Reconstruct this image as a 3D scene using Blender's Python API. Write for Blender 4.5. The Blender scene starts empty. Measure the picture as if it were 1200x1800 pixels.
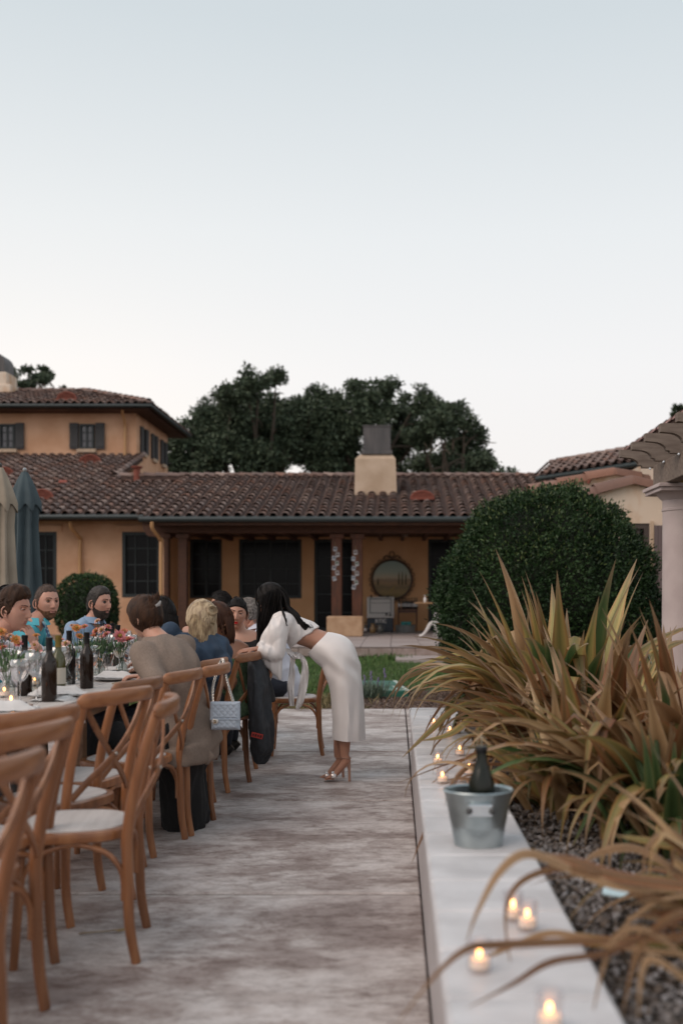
import bpy, bmesh, math, random
import numpy as np
from mathutils import Vector, Matrix, noise
random.seed(7)
rng = np.random.default_rng(7)
PI = math.pi
sc = bpy.context.scene
col = sc.collection

# ------------------------------------------------------------------ camera, world, sun, exposure
F, VX, VY, H = 1750.0, 695.0, 1050.0, 1.25      # 35 mm lens held level, eye height of a seated guest
cam_d = bpy.data.cameras.new('camera'); cam = bpy.data.objects.new('camera', cam_d); col.objects.link(cam)
cam.location = (0, 0, H); cam.rotation_euler = (PI / 2, 0, 0)
cam_d.sensor_fit = 'VERTICAL'; cam_d.sensor_height = 36; cam_d.sensor_width = 24; cam_d.lens = 35
cam_d.shift_x = -(VX - 600) / 1800; cam_d.shift_y = (VY - 900) / 1800
cam_d.clip_start = 0.05; cam_d.clip_end = 2000
cam_d.dof.use_dof = True; cam_d.dof.focus_distance = 6.9; cam_d.dof.aperture_fstop = 1.6
sc.camera = cam

w = bpy.data.worlds.new('World'); sc.world = w; w.use_nodes = True
nt = w.node_tree; bg = nt.nodes['Background']
SUN_EL, SUN_ROT = math.radians(6), math.radians(-20)
sky = nt.nodes.new('ShaderNodeTexSky'); sky.sky_type = 'NISHITA'; sky.sun_disc = False
sky.sun_elevation = SUN_EL; sky.sun_rotation = SUN_ROT; sky.dust_density = 2.0; sky.ozone_density = 1.5
# after-sunset haze: the Nishita sky is veiled by a pale gradient that depends on elevation only
tc = nt.nodes.new('ShaderNodeTexCoord'); sx = nt.nodes.new('ShaderNodeSeparateXYZ')
nt.links.new(tc.outputs['Generated'], sx.inputs[0])
rp = nt.nodes.new('ShaderNodeValToRGB'); nt.links.new(sx.outputs['Z'], rp.inputs[0])
SKY = [(0.0, (.88, .84, .81)), (.08, (.96, .925, .91)), (.22, (.95, .945, .95)), (.34, (.86, .89, .91)),
       (.50, (.68, .745, .785)), (.75, (.58, .64, .69)), (1.0, (.52, .58, .64))]
e = rp.color_ramp.elements
e[0].position, e[0].color = SKY[0][0], (*SKY[0][1], 1); e[1].position, e[1].color = 1, (*SKY[-1][1], 1)
for p_, c_ in SKY[1:-1]:
    q = e.new(p_); q.color = (*c_, 1)
sc_ = nt.nodes.new('ShaderNodeVectorMath'); sc_.operation = 'SCALE'; sc_.inputs['Scale'].default_value = .05
nt.links.new(sky.outputs[0], sc_.inputs[0])
mx = nt.nodes.new('ShaderNodeMix'); mx.data_type = 'RGBA'; mx.inputs[0].default_value = .93
nt.links.new(sc_.outputs[0], mx.inputs[6]); nt.links.new(rp.outputs[0], mx.inputs[7])
nt.links.new(mx.outputs[2], bg.inputs[0]); bg.inputs[1].default_value = 0.84

sun_d = bpy.data.lights.new('sun', 'SUN'); sun = bpy.data.objects.new('sun', sun_d); col.objects.link(sun)
sun_d.energy = 1.5; sun_d.angle = math.radians(50); sun_d.color = (1.0, .82, .70)
sdir = Vector((-.45, -.35, .55)).normalized()          # the last soft glow comes over the viewer's left shoulder
sun.rotation_euler = sdir.to_track_quat('Z', 'Y').to_euler()
sc.view_settings.view_transform = 'Standard'; sc.view_settings.look = 'None'
sc.view_settings.exposure = 0.28; sc.view_settings.gamma = 1.0; sc.view_settings.use_curve_mapping = False
sc.render.engine = 'CYCLES'
sc.cycles.use_denoising = True
sc.cycles.max_bounces = 7; sc.cycles.transparent_max_bounces = 24; sc.cycles.caustics_reflective = False; sc.cycles.caustics_refractive = False
sc.cycles.sample_clamp_indirect = 4.0

def at(px, py, Y):
    "the point on the plane Y that the photograph shows at px, py"
    return Vector(((px - VX) * Y / F, Y, H - (py - VY) * Y / F))
def X_(px, Y): return (px - VX) * Y / F
def Z_(py, Y): return H - (py - VY) * Y / F

# ------------------------------------------------------------------ materials
MATS = {}
def mat(name, color, rough=.7, color2=None, scale=8., bump=0., bscale=60., stretch=(1, 1, 1), metal=0., island=None,
        spec=.5, emit=None, emit_s=0., sheen=0., detail=6., contrast=(.35, .65), coords='Object', coat=0., sub=0., imix=.8):
    if name in MATS: return MATS[name]
    m = bpy.data.materials.new(name); m.use_nodes = True; MATS[name] = m
    t = m.node_tree; N = t.nodes; L = t.links; b = N['Principled BSDF']
    b.inputs['Roughness'].default_value = rough; b.inputs['Metallic'].default_value = metal
    b.inputs['Specular IOR Level'].default_value = spec
    if sheen: b.inputs['Sheen Weight'].default_value = sheen
    if coat: b.inputs['Coat Weight'].default_value = coat
    if sub:
        b.inputs['Subsurface Weight'].default_value = sub; b.inputs['Subsurface Radius'].default_value = (.02, .008, .004)
    c = (*color, 1)
    b.inputs['Base Color'].default_value = c
    cur = None
    if color2 is not None or bump:
        tcn = N.new('ShaderNodeTexCoord'); mp = N.new('ShaderNodeMapping'); mp.inputs['Scale'].default_value = stretch
        L.new(tcn.outputs[coords], mp.inputs[0])
    if color2 is not None:
        n = N.new('ShaderNodeTexNoise'); n.inputs['Scale'].default_value = scale; n.inputs['Detail'].default_value = detail
        L.new(mp.outputs[0], n.inputs['Vector'])
        r = N.new('ShaderNodeValToRGB'); r.color_ramp.elements[0].position = contrast[0]; r.color_ramp.elements[1].position = contrast[1]
        r.color_ramp.elements[0].color = c; r.color_ramp.elements[1].color = (*color2, 1)
        L.new(n.outputs['Fac'], r.inputs[0]); cur = r.outputs[0]
    if island is not None:                      # every island (tile, leaf, chip) gets its own tone from a short ramp
        g = N.new('ShaderNodeNewGeometry'); r2 = N.new('ShaderNodeValToRGB'); r2.color_ramp.interpolation = 'LINEAR'
        oi = N.new('ShaderNodeObjectInfo'); ad = N.new('ShaderNodeMath'); ad.operation = 'ADD'; fr = N.new('ShaderNodeMath'); fr.operation = 'FRACT'
        L.new(g.outputs['Random Per Island'], ad.inputs[0]); L.new(oi.outputs['Random'], ad.inputs[1]); L.new(ad.outputs[0], fr.inputs[0])
        els = r2.color_ramp.elements
        els[0].color = (*island[0], 1); els[1].color = (*island[-1], 1)
        for i, cc in enumerate(island[1:-1]):
            q = els.new((i + 1) / (len(island) - 1)); q.color = (*cc, 1)
        L.new(fr.outputs[0], r2.inputs[0])
        if cur is None: cur = r2.outputs[0]
        else:
            mm = N.new('ShaderNodeMix'); mm.data_type = 'RGBA'; mm.inputs[0].default_value = imix
            L.new(cur, mm.inputs[6]); L.new(r2.outputs[0], mm.inputs[7]); cur = mm.outputs[2]
    if cur is not None: L.new(cur, b.inputs['Base Color'])
    if bump:
        n2 = N.new('ShaderNodeTexNoise'); n2.inputs['Scale'].default_value = bscale; n2.inputs['Detail'].default_value = 5
        L.new(mp.outputs[0], n2.inputs['Vector'])
        bp = N.new('ShaderNodeBump'); bp.inputs['Strength'].default_value = bump; bp.inputs['Distance'].default_value = .01
        L.new(n2.outputs['Fac'], bp.inputs['Height']); L.new(bp.outputs[0], b.inputs['Normal'])
    if emit:
        b.inputs['Emission Color'].default_value = (*emit, 1); b.inputs['Emission Strength'].default_value = emit_s
    return m

def glass_mat(name, tint=(1, 1, 1), rough=.02, trans=.9, lo=.08, hi=.8, blend=.25):
    if name in MATS: return MATS[name]
    m = bpy.data.materials.new(name); m.use_nodes = True; MATS[name] = m
    t = m.node_tree; N = t.nodes; L = t.links; N.remove(N['Principled BSDF']); o = N['Material Output']
    tr = N.new('ShaderNodeBsdfTransparent'); tr.inputs[0].default_value = (*[c * trans for c in tint], 1)
    gl = N.new('ShaderNodeBsdfGlossy'); gl.inputs['Roughness'].default_value = rough
    lw = N.new('ShaderNodeLayerWeight'); lw.inputs['Blend'].default_value = blend
    mr = N.new('ShaderNodeMapRange'); mr.inputs['To Min'].default_value = lo; mr.inputs['To Max'].default_value = hi
    L.new(lw.outputs['Facing'], mr.inputs['Value'])
    mi = N.new('ShaderNodeMixShader'); L.new(mr.outputs[0], mi.inputs[0]); L.new(tr.outputs[0], mi.inputs[1]); L.new(gl.outputs[0], mi.inputs[2])
    L.new(mi.outputs[0], o.inputs[0])
    return m

# ------------------------------------------------------------------ mesh building
class MB:
    def __init__(s): s.v = []; s.f = []
    def add(s, vs, fs):
        k = len(s.v); s.v.extend([tuple(a) for a in vs]); s.f.extend([tuple(i + k for i in f) for f in fs]); return s
    def box(s, c, d, rz=0, M=None, bev=0.):
        x, y, z = [a / 2 for a in d]
        if bev <= 0:
            vs = [Vector((i * x, j * y, k * z)) for k in (-1, 1) for j in (-1, 1) for i in (-1, 1)]
            fs = [(0, 2, 3, 1), (4, 5, 7, 6), (0, 1, 5, 4), (2, 6, 7, 3), (0, 4, 6, 2), (1, 3, 7, 5)]
        else:
            b = min(bev, x * .49, y * .49, z * .49); vs = []; fs = []
            idx = {}
            for a in (-1, 1):
                for bb in (-1, 1):
                    for cc in (-1, 1):
                        for ax in range(3):
                            p = [a * (x - b), bb * (y - b), cc * (z - b)]; p[ax] = (a, bb, cc)[ax] * (x, y, z)[ax]
                            idx[(a, bb, cc, ax)] = len(vs); vs.append(Vector(p))
            q = lambda *k: [idx[t] for t in k]
            for sg in (-1, 1):
                fs.append(q((sg, -1, -1, 0), (sg, 1, -1, 0), (sg, 1, 1, 0), (sg, -1, 1, 0)))
                fs.append(q((-1, sg, -1, 1), (1, sg, -1, 1), (1, sg, 1, 1), (-1, sg, 1, 1)))
                fs.append(q((-1, -1, sg, 2), (1, -1, sg, 2), (1, 1, sg, 2), (-1, 1, sg, 2)))
            for s1 in (-1, 1):
                for s2 in (-1, 1):
                    fs.append(q((s1, s2, -1, 0), (s1, s2, 1, 0), (s1, s2, 1, 1), (s1, s2, -1, 1)))
                    fs.append(q((s1, -1, s2, 0), (s1, 1, s2, 0), (s1, 1, s2, 2), (s1, -1, s2, 2)))
                    fs.append(q((-1, s1, s2, 1), (1, s1, s2, 1), (1, s1, s2, 2), (-1, s1, s2, 2)))
            for k in [(a, bb, cc) for a in (-1, 1) for bb in (-1, 1) for cc in (-1, 1)]:
                fs.append(q((*k, 0), (*k, 1), (*k, 2)))
        R = M if M is not None else Matrix.Rotation(rz, 3, 'Z')
        c = Vector(c)
        return s.add([R @ v + c for v in vs], fs)
    def ring_loft(s, rings, cap=(True, True), closed=False):
        n = len(rings[0]); k = len(s.v)
        for r in rings: s.v.extend([tuple(p) for p in r])
        m = len(rings)
        for i in range(m - (0 if closed else 1)):
            a = k + i * n; b = k + ((i + 1) % m) * n
            for j in range(n):
                j2 = (j + 1) % n
                s.f.append((a + j, a + j2, b + j2, b + j))
        if not closed:
            if cap[0]:
                c = sum((Vector(p) for p in rings[0]), Vector()) / n; s.v.append(tuple(c)); q = len(s.v) - 1
                for j in range(n): s.f.append((k + (j + 1) % n, k + j, q))
            if cap[1]:
                c = sum((Vector(p) for p in rings[-1]), Vector()) / n; s.v.append(tuple(c)); q = len(s.v) - 1; a = k + (m - 1) * n
                for j in range(n): s.f.append((a + j, a + (j + 1) % n, q))
        return s
    def tube(s, pts, rad, seg=10, cap=(True, True), side=None, flat=1.):
        pts = [Vector(p) for p in pts]; n = len(pts)
        if not hasattr(rad, '__len__'): rad = [rad] * n
        rings = []; prev = None
        for i, p in enumerate(pts):
            t = (pts[min(i + 1, n - 1)] - pts[max(i - 1, 0)])
            t = t.normalized() if t.length > 1e-9 else Vector((0, 0, 1))
            ref = Vector(side) if side is not None else (prev if prev is not None else (Vector((0, 0, 1)) if abs(t.z) < .9 else Vector((1, 0, 0))))
            u = (ref - t * ref.dot(t)); u = u.normalized() if u.length > 1e-6 else t.orthogonal().normalized()
            prev = u; v = t.cross(u)
            r = rad[i]; ru, rv = (r if hasattr(r, '__len__') else (r, r * flat))
            rings.append([p + u * ru * math.cos(2 * PI * j / seg) + v * rv * math.sin(2 * PI * j / seg) for j in range(seg)])
        return s.ring_loft(rings, cap)
    def sweep(s, pts, sect, side, scales=None, cap=(True, True)):
        pts = [Vector(p) for p in pts]; n = len(pts); rings = []
        for i, p in enumerate(pts):
            t = (pts[min(i + 1, n - 1)] - pts[max(i - 1, 0)]).normalized(); ref = Vector(side)
            u = (ref - t * ref.dot(t)).normalized(); v = t.cross(u); k = 1 if scales is None else scales[i]
            rings.append([p + u * a * k + v * b * k for a, b in sect])
        return s.ring_loft(rings, cap)
    def lathe(s, prof, c=(0, 0, 0), seg=20, cap=(False, False), sq=(1, 1)):
        c = Vector(c)
        return s.ring_loft([[c + Vector((r * sq[0] * math.cos(2 * PI * j / seg), r * sq[1] * math.sin(2 * PI * j / seg), z)) for j in range(seg)] for r, z in prof], cap)
    def ball(s, c, r, seg=12, rings=8, M=None):
        if not hasattr(r, '__len__'): r = (r, r, r)
        c = Vector(c); rr = []
        for i in range(1, rings):
            th = PI * i / rings
            rr.append([Vector((r[0] * math.sin(th) * math.cos(2 * PI * j / seg), r[1] * math.sin(th) * math.sin(2 * PI * j / seg), r[2] * math.cos(th))) for j in range(seg)])
        rr = [[(M @ p if M else p) + c for p in q] for q in rr]
        return s.ring_loft(rr)
    def quad(s, a, b, c, d): return s.add([a, b, c, d], [(0, 1, 2, 3)])
    def prism(s, poly, y0, y1):
        "polygon in XZ pushed along Y"
        n = len(poly); vs = [(x, y0, z) for x, z in poly] + [(x, y1, z) for x, z in poly]
        fs = [tuple(range(n)), tuple(range(2 * n - 1, n - 1, -1))] + [(i, i + n, (i + 1) % n + n, (i + 1) % n) for i in range(n)]
        return s.add(vs, fs)
    def mesh(s, name, m=None, smooth=True, off=None):
        me = bpy.data.meshes.new(name)
        vs = s.v
        if off is not None: vs = [(x - off[0], y - off[1], z - off[2]) for x, y, z in vs]
        me.from_pydata(vs, [], s.f); me.update()
        if m: me.materials.append(m)
        if smooth and len(me.polygons):
            me.polygons.foreach_set('use_smooth', [True] * len(me.polygons))
            try: me.set_sharp_from_angle(angle=math.radians(40))
            except Exception: pass
        return me
    def build(s, name, m, parent=None, smooth=True, world=False):
        off = None
        if world and parent is not None: off = root_of(parent)
        me = s.mesh(name, m, smooth, off)
        return link(name, me, parent)

def root_of(o):
    v = Vector()
    while o is not None: v = v + o.location; o = o.parent
    return v
def link(name, me, parent=None, loc=None):
    o = bpy.data.objects.new(name, me); col.objects.link(o)
    if parent is not None: o.parent = parent
    if loc is not None: o.location = loc
    return o
def tag(o, label=None, cat=None, group=None, kind=None):
    if label: o['label'] = label
    if cat: o['category'] = cat
    if group: o['group'] = group
    if kind: o['kind'] = kind
    return o
def thing(name, label, cat, loc=(0, 0, 0), rz=0, group=None):
    o = bpy.data.objects.new(name, None); col.objects.link(o); o.location = loc; o.rotation_euler = (0, 0, rz)
    o.empty_display_size = .1
    return tag(o, label, cat, group)
def copy_tree(o, label, loc, rz=0, scale=None):
    def rec(a, par):
        c = a.copy(); col.objects.link(c); c.parent = par
        for ch in a.children: rec(ch, c)
        return c
    c = rec(o, None); c['label'] = label; c.location = loc; c.rotation_euler = (0, 0, rz)
    if scale: c.scale = (scale,) * 3
    return c
def cr(pts, n=6):
    "Catmull-Rom through points (tuples of any length)"
    P = [np.array(p, float) for p in pts]; out = []
    for i in range(len(P) - 1):
        p0 = P[max(i - 1, 0)]; p1 = P[i]; p2 = P[i + 1]; p3 = P[min(i + 2, len(P) - 1)]
        for k in range(n):
            t = k / n
            out.append(.5 * ((2 * p1) + (-p0 + p2) * t + (2 * p0 - 5 * p1 + 4 * p2 - p3) * t * t + (-p0 + 3 * p1 - 3 * p2 + p3) * t ** 3))
    out.append(P[-1]); return out
def np_mesh(name, V, Fq, m, parent=None, smooth=False):
    "V (n,3), Fq (m,k) all the same size k"
    me = bpy.data.meshes.new(name); n, k = Fq.shape
    me.vertices.add(len(V)); me.vertices.foreach_set('co', V.astype(np.float32).ravel())
    me.loops.add(n * k); me.loops.foreach_set('vertex_index', Fq.astype(np.int32).ravel())
    me.polygons.add(n); me.polygons.foreach_set('loop_start', np.arange(0, n * k, k, dtype=np.int32))
    me.polygons.foreach_set('loop_total', np.full(n, k, dtype=np.int32))
    if smooth: me.polygons.foreach_set('use_smooth', np.ones(n, dtype=bool))
    me.update(calc_edges=True); me.validate()
    if m: me.materials.append(m)
    return link(name, me, parent)
def leaves(P, D, Nn, L, W, fold=.25):
    "diamond-shaped folded leaves: base points P, directions D, normals Nn, lengths L, widths W -> verts, tris"
    D = D / np.linalg.norm(D, axis=1, keepdims=True)
    S = np.cross(D, Nn); S /= np.maximum(np.linalg.norm(S, axis=1, keepdims=True), 1e-6); U = np.cross(S, D)
    L = L[:, None]; W = W[:, None]
    a = P; b = P + D * L * .5 + S * W * .5 + U * W * fold; c = P + D * L; d = P + D * L * .5 - S * W * .5 + U * W * fold
    V = np.stack([a, b, c, d], 1).reshape(-1, 3); i = np.arange(len(P))[:, None] * 4
    return V, i + np.array([[0, 1, 2, 3]])
def unit_rand(n):
    v = rng.normal(size=(n, 3)); return v / np.linalg.norm(v, axis=1, keepdims=True)
def leaf_mass(name, centers, radii, n, size, m, parent=None, shell=.5, up=0.):
    "leaves spread in the outer part of many ellipsoid clumps"
    centers = np.array(centers, float); radii = np.array(radii, float)
    wgt = radii.prod(axis=1) ** (2 / 3); idx = rng.choice(len(centers), n, p=wgt / wgt.sum())
    d = unit_rand(n); r = (shell + (1 - shell) * rng.random(n)) ** .8 * (1 + .12 * rng.normal(size=n))
    P = centers[idx] + d * radii[idx] * r[:, None]
    D = d + .9 * rng.normal(size=(n, 3)); D[:, 2] += up
    V, Fq = leaves(P, D, d + .5 * rng.normal(size=(n, 3)), size * (.6 + .8 * rng.random(n)), size * .5 * (.6 + .8 * rng.random(n)))
    return np_mesh(name, V, Fq, m, parent)
# ------------------------------------------------------------------ palette
stucco = mat('stucco', (.52, .28, .16), .92, (.72, .45, .30), 1.1, bump=.35, bscale=45, contrast=(.3, .72))
stucco_pale = mat('pale_stucco', (.50, .29, .15), .92, (.66, .55, .45), 1.3, bump=.3, bscale=40, contrast=(.36, .50), stretch=(1, 1, .5))
stucco_porch = mat('porch_stucco', (.60, .33, .165), .92, (.68, .40, .22), 1.2, bump=.25, bscale=40)
trimstone = mat('sill_stone', (.55, .42, .31), .85, (.45, .33, .24), 10)
dark_teal = mat('teal_joinery', (.013, .020, .022), .55)
beam_wood = mat('dark_beam_wood', (.045, .018, .010), .75, (.09, .035, .018), 6, stretch=(1, 1, 8), bump=.2, bscale=30)
post_wood = mat('red_post_wood', (.10, .032, .014), .7, (.055, .02, .01), 5, stretch=(3, 3, .6), bump=.2, bscale=25)
gutter_m = mat('gutter_metal', (.025, .035, .037), .45)
pipe_m = mat('painted_downpipe', (.50, .28, .13), .6)
glass_dark = mat('dark_window_glass', (.006, .006, .007), .2, spec=.12)
glass_lilac = mat('upstairs_window_glass', (.06, .055, .065), .1, spec=.8)
shutter_m = mat('grey_green_shutter', (.045, .045, .048), .7, (.06, .058, .06), 30)
copper_m = mat('weathered_copper', (.075, .073, .075), .6, (.12, .11, .11), 3, metal=.4, stretch=(2, 2, .4))
clay_red = mat('red_clay', (.22, .06, .038), .8, (.16, .045, .03), 20)
tile_m = mat('roof_tile', (.13, .08, .066), .9, (.24, .165, .14), 9, bump=.3, bscale=50, contrast=(.3, .7),
             island=[(.12, .085, .078), (.25, .135, .10), (.16, .115, .105), (.34, .25, .215), (.14, .085, .07), (.24, .185, .17), (.12, .09, .085), (.19, .115, .09)])
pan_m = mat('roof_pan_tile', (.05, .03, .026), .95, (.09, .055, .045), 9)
eave_tile_m = tile_m

# ------------------------------------------------------------------ ground
ground_m = mat('dry_ground', (.08, .055, .038), 1, (.12, .085, .06), 3, bump=.4, bscale=30)
m_ = MB(); 
m_.quad((-400, -60, -.22), (400, -60, -.22), (400, 900, -.22), (-400, 900, -.22)); g_ = m_.build('ground', ground_m); tag(g_, kind='structure')

def concrete():
    m = bpy.data.materials.new('weathered_concrete'); m.use_nodes = True; t = m.node_tree; N = t.nodes; L = t.links; b = N['Principled BSDF']
    geo = N.new('ShaderNodeNewGeometry')
    def nz(scale, st, det=8, rough=.6, dist=0.):
        mp = N.new('ShaderNodeMapping'); mp.inputs['Scale'].default_value = st; L.new(geo.outputs['Position'], mp.inputs[0])
        n = N.new('ShaderNodeTexNoise'); n.inputs['Scale'].default_value = scale; n.inputs['Detail'].default_value = det; n.inputs['Roughness'].default_value = rough
        n.inputs['Distortion'].default_value = dist
        L.new(mp.outputs[0], n.inputs['Vector']); return n.outputs['Fac']
    def ramp(f, stops):
        r = N.new('ShaderNodeValToRGB'); L.new(f, r.inputs[0]); el = r.color_ramp.elements
        el[0].position, el[0].color = stops[0][0], (*stops[0][1], 1); el[1].position, el[1].color = stops[-1][0], (*stops[-1][1], 1)
        for p, c in stops[1:-1]: q = el.new(p); q.color = (*c, 1)
        return r.outputs[0]
    def mixc(f, a, bb, mode='MIX'):
        x = N.new('ShaderNodeMix'); x.data_type = 'RGBA'; x.blend_type = mode
        if isinstance(f, float): x.inputs[0].default_value = f
        else: L.new(f, x.inputs[0])
        L.new(a, x.inputs[6]); L.new(bb, x.inputs[7]); return x.outputs[2]
    base = ramp(nz(1.5, (.9, 1.5, 1), 15, .76, .15), [(.36, (.17, .115, .098)), (.455, (.25, .19, .17)), (.49, (.37, .315, .295)), (.515, (.50, .45, .43)), (.60, (.66, .615, .60))])
    fine = ramp(nz(11, (.8, 1.5, 1), 13, .85), [(.43, (.17, .125, .11)), (.53, (.56, .51, .49))])
    c1 = mixc(.38, base, fine)
    streak = ramp(nz(2.2, (.8, 1.7, 1), 15, .8, .1), [(.44, (.60, .53, .50)), (.485, (1, 1, 1))])
    c2 = mixc(.55, c1, streak, 'MULTIPLY')
    blot = ramp(nz(.9, (1, 1.6, 1), 4, .55, 1.), [(.34, (.60, .52, .50)), (.48, (1, 1, 1))])
    c3 = mixc(.55, c2, blot, 'MULTIPLY')
    L.new(c3, b.inputs['Base Color'])
    b.inputs['Roughness'].default_value = .62
    rr = N.new('ShaderNodeMapRange'); L.new(nz(2.5, (1, 3, 1)), rr.inputs['Value']); rr.inputs['To Min'].default_value = .30; rr.inputs['To Max'].default_value = .75
    L.new(rr.outputs[0], b.inputs['Roughness'])
    bp = N.new('ShaderNodeBump'); bp.inputs['Strength'].default_value = .35; bp.inputs['Distance'].default_value = .01
    L.new(nz(40, (1, 2, 1)), bp.inputs['Height']); L.new(bp.outputs[0], b.inputs['Normal'])
    return m
conc = concrete()
patio = MB(); patio.box((-4.95, 4, -.13), (10.09, 14.4, .12)); patio = patio.build('patio', mat('joint_dirt', (.03, .02, .018), 1)); tag(patio, kind='structure')
joints = [-3.2, -1.6, .35, 2.27, 4.2, 6.13, 8.06, 11.2]
for a, b in zip(joints[:-1], joints[1:]):
    for x0, x1 in ((-10, -5.2), (-5.2, .1095)):
        mb = MB(); mb.box(((x0 + x1) / 2, (a + b) / 2, -.03), (x1 - x0 - .009, b - a - .030, .06), bev=.007); mb.build('slab', conc, patio, smooth=False)
mb = MB(); mb.box((.55, 9.3, -.03), (.87, 3.8, .06), bev=.004); mb.build('slab', conc, patio, smooth=False)

# seat wall
wall_face = mat('wall_plaster', (.38, .35, .355), .85, (.45, .42, .42), 6, bump=.25, bscale=60)
stone_white = mat('white_coping', (.44, .43, .44), .42, (.62, .615, .63), 5, bump=.35, bscale=30, stretch=(1, 1.6, 1), contrast=(.34, .6), detail=10,
                  island=[(.52, .515, .53), (.62, .61, .625), (.56, .555, .57)], imix=.4)
sw = thing('seat_wall', 'long low white seat wall with stone coping between patio and flax bed', 'wall', (.27, 4, 0))
mb = MB(); mb.box((.274, 3.85, .19), (.328, 6.48, .40)); mb.build('wall', wall_face, sw, world=True, smooth=False)
y = .62
while y < 7.09:
    mb = MB(); mb.box((.2705, y + .14, .416), (.341, .271, .044), bev=.009); mb.build('coping_stone', stone_white, sw, world=True, smooth=False); y += .28
# planting bed behind the wall
soil_m = mat('bed_soil', (.045, .035, .028), 1, (.09, .07, .055), 9, bump=.6, bscale=30)
def height_sheet(name, x0, x1, y0, y1, z, amp, nx, ny, m, freq=1.5):
    V = []; Fq = []
    for j in range(ny + 1):
        for i in range(nx + 1):
            x = x0 + (x1 - x0) * i / nx; yy = y0 + (y1 - y0) * j / ny
            V.append((x, yy, z + amp * noise.noise(Vector((x * freq, yy * freq, 3)))))
    for j in range(ny):
        for i in range(nx):
            a = j * (nx + 1) + i; Fq.append((a, a + 1, a + nx + 2, a + nx + 1))
    mb = MB(); mb.add(V, Fq); o = mb.build(name, m); tag(o, kind='structure'); return o
bed = height_sheet('planting_bed', .438, 6.5, .3, 8.0, .335, .05, 40, 50, soil_m)
def chips(name, pts, size, m, flat=.5, parent=None):
    "little irregular stones or bark chips: squashed tetra-octa shapes"
    n = len(pts); base = np.array([(1, 0, 0), (-1, 0, 0), (0, 1, 0), (0, -1, 0), (0, 0, 1), (0, 0, -1)], float)
    sc3 = size * (.5 + rng.random((n, 1, 1))) * (np.array([1, .75, flat]) * (.7 + .6 * rng.random((n, 1, 3))))
    V = base[None] * sc3 * (.75 + .5 * rng.random((n, 6, 1)))
    a = rng.random(n) * 2 * PI; c, s = np.cos(a), np.sin(a); x = V[..., 0] * c[:, None] - V[..., 1] * s[:, None]; yv = V[..., 0] * s[:, None] + V[..., 1] * c[:, None]
    tl = rng.normal(size=(n, 1)) * .35; z = V[..., 2] + x * tl
    V = np.stack([x, yv, z], -1) + np.array(pts)[:, None, :]
    T = np.array([(0, 2, 4), (2, 1, 4), (1, 3, 4), (3, 0, 4), (2, 0, 5), (1, 2, 5), (3, 1, 5), (0, 3, 5)])
    Fq = (np.arange(n)[:, None, None] * 6 + T[None]).reshape(-1, 3)
    return np_mesh(name, V.reshape(-1, 3), Fq, m, parent)
gravel_m = mat('gravel_stones', (.2, .2, .2), .85, island=[(.11, .09, .075), (.22, .205, .20), (.06, .045, .04), (.15, .115, .09), (.32, .31, .32), (.09, .065, .05)])
n = 26000
gx = .45 + 1.9 * rng.random(n) ** 1.3; gy = .9 + 5.5 * rng.random(n)
pts = np.stack([gx, gy, np.array([.35 + .05 * noise.noise(Vector((a * 1.5, b * 1.5, 3))) for a, b in zip(gx, gy)])], 1)
tag(chips('gravel', pts, .011, gravel_m, .6), 'grey and brown gravel covering the planting bed', 'gravel', kind='stuff')

# mulch strip and lawn beyond the patio
mulch_m = mat('mulch_soil', (.05, .035, .027), 1, (.10, .07, .055), 12, bump=.6, bscale=40)
height_sheet('mulch_strip', -1.3, 9, 11.2, 15.0, -.03, .05, 40, 16, mulch_m)
lawn_m = mat('lawn_soil', (.035, .055, .018), 1, (.05, .075, .025), 5, bump=.5, bscale=60)
def lawn_z(x, yy): return -.02 + .0085 * (yy - 11.2)
mb = MB(); xs = (-30, 1.2, 6); 
mb.quad((-30, 11.22, lawn_z(0, 11.2) - .035), (-.62, 11.22, lawn_z(0, 11.2) - .035), (-.62, 30, .10), (-30, 30, .10))
mb.quad((-.62, 13.35, .0), (14, 13.35, .0), (14, 30, .10), (-.62, 30, .10))
o = mb.build('lawn', lawn_m, smooth=False); tag(o, kind='structure')
n = 26000; mxp = np.stack([-.9 + 4.5 * rng.random(n), 11.22 + 3.3 * rng.random(n) ** 1.3, np.full(n, 0.)], 1); mxp[:, 2] = -.02 + .02 * rng.random(n)
bark_m = mat('bark_chips', (.2, .2, .2), .95, island=[(.06, .035, .025), (.16, .10, .075), (.035, .024, .02), (.26, .20, .17), (.10, .06, .045)])
tag(chips('bark_mulch', mxp, .018, bark_m, .35), 'dark bark mulch strewn along the far edge of the patio', 'mulch', kind='stuff')
# grass blades
n = 90000
gx = -7 + 11 * rng.random(n); gy = 11.3 + 8.6 * rng.random(n) ** 1.15
keep = (gx < -.55 + .25 * np.sin(gy * 3)) | (gy > 13.3 + .25 * np.sin(gx * 2.3)); gx, gy = gx[keep], gy[keep]; n = len(gx)
gz = -.05 + .0085 * (gy - 11.2)
P = np.stack([gx, gy, gz], 1); D = np.stack([.5 * rng.normal(size=n), .5 * rng.normal(size=n), 1 + 0 * gx], 1)
hgt = (.055 + .05 * rng.random(n)) * (1 + .4 * np.sin(gx * 1.7) * np.sin(gy * 1.3))
V, Fq = leaves(P, D, unit_rand(n), hgt, np.full(n, .011), 0)
grass_m = mat('grass_blades', (.2, .2, .2), .7, island=[(.045, .115, .022), (.08, .16, .035), (.035, .085, .02), (.12, .17, .05), (.055, .125, .028)])
tag(np_mesh('grass', V, Fq, grass_m), 'short green lawn grass between the patio and the house', 'grass', kind='stuff')
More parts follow.
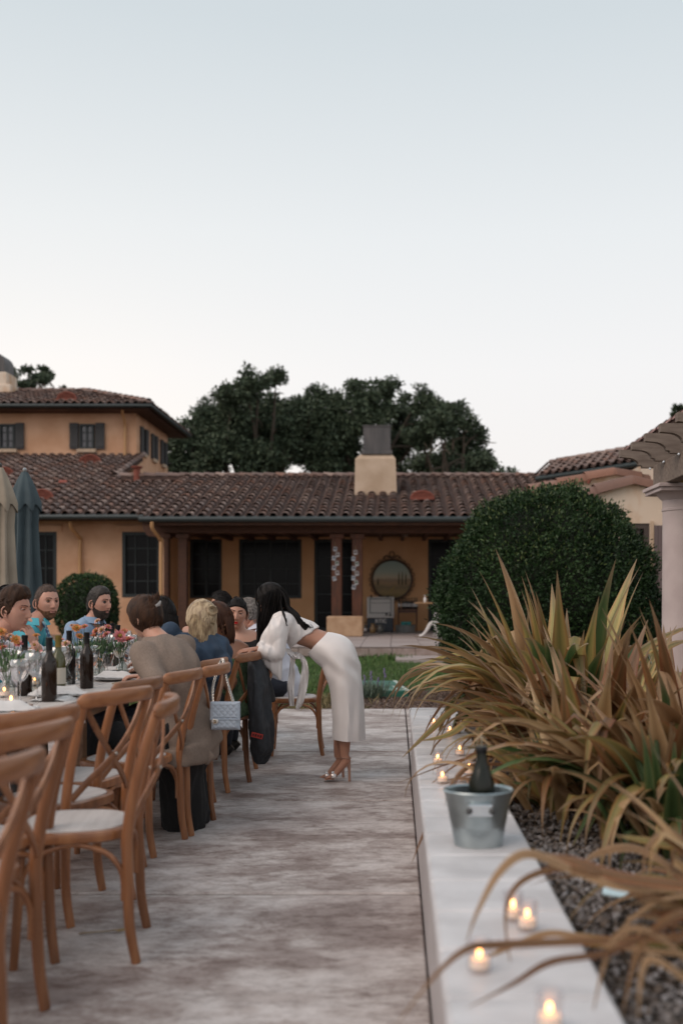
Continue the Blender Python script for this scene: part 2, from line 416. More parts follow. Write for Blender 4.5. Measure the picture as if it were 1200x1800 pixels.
# a few dry straw clumps at the patio edge
n = 2600; gx = -3.5 + 3.2 * rng.random(n); gy = 11.2 + .16 * rng.random(n)
V, Fq = leaves(np.stack([gx, gy, 0 * gx - .03], 1), np.stack([rng.normal(size=n), rng.normal(size=n) - .4, .8 + 0 * gx], 1), unit_rand(n), .05 + .06 * rng.random(n), np.full(n, .008), 0)
tag(np_mesh('dry_grass', V, Fq, mat('dry_grass_blades', (.2, .2, .2), .8, island=[(.22, .17, .08), (.12, .10, .04), (.30, .24, .13)])), 'dry yellow grass fringe along the patio edge', 'grass', kind='stuff')

# ------------------------------------------------------------------ tiled roofs
def cover_mesh(length=.47, r0=.101, r1=.077, th=.016):
    mb = MB(); seg = 6; rings = []
    for (yy, r, z) in ((0, r0, .030), (length, r1, -.012)):
        rings.append([(r * math.cos(PI * j / seg), yy, r * .85 * math.sin(PI * j / seg) + z) for j in range(seg + 1)])
    inner = [((r0 - th) * math.cos(PI * j / seg), 0, (r0 - th) * .85 * math.sin(PI * j / seg) + .030) for j in range(seg + 1)]
    n = seg + 1
    mb.add(rings[0] + rings[1] + inner, [(j, j + 1, j + 1 + n, j + n) for j in range(seg)] + [(j + 2 * n, j + 1 + 2 * n, j + 1, j) for j in range(seg)])
    me = mb.mesh('tile', tile_m, True); return me
COVER = [cover_mesh(), cover_mesh(.46, .107, .078), cover_mesh(.48, .101, .074)]
COVER_NP = []
for me in COVER:
    COVER_NP.append((np.array([v.co[:] for v in me.vertices]), np.array([p.vertices[:] for p in me.polygons])))
def tiled_plane(root, e0, du, dv, width, length, budget, clip=None, pitch=.295, expo=.40, near_first=True):
    """e0 eave corner (world), du unit along the eave, dv unit up the slope. Cover tiles as objects up to the budget, the rest one joined part."""
    e0 = Vector(e0); du = Vector(du).normalized(); dv = Vector(dv).normalized(); nn = du.cross(dv).normalized()
    if nn.z < 0: nn = -nn
    R = Matrix((du, dv, nn)).transposed(); rl = root_of(root)
    nu = int(width / pitch); nv = int(length / expo) + 1; items = []
    for j in range(nv):
        for i in range(nu + 1):
            u = i * pitch; v = j * expo - .06
            p = e0 + du * u + dv * v
            if clip and not clip(u, v, p): continue
            items.append((p, i, j))
    vis = []
    for p, i, j in items:
        px = VX + F * p.x / p.y; py = VY - F * (p.z - H) / p.y
        vis.append(0 if -25 < px < 1225 else 1)
    order = sorted(range(len(items)), key=lambda k: (vis[k], items[k][0].y))
    objs = set(order[:budget]); rv = []; rf = []; base = 0
    for k, (p, i, j) in enumerate(items):
        jit = random.uniform(-.02, .02); lift = random.uniform(-.004, .008); q = random.randrange(3)
        M = Matrix.Translation(p + nn * (.05 + lift) + du * random.uniform(-.008, .008) + dv * random.uniform(-.02, .02)) @ (R @ Matrix.Rotation(jit, 3, 'Z') @ Matrix.Rotation(-.02, 3, 'X')).to_4x4()
        if k in objs and vis[k] == 0:
            o = bpy.data.objects.new('tile', COVER[q]); col.objects.link(o); o.parent = root
            o.matrix_local = Matrix.Translation(-rl) @ M
        else:
            A = np.array(M); V, Fq = COVER_NP[q]; V2 = V @ A[:3, :3].T + A[:3, 3] - np.array(rl)
            rv.append(V2); rf.append(Fq + base); base += len(V2)
    if rv:
        o = np_mesh('tile_field', np.concatenate(rv), np.concatenate(rf), tile_m, root, smooth=True); o['kind'] = 'stuff'
    # pans (concave) below, one joined part
    rv = []; rf = []; seg = 4; k = 0
    for j in range(nv):
        for i in range(nu + 1):
            u = (i + .5) * pitch; v = j * expo - .12; p = e0 + du * u + dv * v
            if clip and not clip(u - pitch / 2, v, p): continue
            ring = []
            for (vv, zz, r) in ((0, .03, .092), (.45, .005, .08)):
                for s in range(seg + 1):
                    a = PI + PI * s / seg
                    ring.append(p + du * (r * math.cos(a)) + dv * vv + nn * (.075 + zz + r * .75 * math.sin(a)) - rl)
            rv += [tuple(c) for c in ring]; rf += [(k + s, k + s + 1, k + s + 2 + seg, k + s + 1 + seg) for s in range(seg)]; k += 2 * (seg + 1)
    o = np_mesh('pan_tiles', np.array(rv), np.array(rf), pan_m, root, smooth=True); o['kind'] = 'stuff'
def ridge_tiles(root, a, b, r=.11, step=.36):
    a = Vector(a); b = Vector(b); L = (b - a).length; t = (b - a) / L; n = int(L / step); rl = root_of(root)
    mesh = None
    for i in range(n):
        mb = MB(); p = a + t * (i * L / n); q = a + t * ((i + 1.12) * L / n); s = t.cross(Vector((0, 0, 1))).normalized(); up = s.cross(t)
        if up.z < 0: up = -up
        rings = []
        for (c, rr, li) in ((p, r * 1.05, .02), (q, r * .9, 0)):
            rings.append([c + s * rr * math.cos(PI * k / 6) + up * (rr * math.sin(PI * k / 6) + li) for k in range(7)])
        mb.add(rings[0] + rings[1], [(k, k + 1, k + 8, k + 7) for k in range(6)])
        mb.build('ridge_tile', tile_m, root, world=True)
def slab_poly(root, name, pts, th, m):
    "a flat roof deck or soffit of thickness th under the polygon pts"
    pts = [Vector(p) for p in pts]; n = len(pts); nn = (pts[1] - pts[0]).cross(pts[2] - pts[0]).normalized()
    if nn.z < 0: nn = -nn
    mb = MB(); mb.add(pts + [p - nn * th for p in pts], [tuple(range(n)), tuple(range(2 * n - 1, n - 1, -1))] + [(i, i + n, (i + 1) % n + n, (i + 1) % n) for i in range(n)])
    return mb.build(name, m, root, world=True, smooth=False)

# ------------------------------------------------------------------ main house (single storey with porch)
def window(root, x0, x1, z0, z1, y, nx, nz, fm=dark_teal, gm=glass_dark, sill=None, fr=.09, sash=None):
    "frame proud of the wall plane y, pane set back, glazing bars"
    mb = MB()
    mb.box(((x0 + x1) / 2, y, z1 - fr / 2), (x1 - x0, .12, fr)); mb.box(((x0 + x1) / 2, y, z0 + fr / 2), (x1 - x0, .12, fr))
    for x in (x0 + fr / 2, x1 - fr / 2): mb.box((x, y, (z0 + z1) / 2), (fr, .118, z1 - z0 - 2 * fr))
    wn = mb.build('window', fm, root, world=True, smooth=False)
    mb = MB(); mb.box(((x0 + x1) / 2, y + .03, (z0 + z1) / 2), (x1 - x0 - 2 * fr, .015, z1 - z0 - 2 * fr)); mb.build('pane', gm, wn, world=True, smooth=False)
    for i in range(1, nx):
        mb = MB(); x = x0 + (x1 - x0) * i / nx; wd = .07 if (nx % 2 == 0 and i == nx // 2) else .028
        mb.box((x, y + .006, (z0 + z1) / 2), (wd, .03, z1 - z0 - 2 * fr)); mb.build('glazing_bar', fm, wn, world=True, smooth=False)
    for j in range(1, nz):
        mb = MB(); z = z0 + (z1 - z0) * j / nz; mb.box(((x0 + x1) / 2, y + .008, z), (x1 - x0 - 2 * fr, .026, .028)); mb.build('glazing_bar', fm, wn, world=True, smooth=False)
    if sill:
        mb = MB(); mb.box(((x0 + x1) / 2, y - .03, z0 - sill / 2), (x1 - x0 + .16, .16, sill), bev=.01); mb.build('sill', trimstone, wn, world=True, smooth=False)
    return wn
def wall_with_holes(root, x0, x1, z0, z1, y, th, holes, m, name='wall'):
    "a wall in the XZ plane split round rectangular openings (each opening spans columns of its own)"
    mb = MB(); xs = sorted(set([x0, x1] + [h[0] for h in holes] + [h[1] for h in holes]))
    for a, b in zip(xs[:-1], xs[1:]):
        hs = sorted([h for h in holes if h[0] <= a + 1e-6 and h[1] >= b - 1e-6], key=lambda h: h[2]); z = z0
        for h in hs:
            if h[2] > z + 1e-4: mb.box(((a + b) / 2, y + th / 2, (z + h[2]) / 2), (b - a, th, h[2] - z))
            z = h[3]
        if z < z1: mb.box(((a + b) / 2, y + th / 2, (z + z1) / 2), (b - a, th, z1 - z))
    return mb.build(name, m, root, world=True, smooth=False)

house = thing('villa', 'ochre stucco villa with clay tile roof, dark porch and two storey wing', 'house', (-3, 27, 0))
YP, YE, YW = 25.3, 24.6, 29.0          # porch posts, porch eave, porch back wall
ZF = .27
slope = .30; ze = Z_(911, YE)
Yr = 30.04; zr = ze + slope * (Yr - YE)
XL, XR = X_(250, YE), 6.5
dv = Vector((0, 1, slope)).normalized(); slen = math.hypot(Yr - YE, zr - ze)
# terrace
terr_m = mat('terrace_tile', (.30, .25, .24), .6, (.40, .35, .335), 3, bump=.1, bscale=30, island=[(.32, .27, .26), (.38, .33, .32), (.28, .235, .225)])
terr = MB(); terr.box((-2, 24.5, ZF / 2 - .14), (18, 9.6, ZF + .24)); terr = terr.build('terrace', mat('terrace_side', (.16, .11, .085), .9, (.24, .18, .15), 6, bump=.3)); tag(terr, kind='structure')
ty = 19.66; k = 0
while ty < 28.9:
    tx = -3.1
    while tx < 2.6:
        mb = MB(); mb.box((tx + .3, ty + .3, ZF), (.588, .588, .02)); mb.build('terrace_tile', terr_m, terr, smooth=False); tx += .6
    ty += .6
for i in range(12):
    mb = MB(); mb.box((-2.6 + i * .46, 19.655, .165), (.452, .07, .155), bev=.006); mb.build('riser_tile', mat('riser_tile_clay', (.25, .19, .165), .8, (.32, .26, .24), 9), terr, smooth=False)
stp = MB(); stp.box((2.2, 19.05, .02), (4.4, 1.14, .17), bev=.01); stp = stp.build('garden_step', terr_m, smooth=False); tag(stp, kind='structure')

# porch back wall with openings
def hx(a, b, z0, z1): return (X_(a, YW), X_(b, YW), z0, z1)
ztop = Z_(934, YW)
zw = Z_(1052, YW)
holes = [hx(333, 390, zw, 2.95), hx(420, 530, zw, 2.95), hx(552, 636, ZF, 2.95), hx(752, 830, ZF, 2.95)]
wall_with_holes(house, X_(296, YW) - .8, 5.2, -.1, 3.6, YW, .3, holes, stucco_porch, 'porch_wall')
for h, (nx, nz) in zip(holes, ((2, 4), (4, 4), (2, 5), (2, 5))):
    window(house, h[0] - .001, h[1] + .001, h[2], h[3] - .002, YW + .12, nx, nz)
# left wing front wall
YL = 26.8
zl = 3.30
holes = [(X_(215, YL), X_(282, YL), Z_(1050, YL), Z_(935, YL)), (X_(40, YL), X_(100, YL), Z_(1062, YL), Z_(935, YL))]
wall_with_holes(house, -15, X_(291, YL), -.2, zl + .12, YL, .3, holes, stucco, 'wing_wall')
for h, sh in zip(holes, (True, True)):
    window(house, h[0], h[1], h[2], h[3], YL + .05, 3, 4)
    mb = MB(); mb.box(((h[0] + h[1]) / 2, YL - .02, h[3] + .09), (h[1] - h[0] + .3, .05, .17), bev=.01); mb.build('lintel', stucco, house, world=True, smooth=False)
mb = MB(); mb.box((X_(291, YL) - .15, (YL + .3 + YW + .3) / 2, 1.6), (.3, YW - YL, 3.4)); mb.build('return_wall', stucco_porch, house, world=True, smooth=False)
# porch ceiling, beam, posts
mb = MB(); mb.box((-.6, (YE + YW) / 2 + .3, 3.03), (11.5, YW - YE - .8, .05)); mb.build('porch_ceiling', beam_wood, house, world=True, smooth=False)
for x in np.arange(-6, 5, .62):
    mb = MB(); mb.box((x, (YP + YW) / 2 + .1, 2.95), (.1, YW - YP - .35, .12)); mb.build('rafter', beam_wood, house, world=True, smooth=False)
mb = MB(); mb.box((-.55, YP, Z_(927, YP) + .02), (11.2, .26, .34), bev=.015); mb.build('porch_beam', beam_wood, house, world=True, smooth=False)
mb = MB(); mb.prism([(X_(253, YP), 2.97), (X_(253, YP), 3.06), (X_(292, YP), 3.06), (X_(292, YP), 2.76), (X_(262, YP), 2.80)], YP - .12, YP + .1); mb.build('beam_end', beam_wood, house, world=True, smooth=False)
for a, b, mm in ((290, 298, beam_wood), (315, 330, beam_wood), (583, 601, post_wood), (619, 637, post_wood)):
    wd = X_(b, YP) - X_(a, YP); mb = MB(); mb.box(((X_(a, YP) + X_(b, YP)) / 2, YP, (ZF + 2.83) / 2), (wd, .24, 2.83 - ZF), bev=.012); mb.build('porch_post', mm, house, world=True, smooth=False)
    mb = MB(); mb.box(((X_(a, YP) + X_(b, YP)) / 2, YP, 2.80), (wd + .10, .30, .12), bev=.01); mb.build('post_cap', mm, house, world=True, smooth=False)
# porch roof
slab_poly(house, 'porch_roof_deck', [(XL + .02, YE + .05, ze - .03), (XR, YE + .05, ze - .03), (XR, Yr, zr - .03), (XL + .02, Yr, zr - .03)], .1, beam_wood)
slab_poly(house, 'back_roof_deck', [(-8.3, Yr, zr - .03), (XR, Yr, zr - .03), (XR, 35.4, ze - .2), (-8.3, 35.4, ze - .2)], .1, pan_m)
roof1 = house
tiled_plane(house, (XL, YE, ze), (1, 0, 0), dv, XR - XL, slen, 180)
ridge_tiles(house, (-8.3, Yr, zr + .06), (XR, Yr, zr + .06))
mb = MB(); mb.box(((XR - 8.3) / 2, Yr, zr + .02), (XR + 8.2, .16, .16)); mb.build('ridge_bed', pan_m, house, world=True, smooth=False)
mb = MB(); mb.tube([(XL - .05, YE - .09, ze - .03), (XR, YE - .09, ze - .03)], [(.075, .085)] * 2, 12); mb.build('gutter', gutter_m, house, world=True)
mb = MB(); mb.box(((XL + XR) / 2, YE + .01, ze - .09), (XR - XL, .03, .16)); mb.build('fascia', beam_wood, house, world=True, smooth=False)
# left wing roof
YeL = 26.0; zeL = Z_(907, YeL); sl2 = .323; Yt = 34.4; dvl = Vector((0, 1, sl2)).normalized(); lenL = math.hypot(Yt - YeL, sl2 * (Yt - YeL))
XW = -14.2
def clipL(u, v, p):
    if p.x > -8.72: return p.y < 30.6 and p.x < XL + .15
    return p.y < Yt
tiled_plane(house, (XW, YeL, zeL), (1, 0, 0), dvl, XL - XW, lenL, 118, clipL)
def zL(y): return zeL + sl2 * (y - YeL)
slab_poly(house, 'wing_roof_deck', [(XW - 2, YeL + .05, zeL - .03), (-8.72, YeL + .05, zeL - .03), (-8.72, Yt, zL(Yt) - .03), (XW - 2, Yt, zL(Yt) - .03)], .1, beam_wood)
slab_poly(house, 'wing_roof_deck', [(-8.72, YeL + .05, zeL - .03), (XL, YeL + .05, zeL - .03), (XL, 30.9, zL(30.9) - .03), (-8.72, 30.9, zL(30.9) - .03)], .1, beam_wood)
ridge_tiles(house, (-8.68, 30.8, zL(30.8) + .09), (-8.68, Yt, zL(Yt) + .09), .1)
mb = MB(); mb.tube([(XW - 2, YeL - .09, zeL - .03), (XL - .05, YeL - .09, zeL - .03)], [(.07, .08)] * 2, 12); mb.build('gutter', gutter_m, house, world=True)
# downpipes
for px, Y, z1 in ((141, YL - .08, 3.2), (283, YE + .35, 3.05)):
    x = X_(px, Y); mb = MB(); mb.tube(cr([(x - .1, Y - .5, z1 + .05), (x - .1, Y - .42, z1 - .12), (x, Y, z1 - .38), (x, Y, z1 - .6), (x, Y, 0)], 4), .045, 10); mb.build('downpipe', pipe_m, house, world=True)
# second storey
YS, XC = 34.4, -8.94; ZS = 7.74; YSb = 39.1
mb = MB(); mb.box(((XC - 16) / 2 , (YS + YSb) / 2, (5.0 + ZS) / 2), (16 + XC, YSb - YS, ZS - 5.0)); mb.build('upper_wall', stucco, house, world=True, smooth=False)
def shutter(x0, x1, z0, z1, y):
    mb = MB(); mb.box(((x0 + x1) / 2, y, (z0 + z1) / 2), (x1 - x0, .04, z1 - z0)); s = mb.build('shutter', shutter_m, house, world=True, smooth=False)
    for i in range(4):
        mb = MB(); w_ = (x1 - x0) / 4; mb.box((x0 + w_ * (i + .5), y - .03, (z0 + z1) / 2), (w_ - .008, .02, z1 - z0 - .01)); mb.build('shutter_board', shutter_m, s, world=True, smooth=False)
    for zz in (z0 + .12, z1 - .12):
        mb = MB(); mb.box(((x0 + x1) / 2, y - .052, zz), (x1 - x0, .02, .07)); mb.build('batten', shutter_m, s, world=True, smooth=False)
zu0, zu1 = Z_(790, YS), Z_(746, YS)
for a, b in ((141, 167), (1, 28)):
    window(house, X_(a, YS), X_(b, YS), zu0, zu1, YS - .05, 2, 3, gm=glass_lilac, sill=.12, fr=.07)
for a, b in ((124, 139), (169, 185), (29, 44)):
    shutter(X_(a, YS), X_(b, YS), zu0, zu1 + .04, YS - .06)
for k in range(3):                       # side wall: narrow openings with shutters either side
    for px0, px1 in (((246, 250), (254, 259)), ((265, 269), (271, 276)), ((281, 285.5), (288, 292)))[k]:
        ya, yb = XC * F / (px0 - VX), XC * F / (px1 - VX); yc = (ya + yb) / 2
        mb = MB(); mb.box((XC + .04, yc, (zu0 + zu1) / 2), (.08, min(.36, abs(yb - ya)), zu1 - zu0 + .04)); mb.build('shutter', shutter_m, house, world=True, smooth=False)
    pc = ((250 + 254) / 2, (269 + 271) / 2, (285.5 + 288) / 2)[k]; yc = XC * F / (pc - VX)
    mb = MB(); mb.box((XC + .01, yc, (zu0 + zu1) / 2), (.04, .34, zu1 - zu0)); mb.build('pane', glass_dark, house, world=True, smooth=False)
    mb = MB(); mb.box((XC + .03, yc, zu0 - .06), (.12, .6, .12)); mb.build('sill', trimstone, house, world=True, smooth=False)
mb = MB(); mb.tube(cr([(X_(216, 33.8), 33.75, 7.62), (X_(217, 34), 33.95, 7.5), (X_(220, 34.3), 34.3, 7.2), (X_(220, 34.3), 34.3, 6.9), (X_(220, 34.3), 34.3, 6.1)], 4), .05, 10); mb.build('downpipe', pipe_m, house, world=True)
# hip roof of the second storey
XE, YF, YB = -8.31, 33.6, 39.9; zE = ZS; rs = .33; half = (YB - YF) / 2; zR = zE + rs * half; XH = XE - half
slab_poly(house, 'hip_roof_deck', [(-17, YF, zE), (XE, YF, zE), (XH, YF + half, zR), (-17, YF + half, zR)], .09, beam_wood)
slab_poly(house, 'hip_roof_deck', [(XE, YF, zE), (XE, YB, zE), (XH, YF + half, zR)], .09, beam_wood)
slab_poly(house, 'hip_roof_deck', [(-17, YB, zE), (-17, YF + half, zR), (XH, YF + half, zR), (XE, YB, zE)], .09, beam_wood)
dvh = Vector((0, 1, rs)).normalized()
tiled_plane(house, (-16.4, YF, zE), (1, 0, 0), dvh, -16.4 * -1 + XE, math.hypot(half, half * rs), 0, lambda u, v, p: p.x < XE - (p.y - YF) and p.y < YF + half - .1)
tiled_plane(house, (XE, YF, zE), (0, 1, 0), Vector((-1, 0, rs)), YB - YF, math.hypot(half, half * rs), 0, lambda u, v, p: min(p.y - YF, YB - p.y) > XE - p.x)
ridge_tiles(house, (XE, YF, zE + .1), (XH, YF + half, zR + .1)); ridge_tiles(house, (XH, YF + half, zR + .08), (-16.5, YF + half, zR + .08))
mb = MB(); mb.tube([(-17, YF - .07, zE - .03), (XE + .07, YF - .07, zE - .03), (XE + .07, YB, zE - .03)], [(.07, .08)] * 3, 10); mb.build('gutter', gutter_m, house, world=True)
mb = MB(); mb.box(((XE - 17) / 2, (YF + YB) / 2, zE - .12), (17 + XE - .1, YB - YF - .1, .03)); mb.build('soffit', beam_wood, house, world=True, smooth=False)
# roof vents of red clay, half round with slats
def vent(x, y, z, w_, h_, sl):
    mb = MB(); n = 10; prof = [(w_ * math.cos(PI * k / n), h_ * math.sin(PI * k / n)) for k in range(n + 1)]
    mb.add([(x + a, y, z + b) for a, b in prof] + [(x + a * .8, y + h_ / sl * 1.0, z + b * .2 + h_ * .9) for a, b in prof], [(k, k + 1, k + n + 2, k + n + 1) for k in range(n)])
    mb.add([(x + a * .93, y + .03, z + b * .93) for a, b in prof] , [tuple(range(n + 1))])
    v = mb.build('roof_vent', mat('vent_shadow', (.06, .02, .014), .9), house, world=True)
    mb = MB(); mb.tube([(x + a, y - .02, z + b) for a, b in prof], .03, 6); mb.box((x, y - .02, z), (2.1 * w_, .1, .05)); mb.build('vent_rim', clay_red, v, world=True)
    for j in range(1, 4):
        zz = z + h_ * j / 4.2; wd = w_ * math.sqrt(max(0, 1 - (j / 4.2) ** 2)) * 1.85
        mb = MB(); mb.box((x, y - .01, zz), (wd, .05, .035)); mb.build('vent_slat', clay_red, v, world=True, smooth=False)
def on_porch(px, y): return (X_(px, y), y, ze + slope * (y - YE) + .12)
vent(*on_porch(742, 26.4), .30, .20, slope)
vent(X_(75, 27.6), 27.6, zL(27.6) + .1, .30, .24, sl2)
vent(X_(159, 33.0), 33.0, zL(33.0) + .06, .36, .27, sl2)
vent(X_(118, 34.2), 34.2, zE + rs * .6 + .1, .33, .26, rs)
vent(X_(8, 31.0), 31.0, zL(31.0) + .06, .3, .24, sl2)
mb = MB(); x, y = X_(241, 30.0), 30.0; z = zr - .1; mb.lathe([(.10, 0), (.10, .38), (.17, .42), (.17, .46), (.12, .46)], (x, y, z), 14, (True, True)); mb.build('vent_pipe', clay_red, house, world=True)
mb = MB(); mb.box((X_(111, 29.5), 29.5, zL(29.5) + .17), (.22, .12, .09), rz=.5, bev=.02); mb.build('loose_tile', mat('bright_clay', (.40, .12, .09), .8), house, world=True)
# chimney on the porch roof
Yc = 27.3
def frus(mb, xa0, xa1, xb0, xb1, z0, z1, y0, dpa, dpb, b=.0):
    r0 = [(xa0, y0, z0), (xa1, y0, z0), (xa1, y0 + dpa, z0), (xa0, y0 + dpa, z0)]; yo = (dpa - dpb) / 2
    r1 = [(xb0, y0 + yo, z1), (xb1, y0 + yo, z1), (xb1, y0 + yo + dpb, z1), (xb0, y0 + yo + dpb, z1)]
    mb.ring_loft([r0, r1])
ch = MB(); a0, a1 = X_(622, Yc), X_(698, Yc); b0, b1 = X_(624, Yc), X_(695, Yc); c0, c1 = X_(633, Yc), X_(689, Yc)
frus(ch, a0, a1, b0, b1, Z_(884, Yc) - .2, Z_(806, Yc), Yc, 1.0, .95); frus(ch, b0, b1, c0, c1, Z_(806, Yc), Z_(798, Yc), Yc + .025, .95, .8)
chim = ch.build('chimney', mat('chimney_plaster', (.42, .31, .22), .92, (.54, .42, .32), 2.2, bump=.3, bscale=40, contrast=(.3, .65)), house, world=True, smooth=False)
mb = MB(); mb.box(((a0 + a1) / 2, Yc + .02, Z_(876, Yc)), (a1 - a0 + .06, .1, .06)); mb.build('flashing', mat('lead_flashing', (.25, .25, .26), .6), chim, world=True, smooth=False)
mb = MB(); d0, d1 = X_(638, Yc), X_(686, Yc)
mb.box(((d0 + d1) / 2, Yc + .42, (Z_(791, Yc) + Z_(748, Yc)) / 2), (d1 - d0, .66, Z_(748, Yc) - Z_(791, Yc)), bev=.01)
mb.box(((d0 + d1) / 2, Yc + .42, Z_(794.5, Yc)), (d1 - d0 + .1, .76, .11), bev=.01); mb.box(((d0 + d1) / 2, Yc + .42, Z_(747.5, Yc)), (d1 - d0 + .04, .70, .03))
mb.build('chimney_cap', copper_m, chim, world=True, smooth=False)
# upper chimney at the left edge
Yu = 36.5; mb = MB(); mb.box((X_(-6, Yu), Yu, Z_(678, Yu)), (X_(22, Yu) - X_(-34, Yu), 1., Z_(662, Yu) - Z_(700, Yu)), bev=.03)
mb.box((X_(8, Yu), Yu, Z_(688, Yu)), (X_(29, Yu) - X_(-14, Yu), 1.1, .3), bev=.03)
ch2 = mb.build('chimney', stucco_pale, house, world=True, smooth=False)
mb = MB(); n = 12; x0, x1 = X_(-40, Yu), X_(17, Yu); xm = (x0 + x1) / 2; hw = (x1 - x0) / 2; zb = Z_(660, Yu); zt = Z_(621, Yu)
poly = [(x0, zb), (x1, zb)] + [(xm + hw * math.cos(PI * k / n), zb + (zt - zb) * (.45 + .55 * math.sin(PI * k / n))) for k in range(n + 1)]
mb.prism(poly, Yu - .45, Yu + .45); mb.build('chimney_cap', copper_m, ch2, world=True)
# ------------------------------------------------------------------ buildings on the right
annex = thing('guest_house', 'pale plaster building on the right with two low gables behind the clipped bush', 'house', (5, 17, 0))
Y1, Y2 = 17.0, 20.0
def gable(Y, pk, left, right, drop_l, drop_r, holes, zlow=-.2, depth=2.6, th=.3, nm='gable_wall'):
    "front wall under a shallow gable; pk, left, right are photo points of the underside of the coping tiles"
    xp, zp = X_(pk[0], Y), Z_(pk[1], Y); xl, zl_ = X_(left[0], Y), Z_(left[1], Y); xr, zr_ = X_(right[0], Y), Z_(right[1], Y)
    zc = min(zl_, zr_) - .02
    wall_with_holes(annex, xl, xr, zlow, zc, Y, th, holes, stucco_pale, nm)
    mb = MB(); mb.prism([(xl, zc), (xr, zc), (xr, zr_), (xp, zp), (xl, zl_)], Y, Y + th); mb.build('gable_top', stucco_pale, annex, world=True, smooth=False)
    mb = MB(); mb.box((xl + .15, Y + th + depth / 2, (zlow + zl_ - .1) / 2), (.3, depth, zl_ - .1 - zlow)); mb.build('side_wall', stucco_pale, annex, world=True, smooth=False)
    # coping of half round tiles along both slopes
    for (ax, az), (bx, bz) in (((xl - .15, zl_ - .15 * (zp - zl_) / (xp - xl)), (xp, zp)), ((xr, zr_), (xp, zp))):
        L_ = math.hypot(bx - ax, bz - az); n = max(1, round(L_ / .52)); t = Vector((bx - ax, 0, bz - az)) / L_
        for i in range(n):
            for yo in (-.05, ):
                p = Vector((ax, Y + th / 2 - .02, az)) + t * (i * L_ / n); q = p + t * (L_ / n * 1.06)
                up = Vector((-t.z, 0, t.x)) if t.x > 0 else Vector((t.z, 0, -t.x)); s = Vector((0, 1, 0)); rings = []
                for c, rr, li in ((p, .26, .025), (q, .24, 0)):
                    rings.append([c + s * rr * math.cos(PI * k / 8) + up * (rr * .72 * math.sin(PI * k / 8) + li - .015) for k in range(9)])
                mb = MB(); mb.add(rings[0] + rings[1], [(k, k + 1, k + 10, k + 9) for k in range(8)]); mb.build('coping_tile', cop_m, annex, world=True)
    return xl, xr, xp, zl_, zr_, zp
cop_m = mat('coping_clay', (.18, .095, .065), .85, (.30, .15, .10), 6, bump=.25, bscale=30, island=[(.17, .10, .078), (.14, .09, .078), (.28, .12, .07), (.20, .145, .13)])
holes1 = [(X_(1104, Y1), X_(1141, Y1), Z_(1050, Y1), Z_(920, Y1))]
g1 = gable(Y1, (1112, 850), (1000, 884), (1240, 888), 0, 0, holes1)
h = holes1[0]; window(annex, h[0], h[1], h[2], h[3], Y1 + .08, 2, 3, gm=glass_dark, fm=mat('brown_joinery', (.06, .045, .04), .6))
mb = MB(); mb.box((X_(1144.5, Y1), Y1 - .02, 1.6), (X_(1147, Y1) - X_(1142, Y1), .06, 1.9)); mb.build('window_trim', trimstone, annex, world=True, smooth=False)
for i in range(3):
    mb = MB(); x = X_(1151 + i * 7, Y1); mb.box((x, Y1 - .03, 1.55), (.062, .04, 1.85)); mb.build('shutter_board', mat('grey_shutter', (.13, .10, .105), .7), annex, world=True, smooth=False)
g2 = gable(Y2, (1079, 834), (944, 864), (1215, 866), 0, 0, [], nm='rear_gable_wall')
# small clay drip between the gables
mb = MB(); mb.tube([at(1036, 843, Y2 - .1), at(1033, 850, Y2 - .1)], .03, 8); mb.build('drain_pipe', clay_red, annex, world=True)
# roof A: rotated hip behind
hall = thing('tiled_hall', 'building with hipped clay tile roof rising behind the pale gables', 'house', (5, 27, 0))
E0 = at(946, 838, 26.8); R0 = at(968, 818, 28.9); du = Vector((.55, -.83, 0)).normalized()
up = (R0 - E0); up = (up - du * up.dot(du)); L_ = up.length
tiled_plane(hall, E0 - du * 1.5, du, up, 9., L_ + .25, 90, lambda u, v, p: u - 1.5 > -.76 * v)
slab_poly(hall, 'roof_deck', [E0, E0 + du * 7.5, E0 + du * 7.5 + up * 1.1, R0 + up * .1], .08, beam_wood)
ridge_tiles(hall, E0 + Vector((0, 0, .0)), R0 + Vector((0, 0, .02)), .12); ridge_tiles(hall, R0 + Vector((0, 0, .04)), R0 + du * 7 + Vector((0, 0, .12)), .11)
inn = Vector((du.y, -du.x, 0)); inn = inn if inn.dot(up) > 0 else -inn
mb = MB(); a = E0 + du * .45 + inn * .5; b = a + du * 7; c = b + inn * 2.5; d = a + inn * 2.5
mb.ring_loft([[Vector((p.x, p.y, -.2)) for p in (a, b, c, d)], [Vector((p.x, p.y, E0.z - .08)) for p in (a, b, c, d)]]); mb.build('wall', stucco_pale, hall, world=True, smooth=False)
mb = MB(); mb.tube([E0 - inn * .06 + Vector((0, 0, -.06)), E0 + du * 7.4 - inn * .06 + Vector((0, 0, -.06))], .07, 10); mb.build('gutter', gutter_m, hall, world=True)
slab_poly(hall, 'back_slope', [R0, R0 + du * 7, R0 + du * 7 + inn * 2 + Vector((0, 0, -.8)), R0 + inn * 2 + Vector((0, 0, -.8))], .08, pan_m)
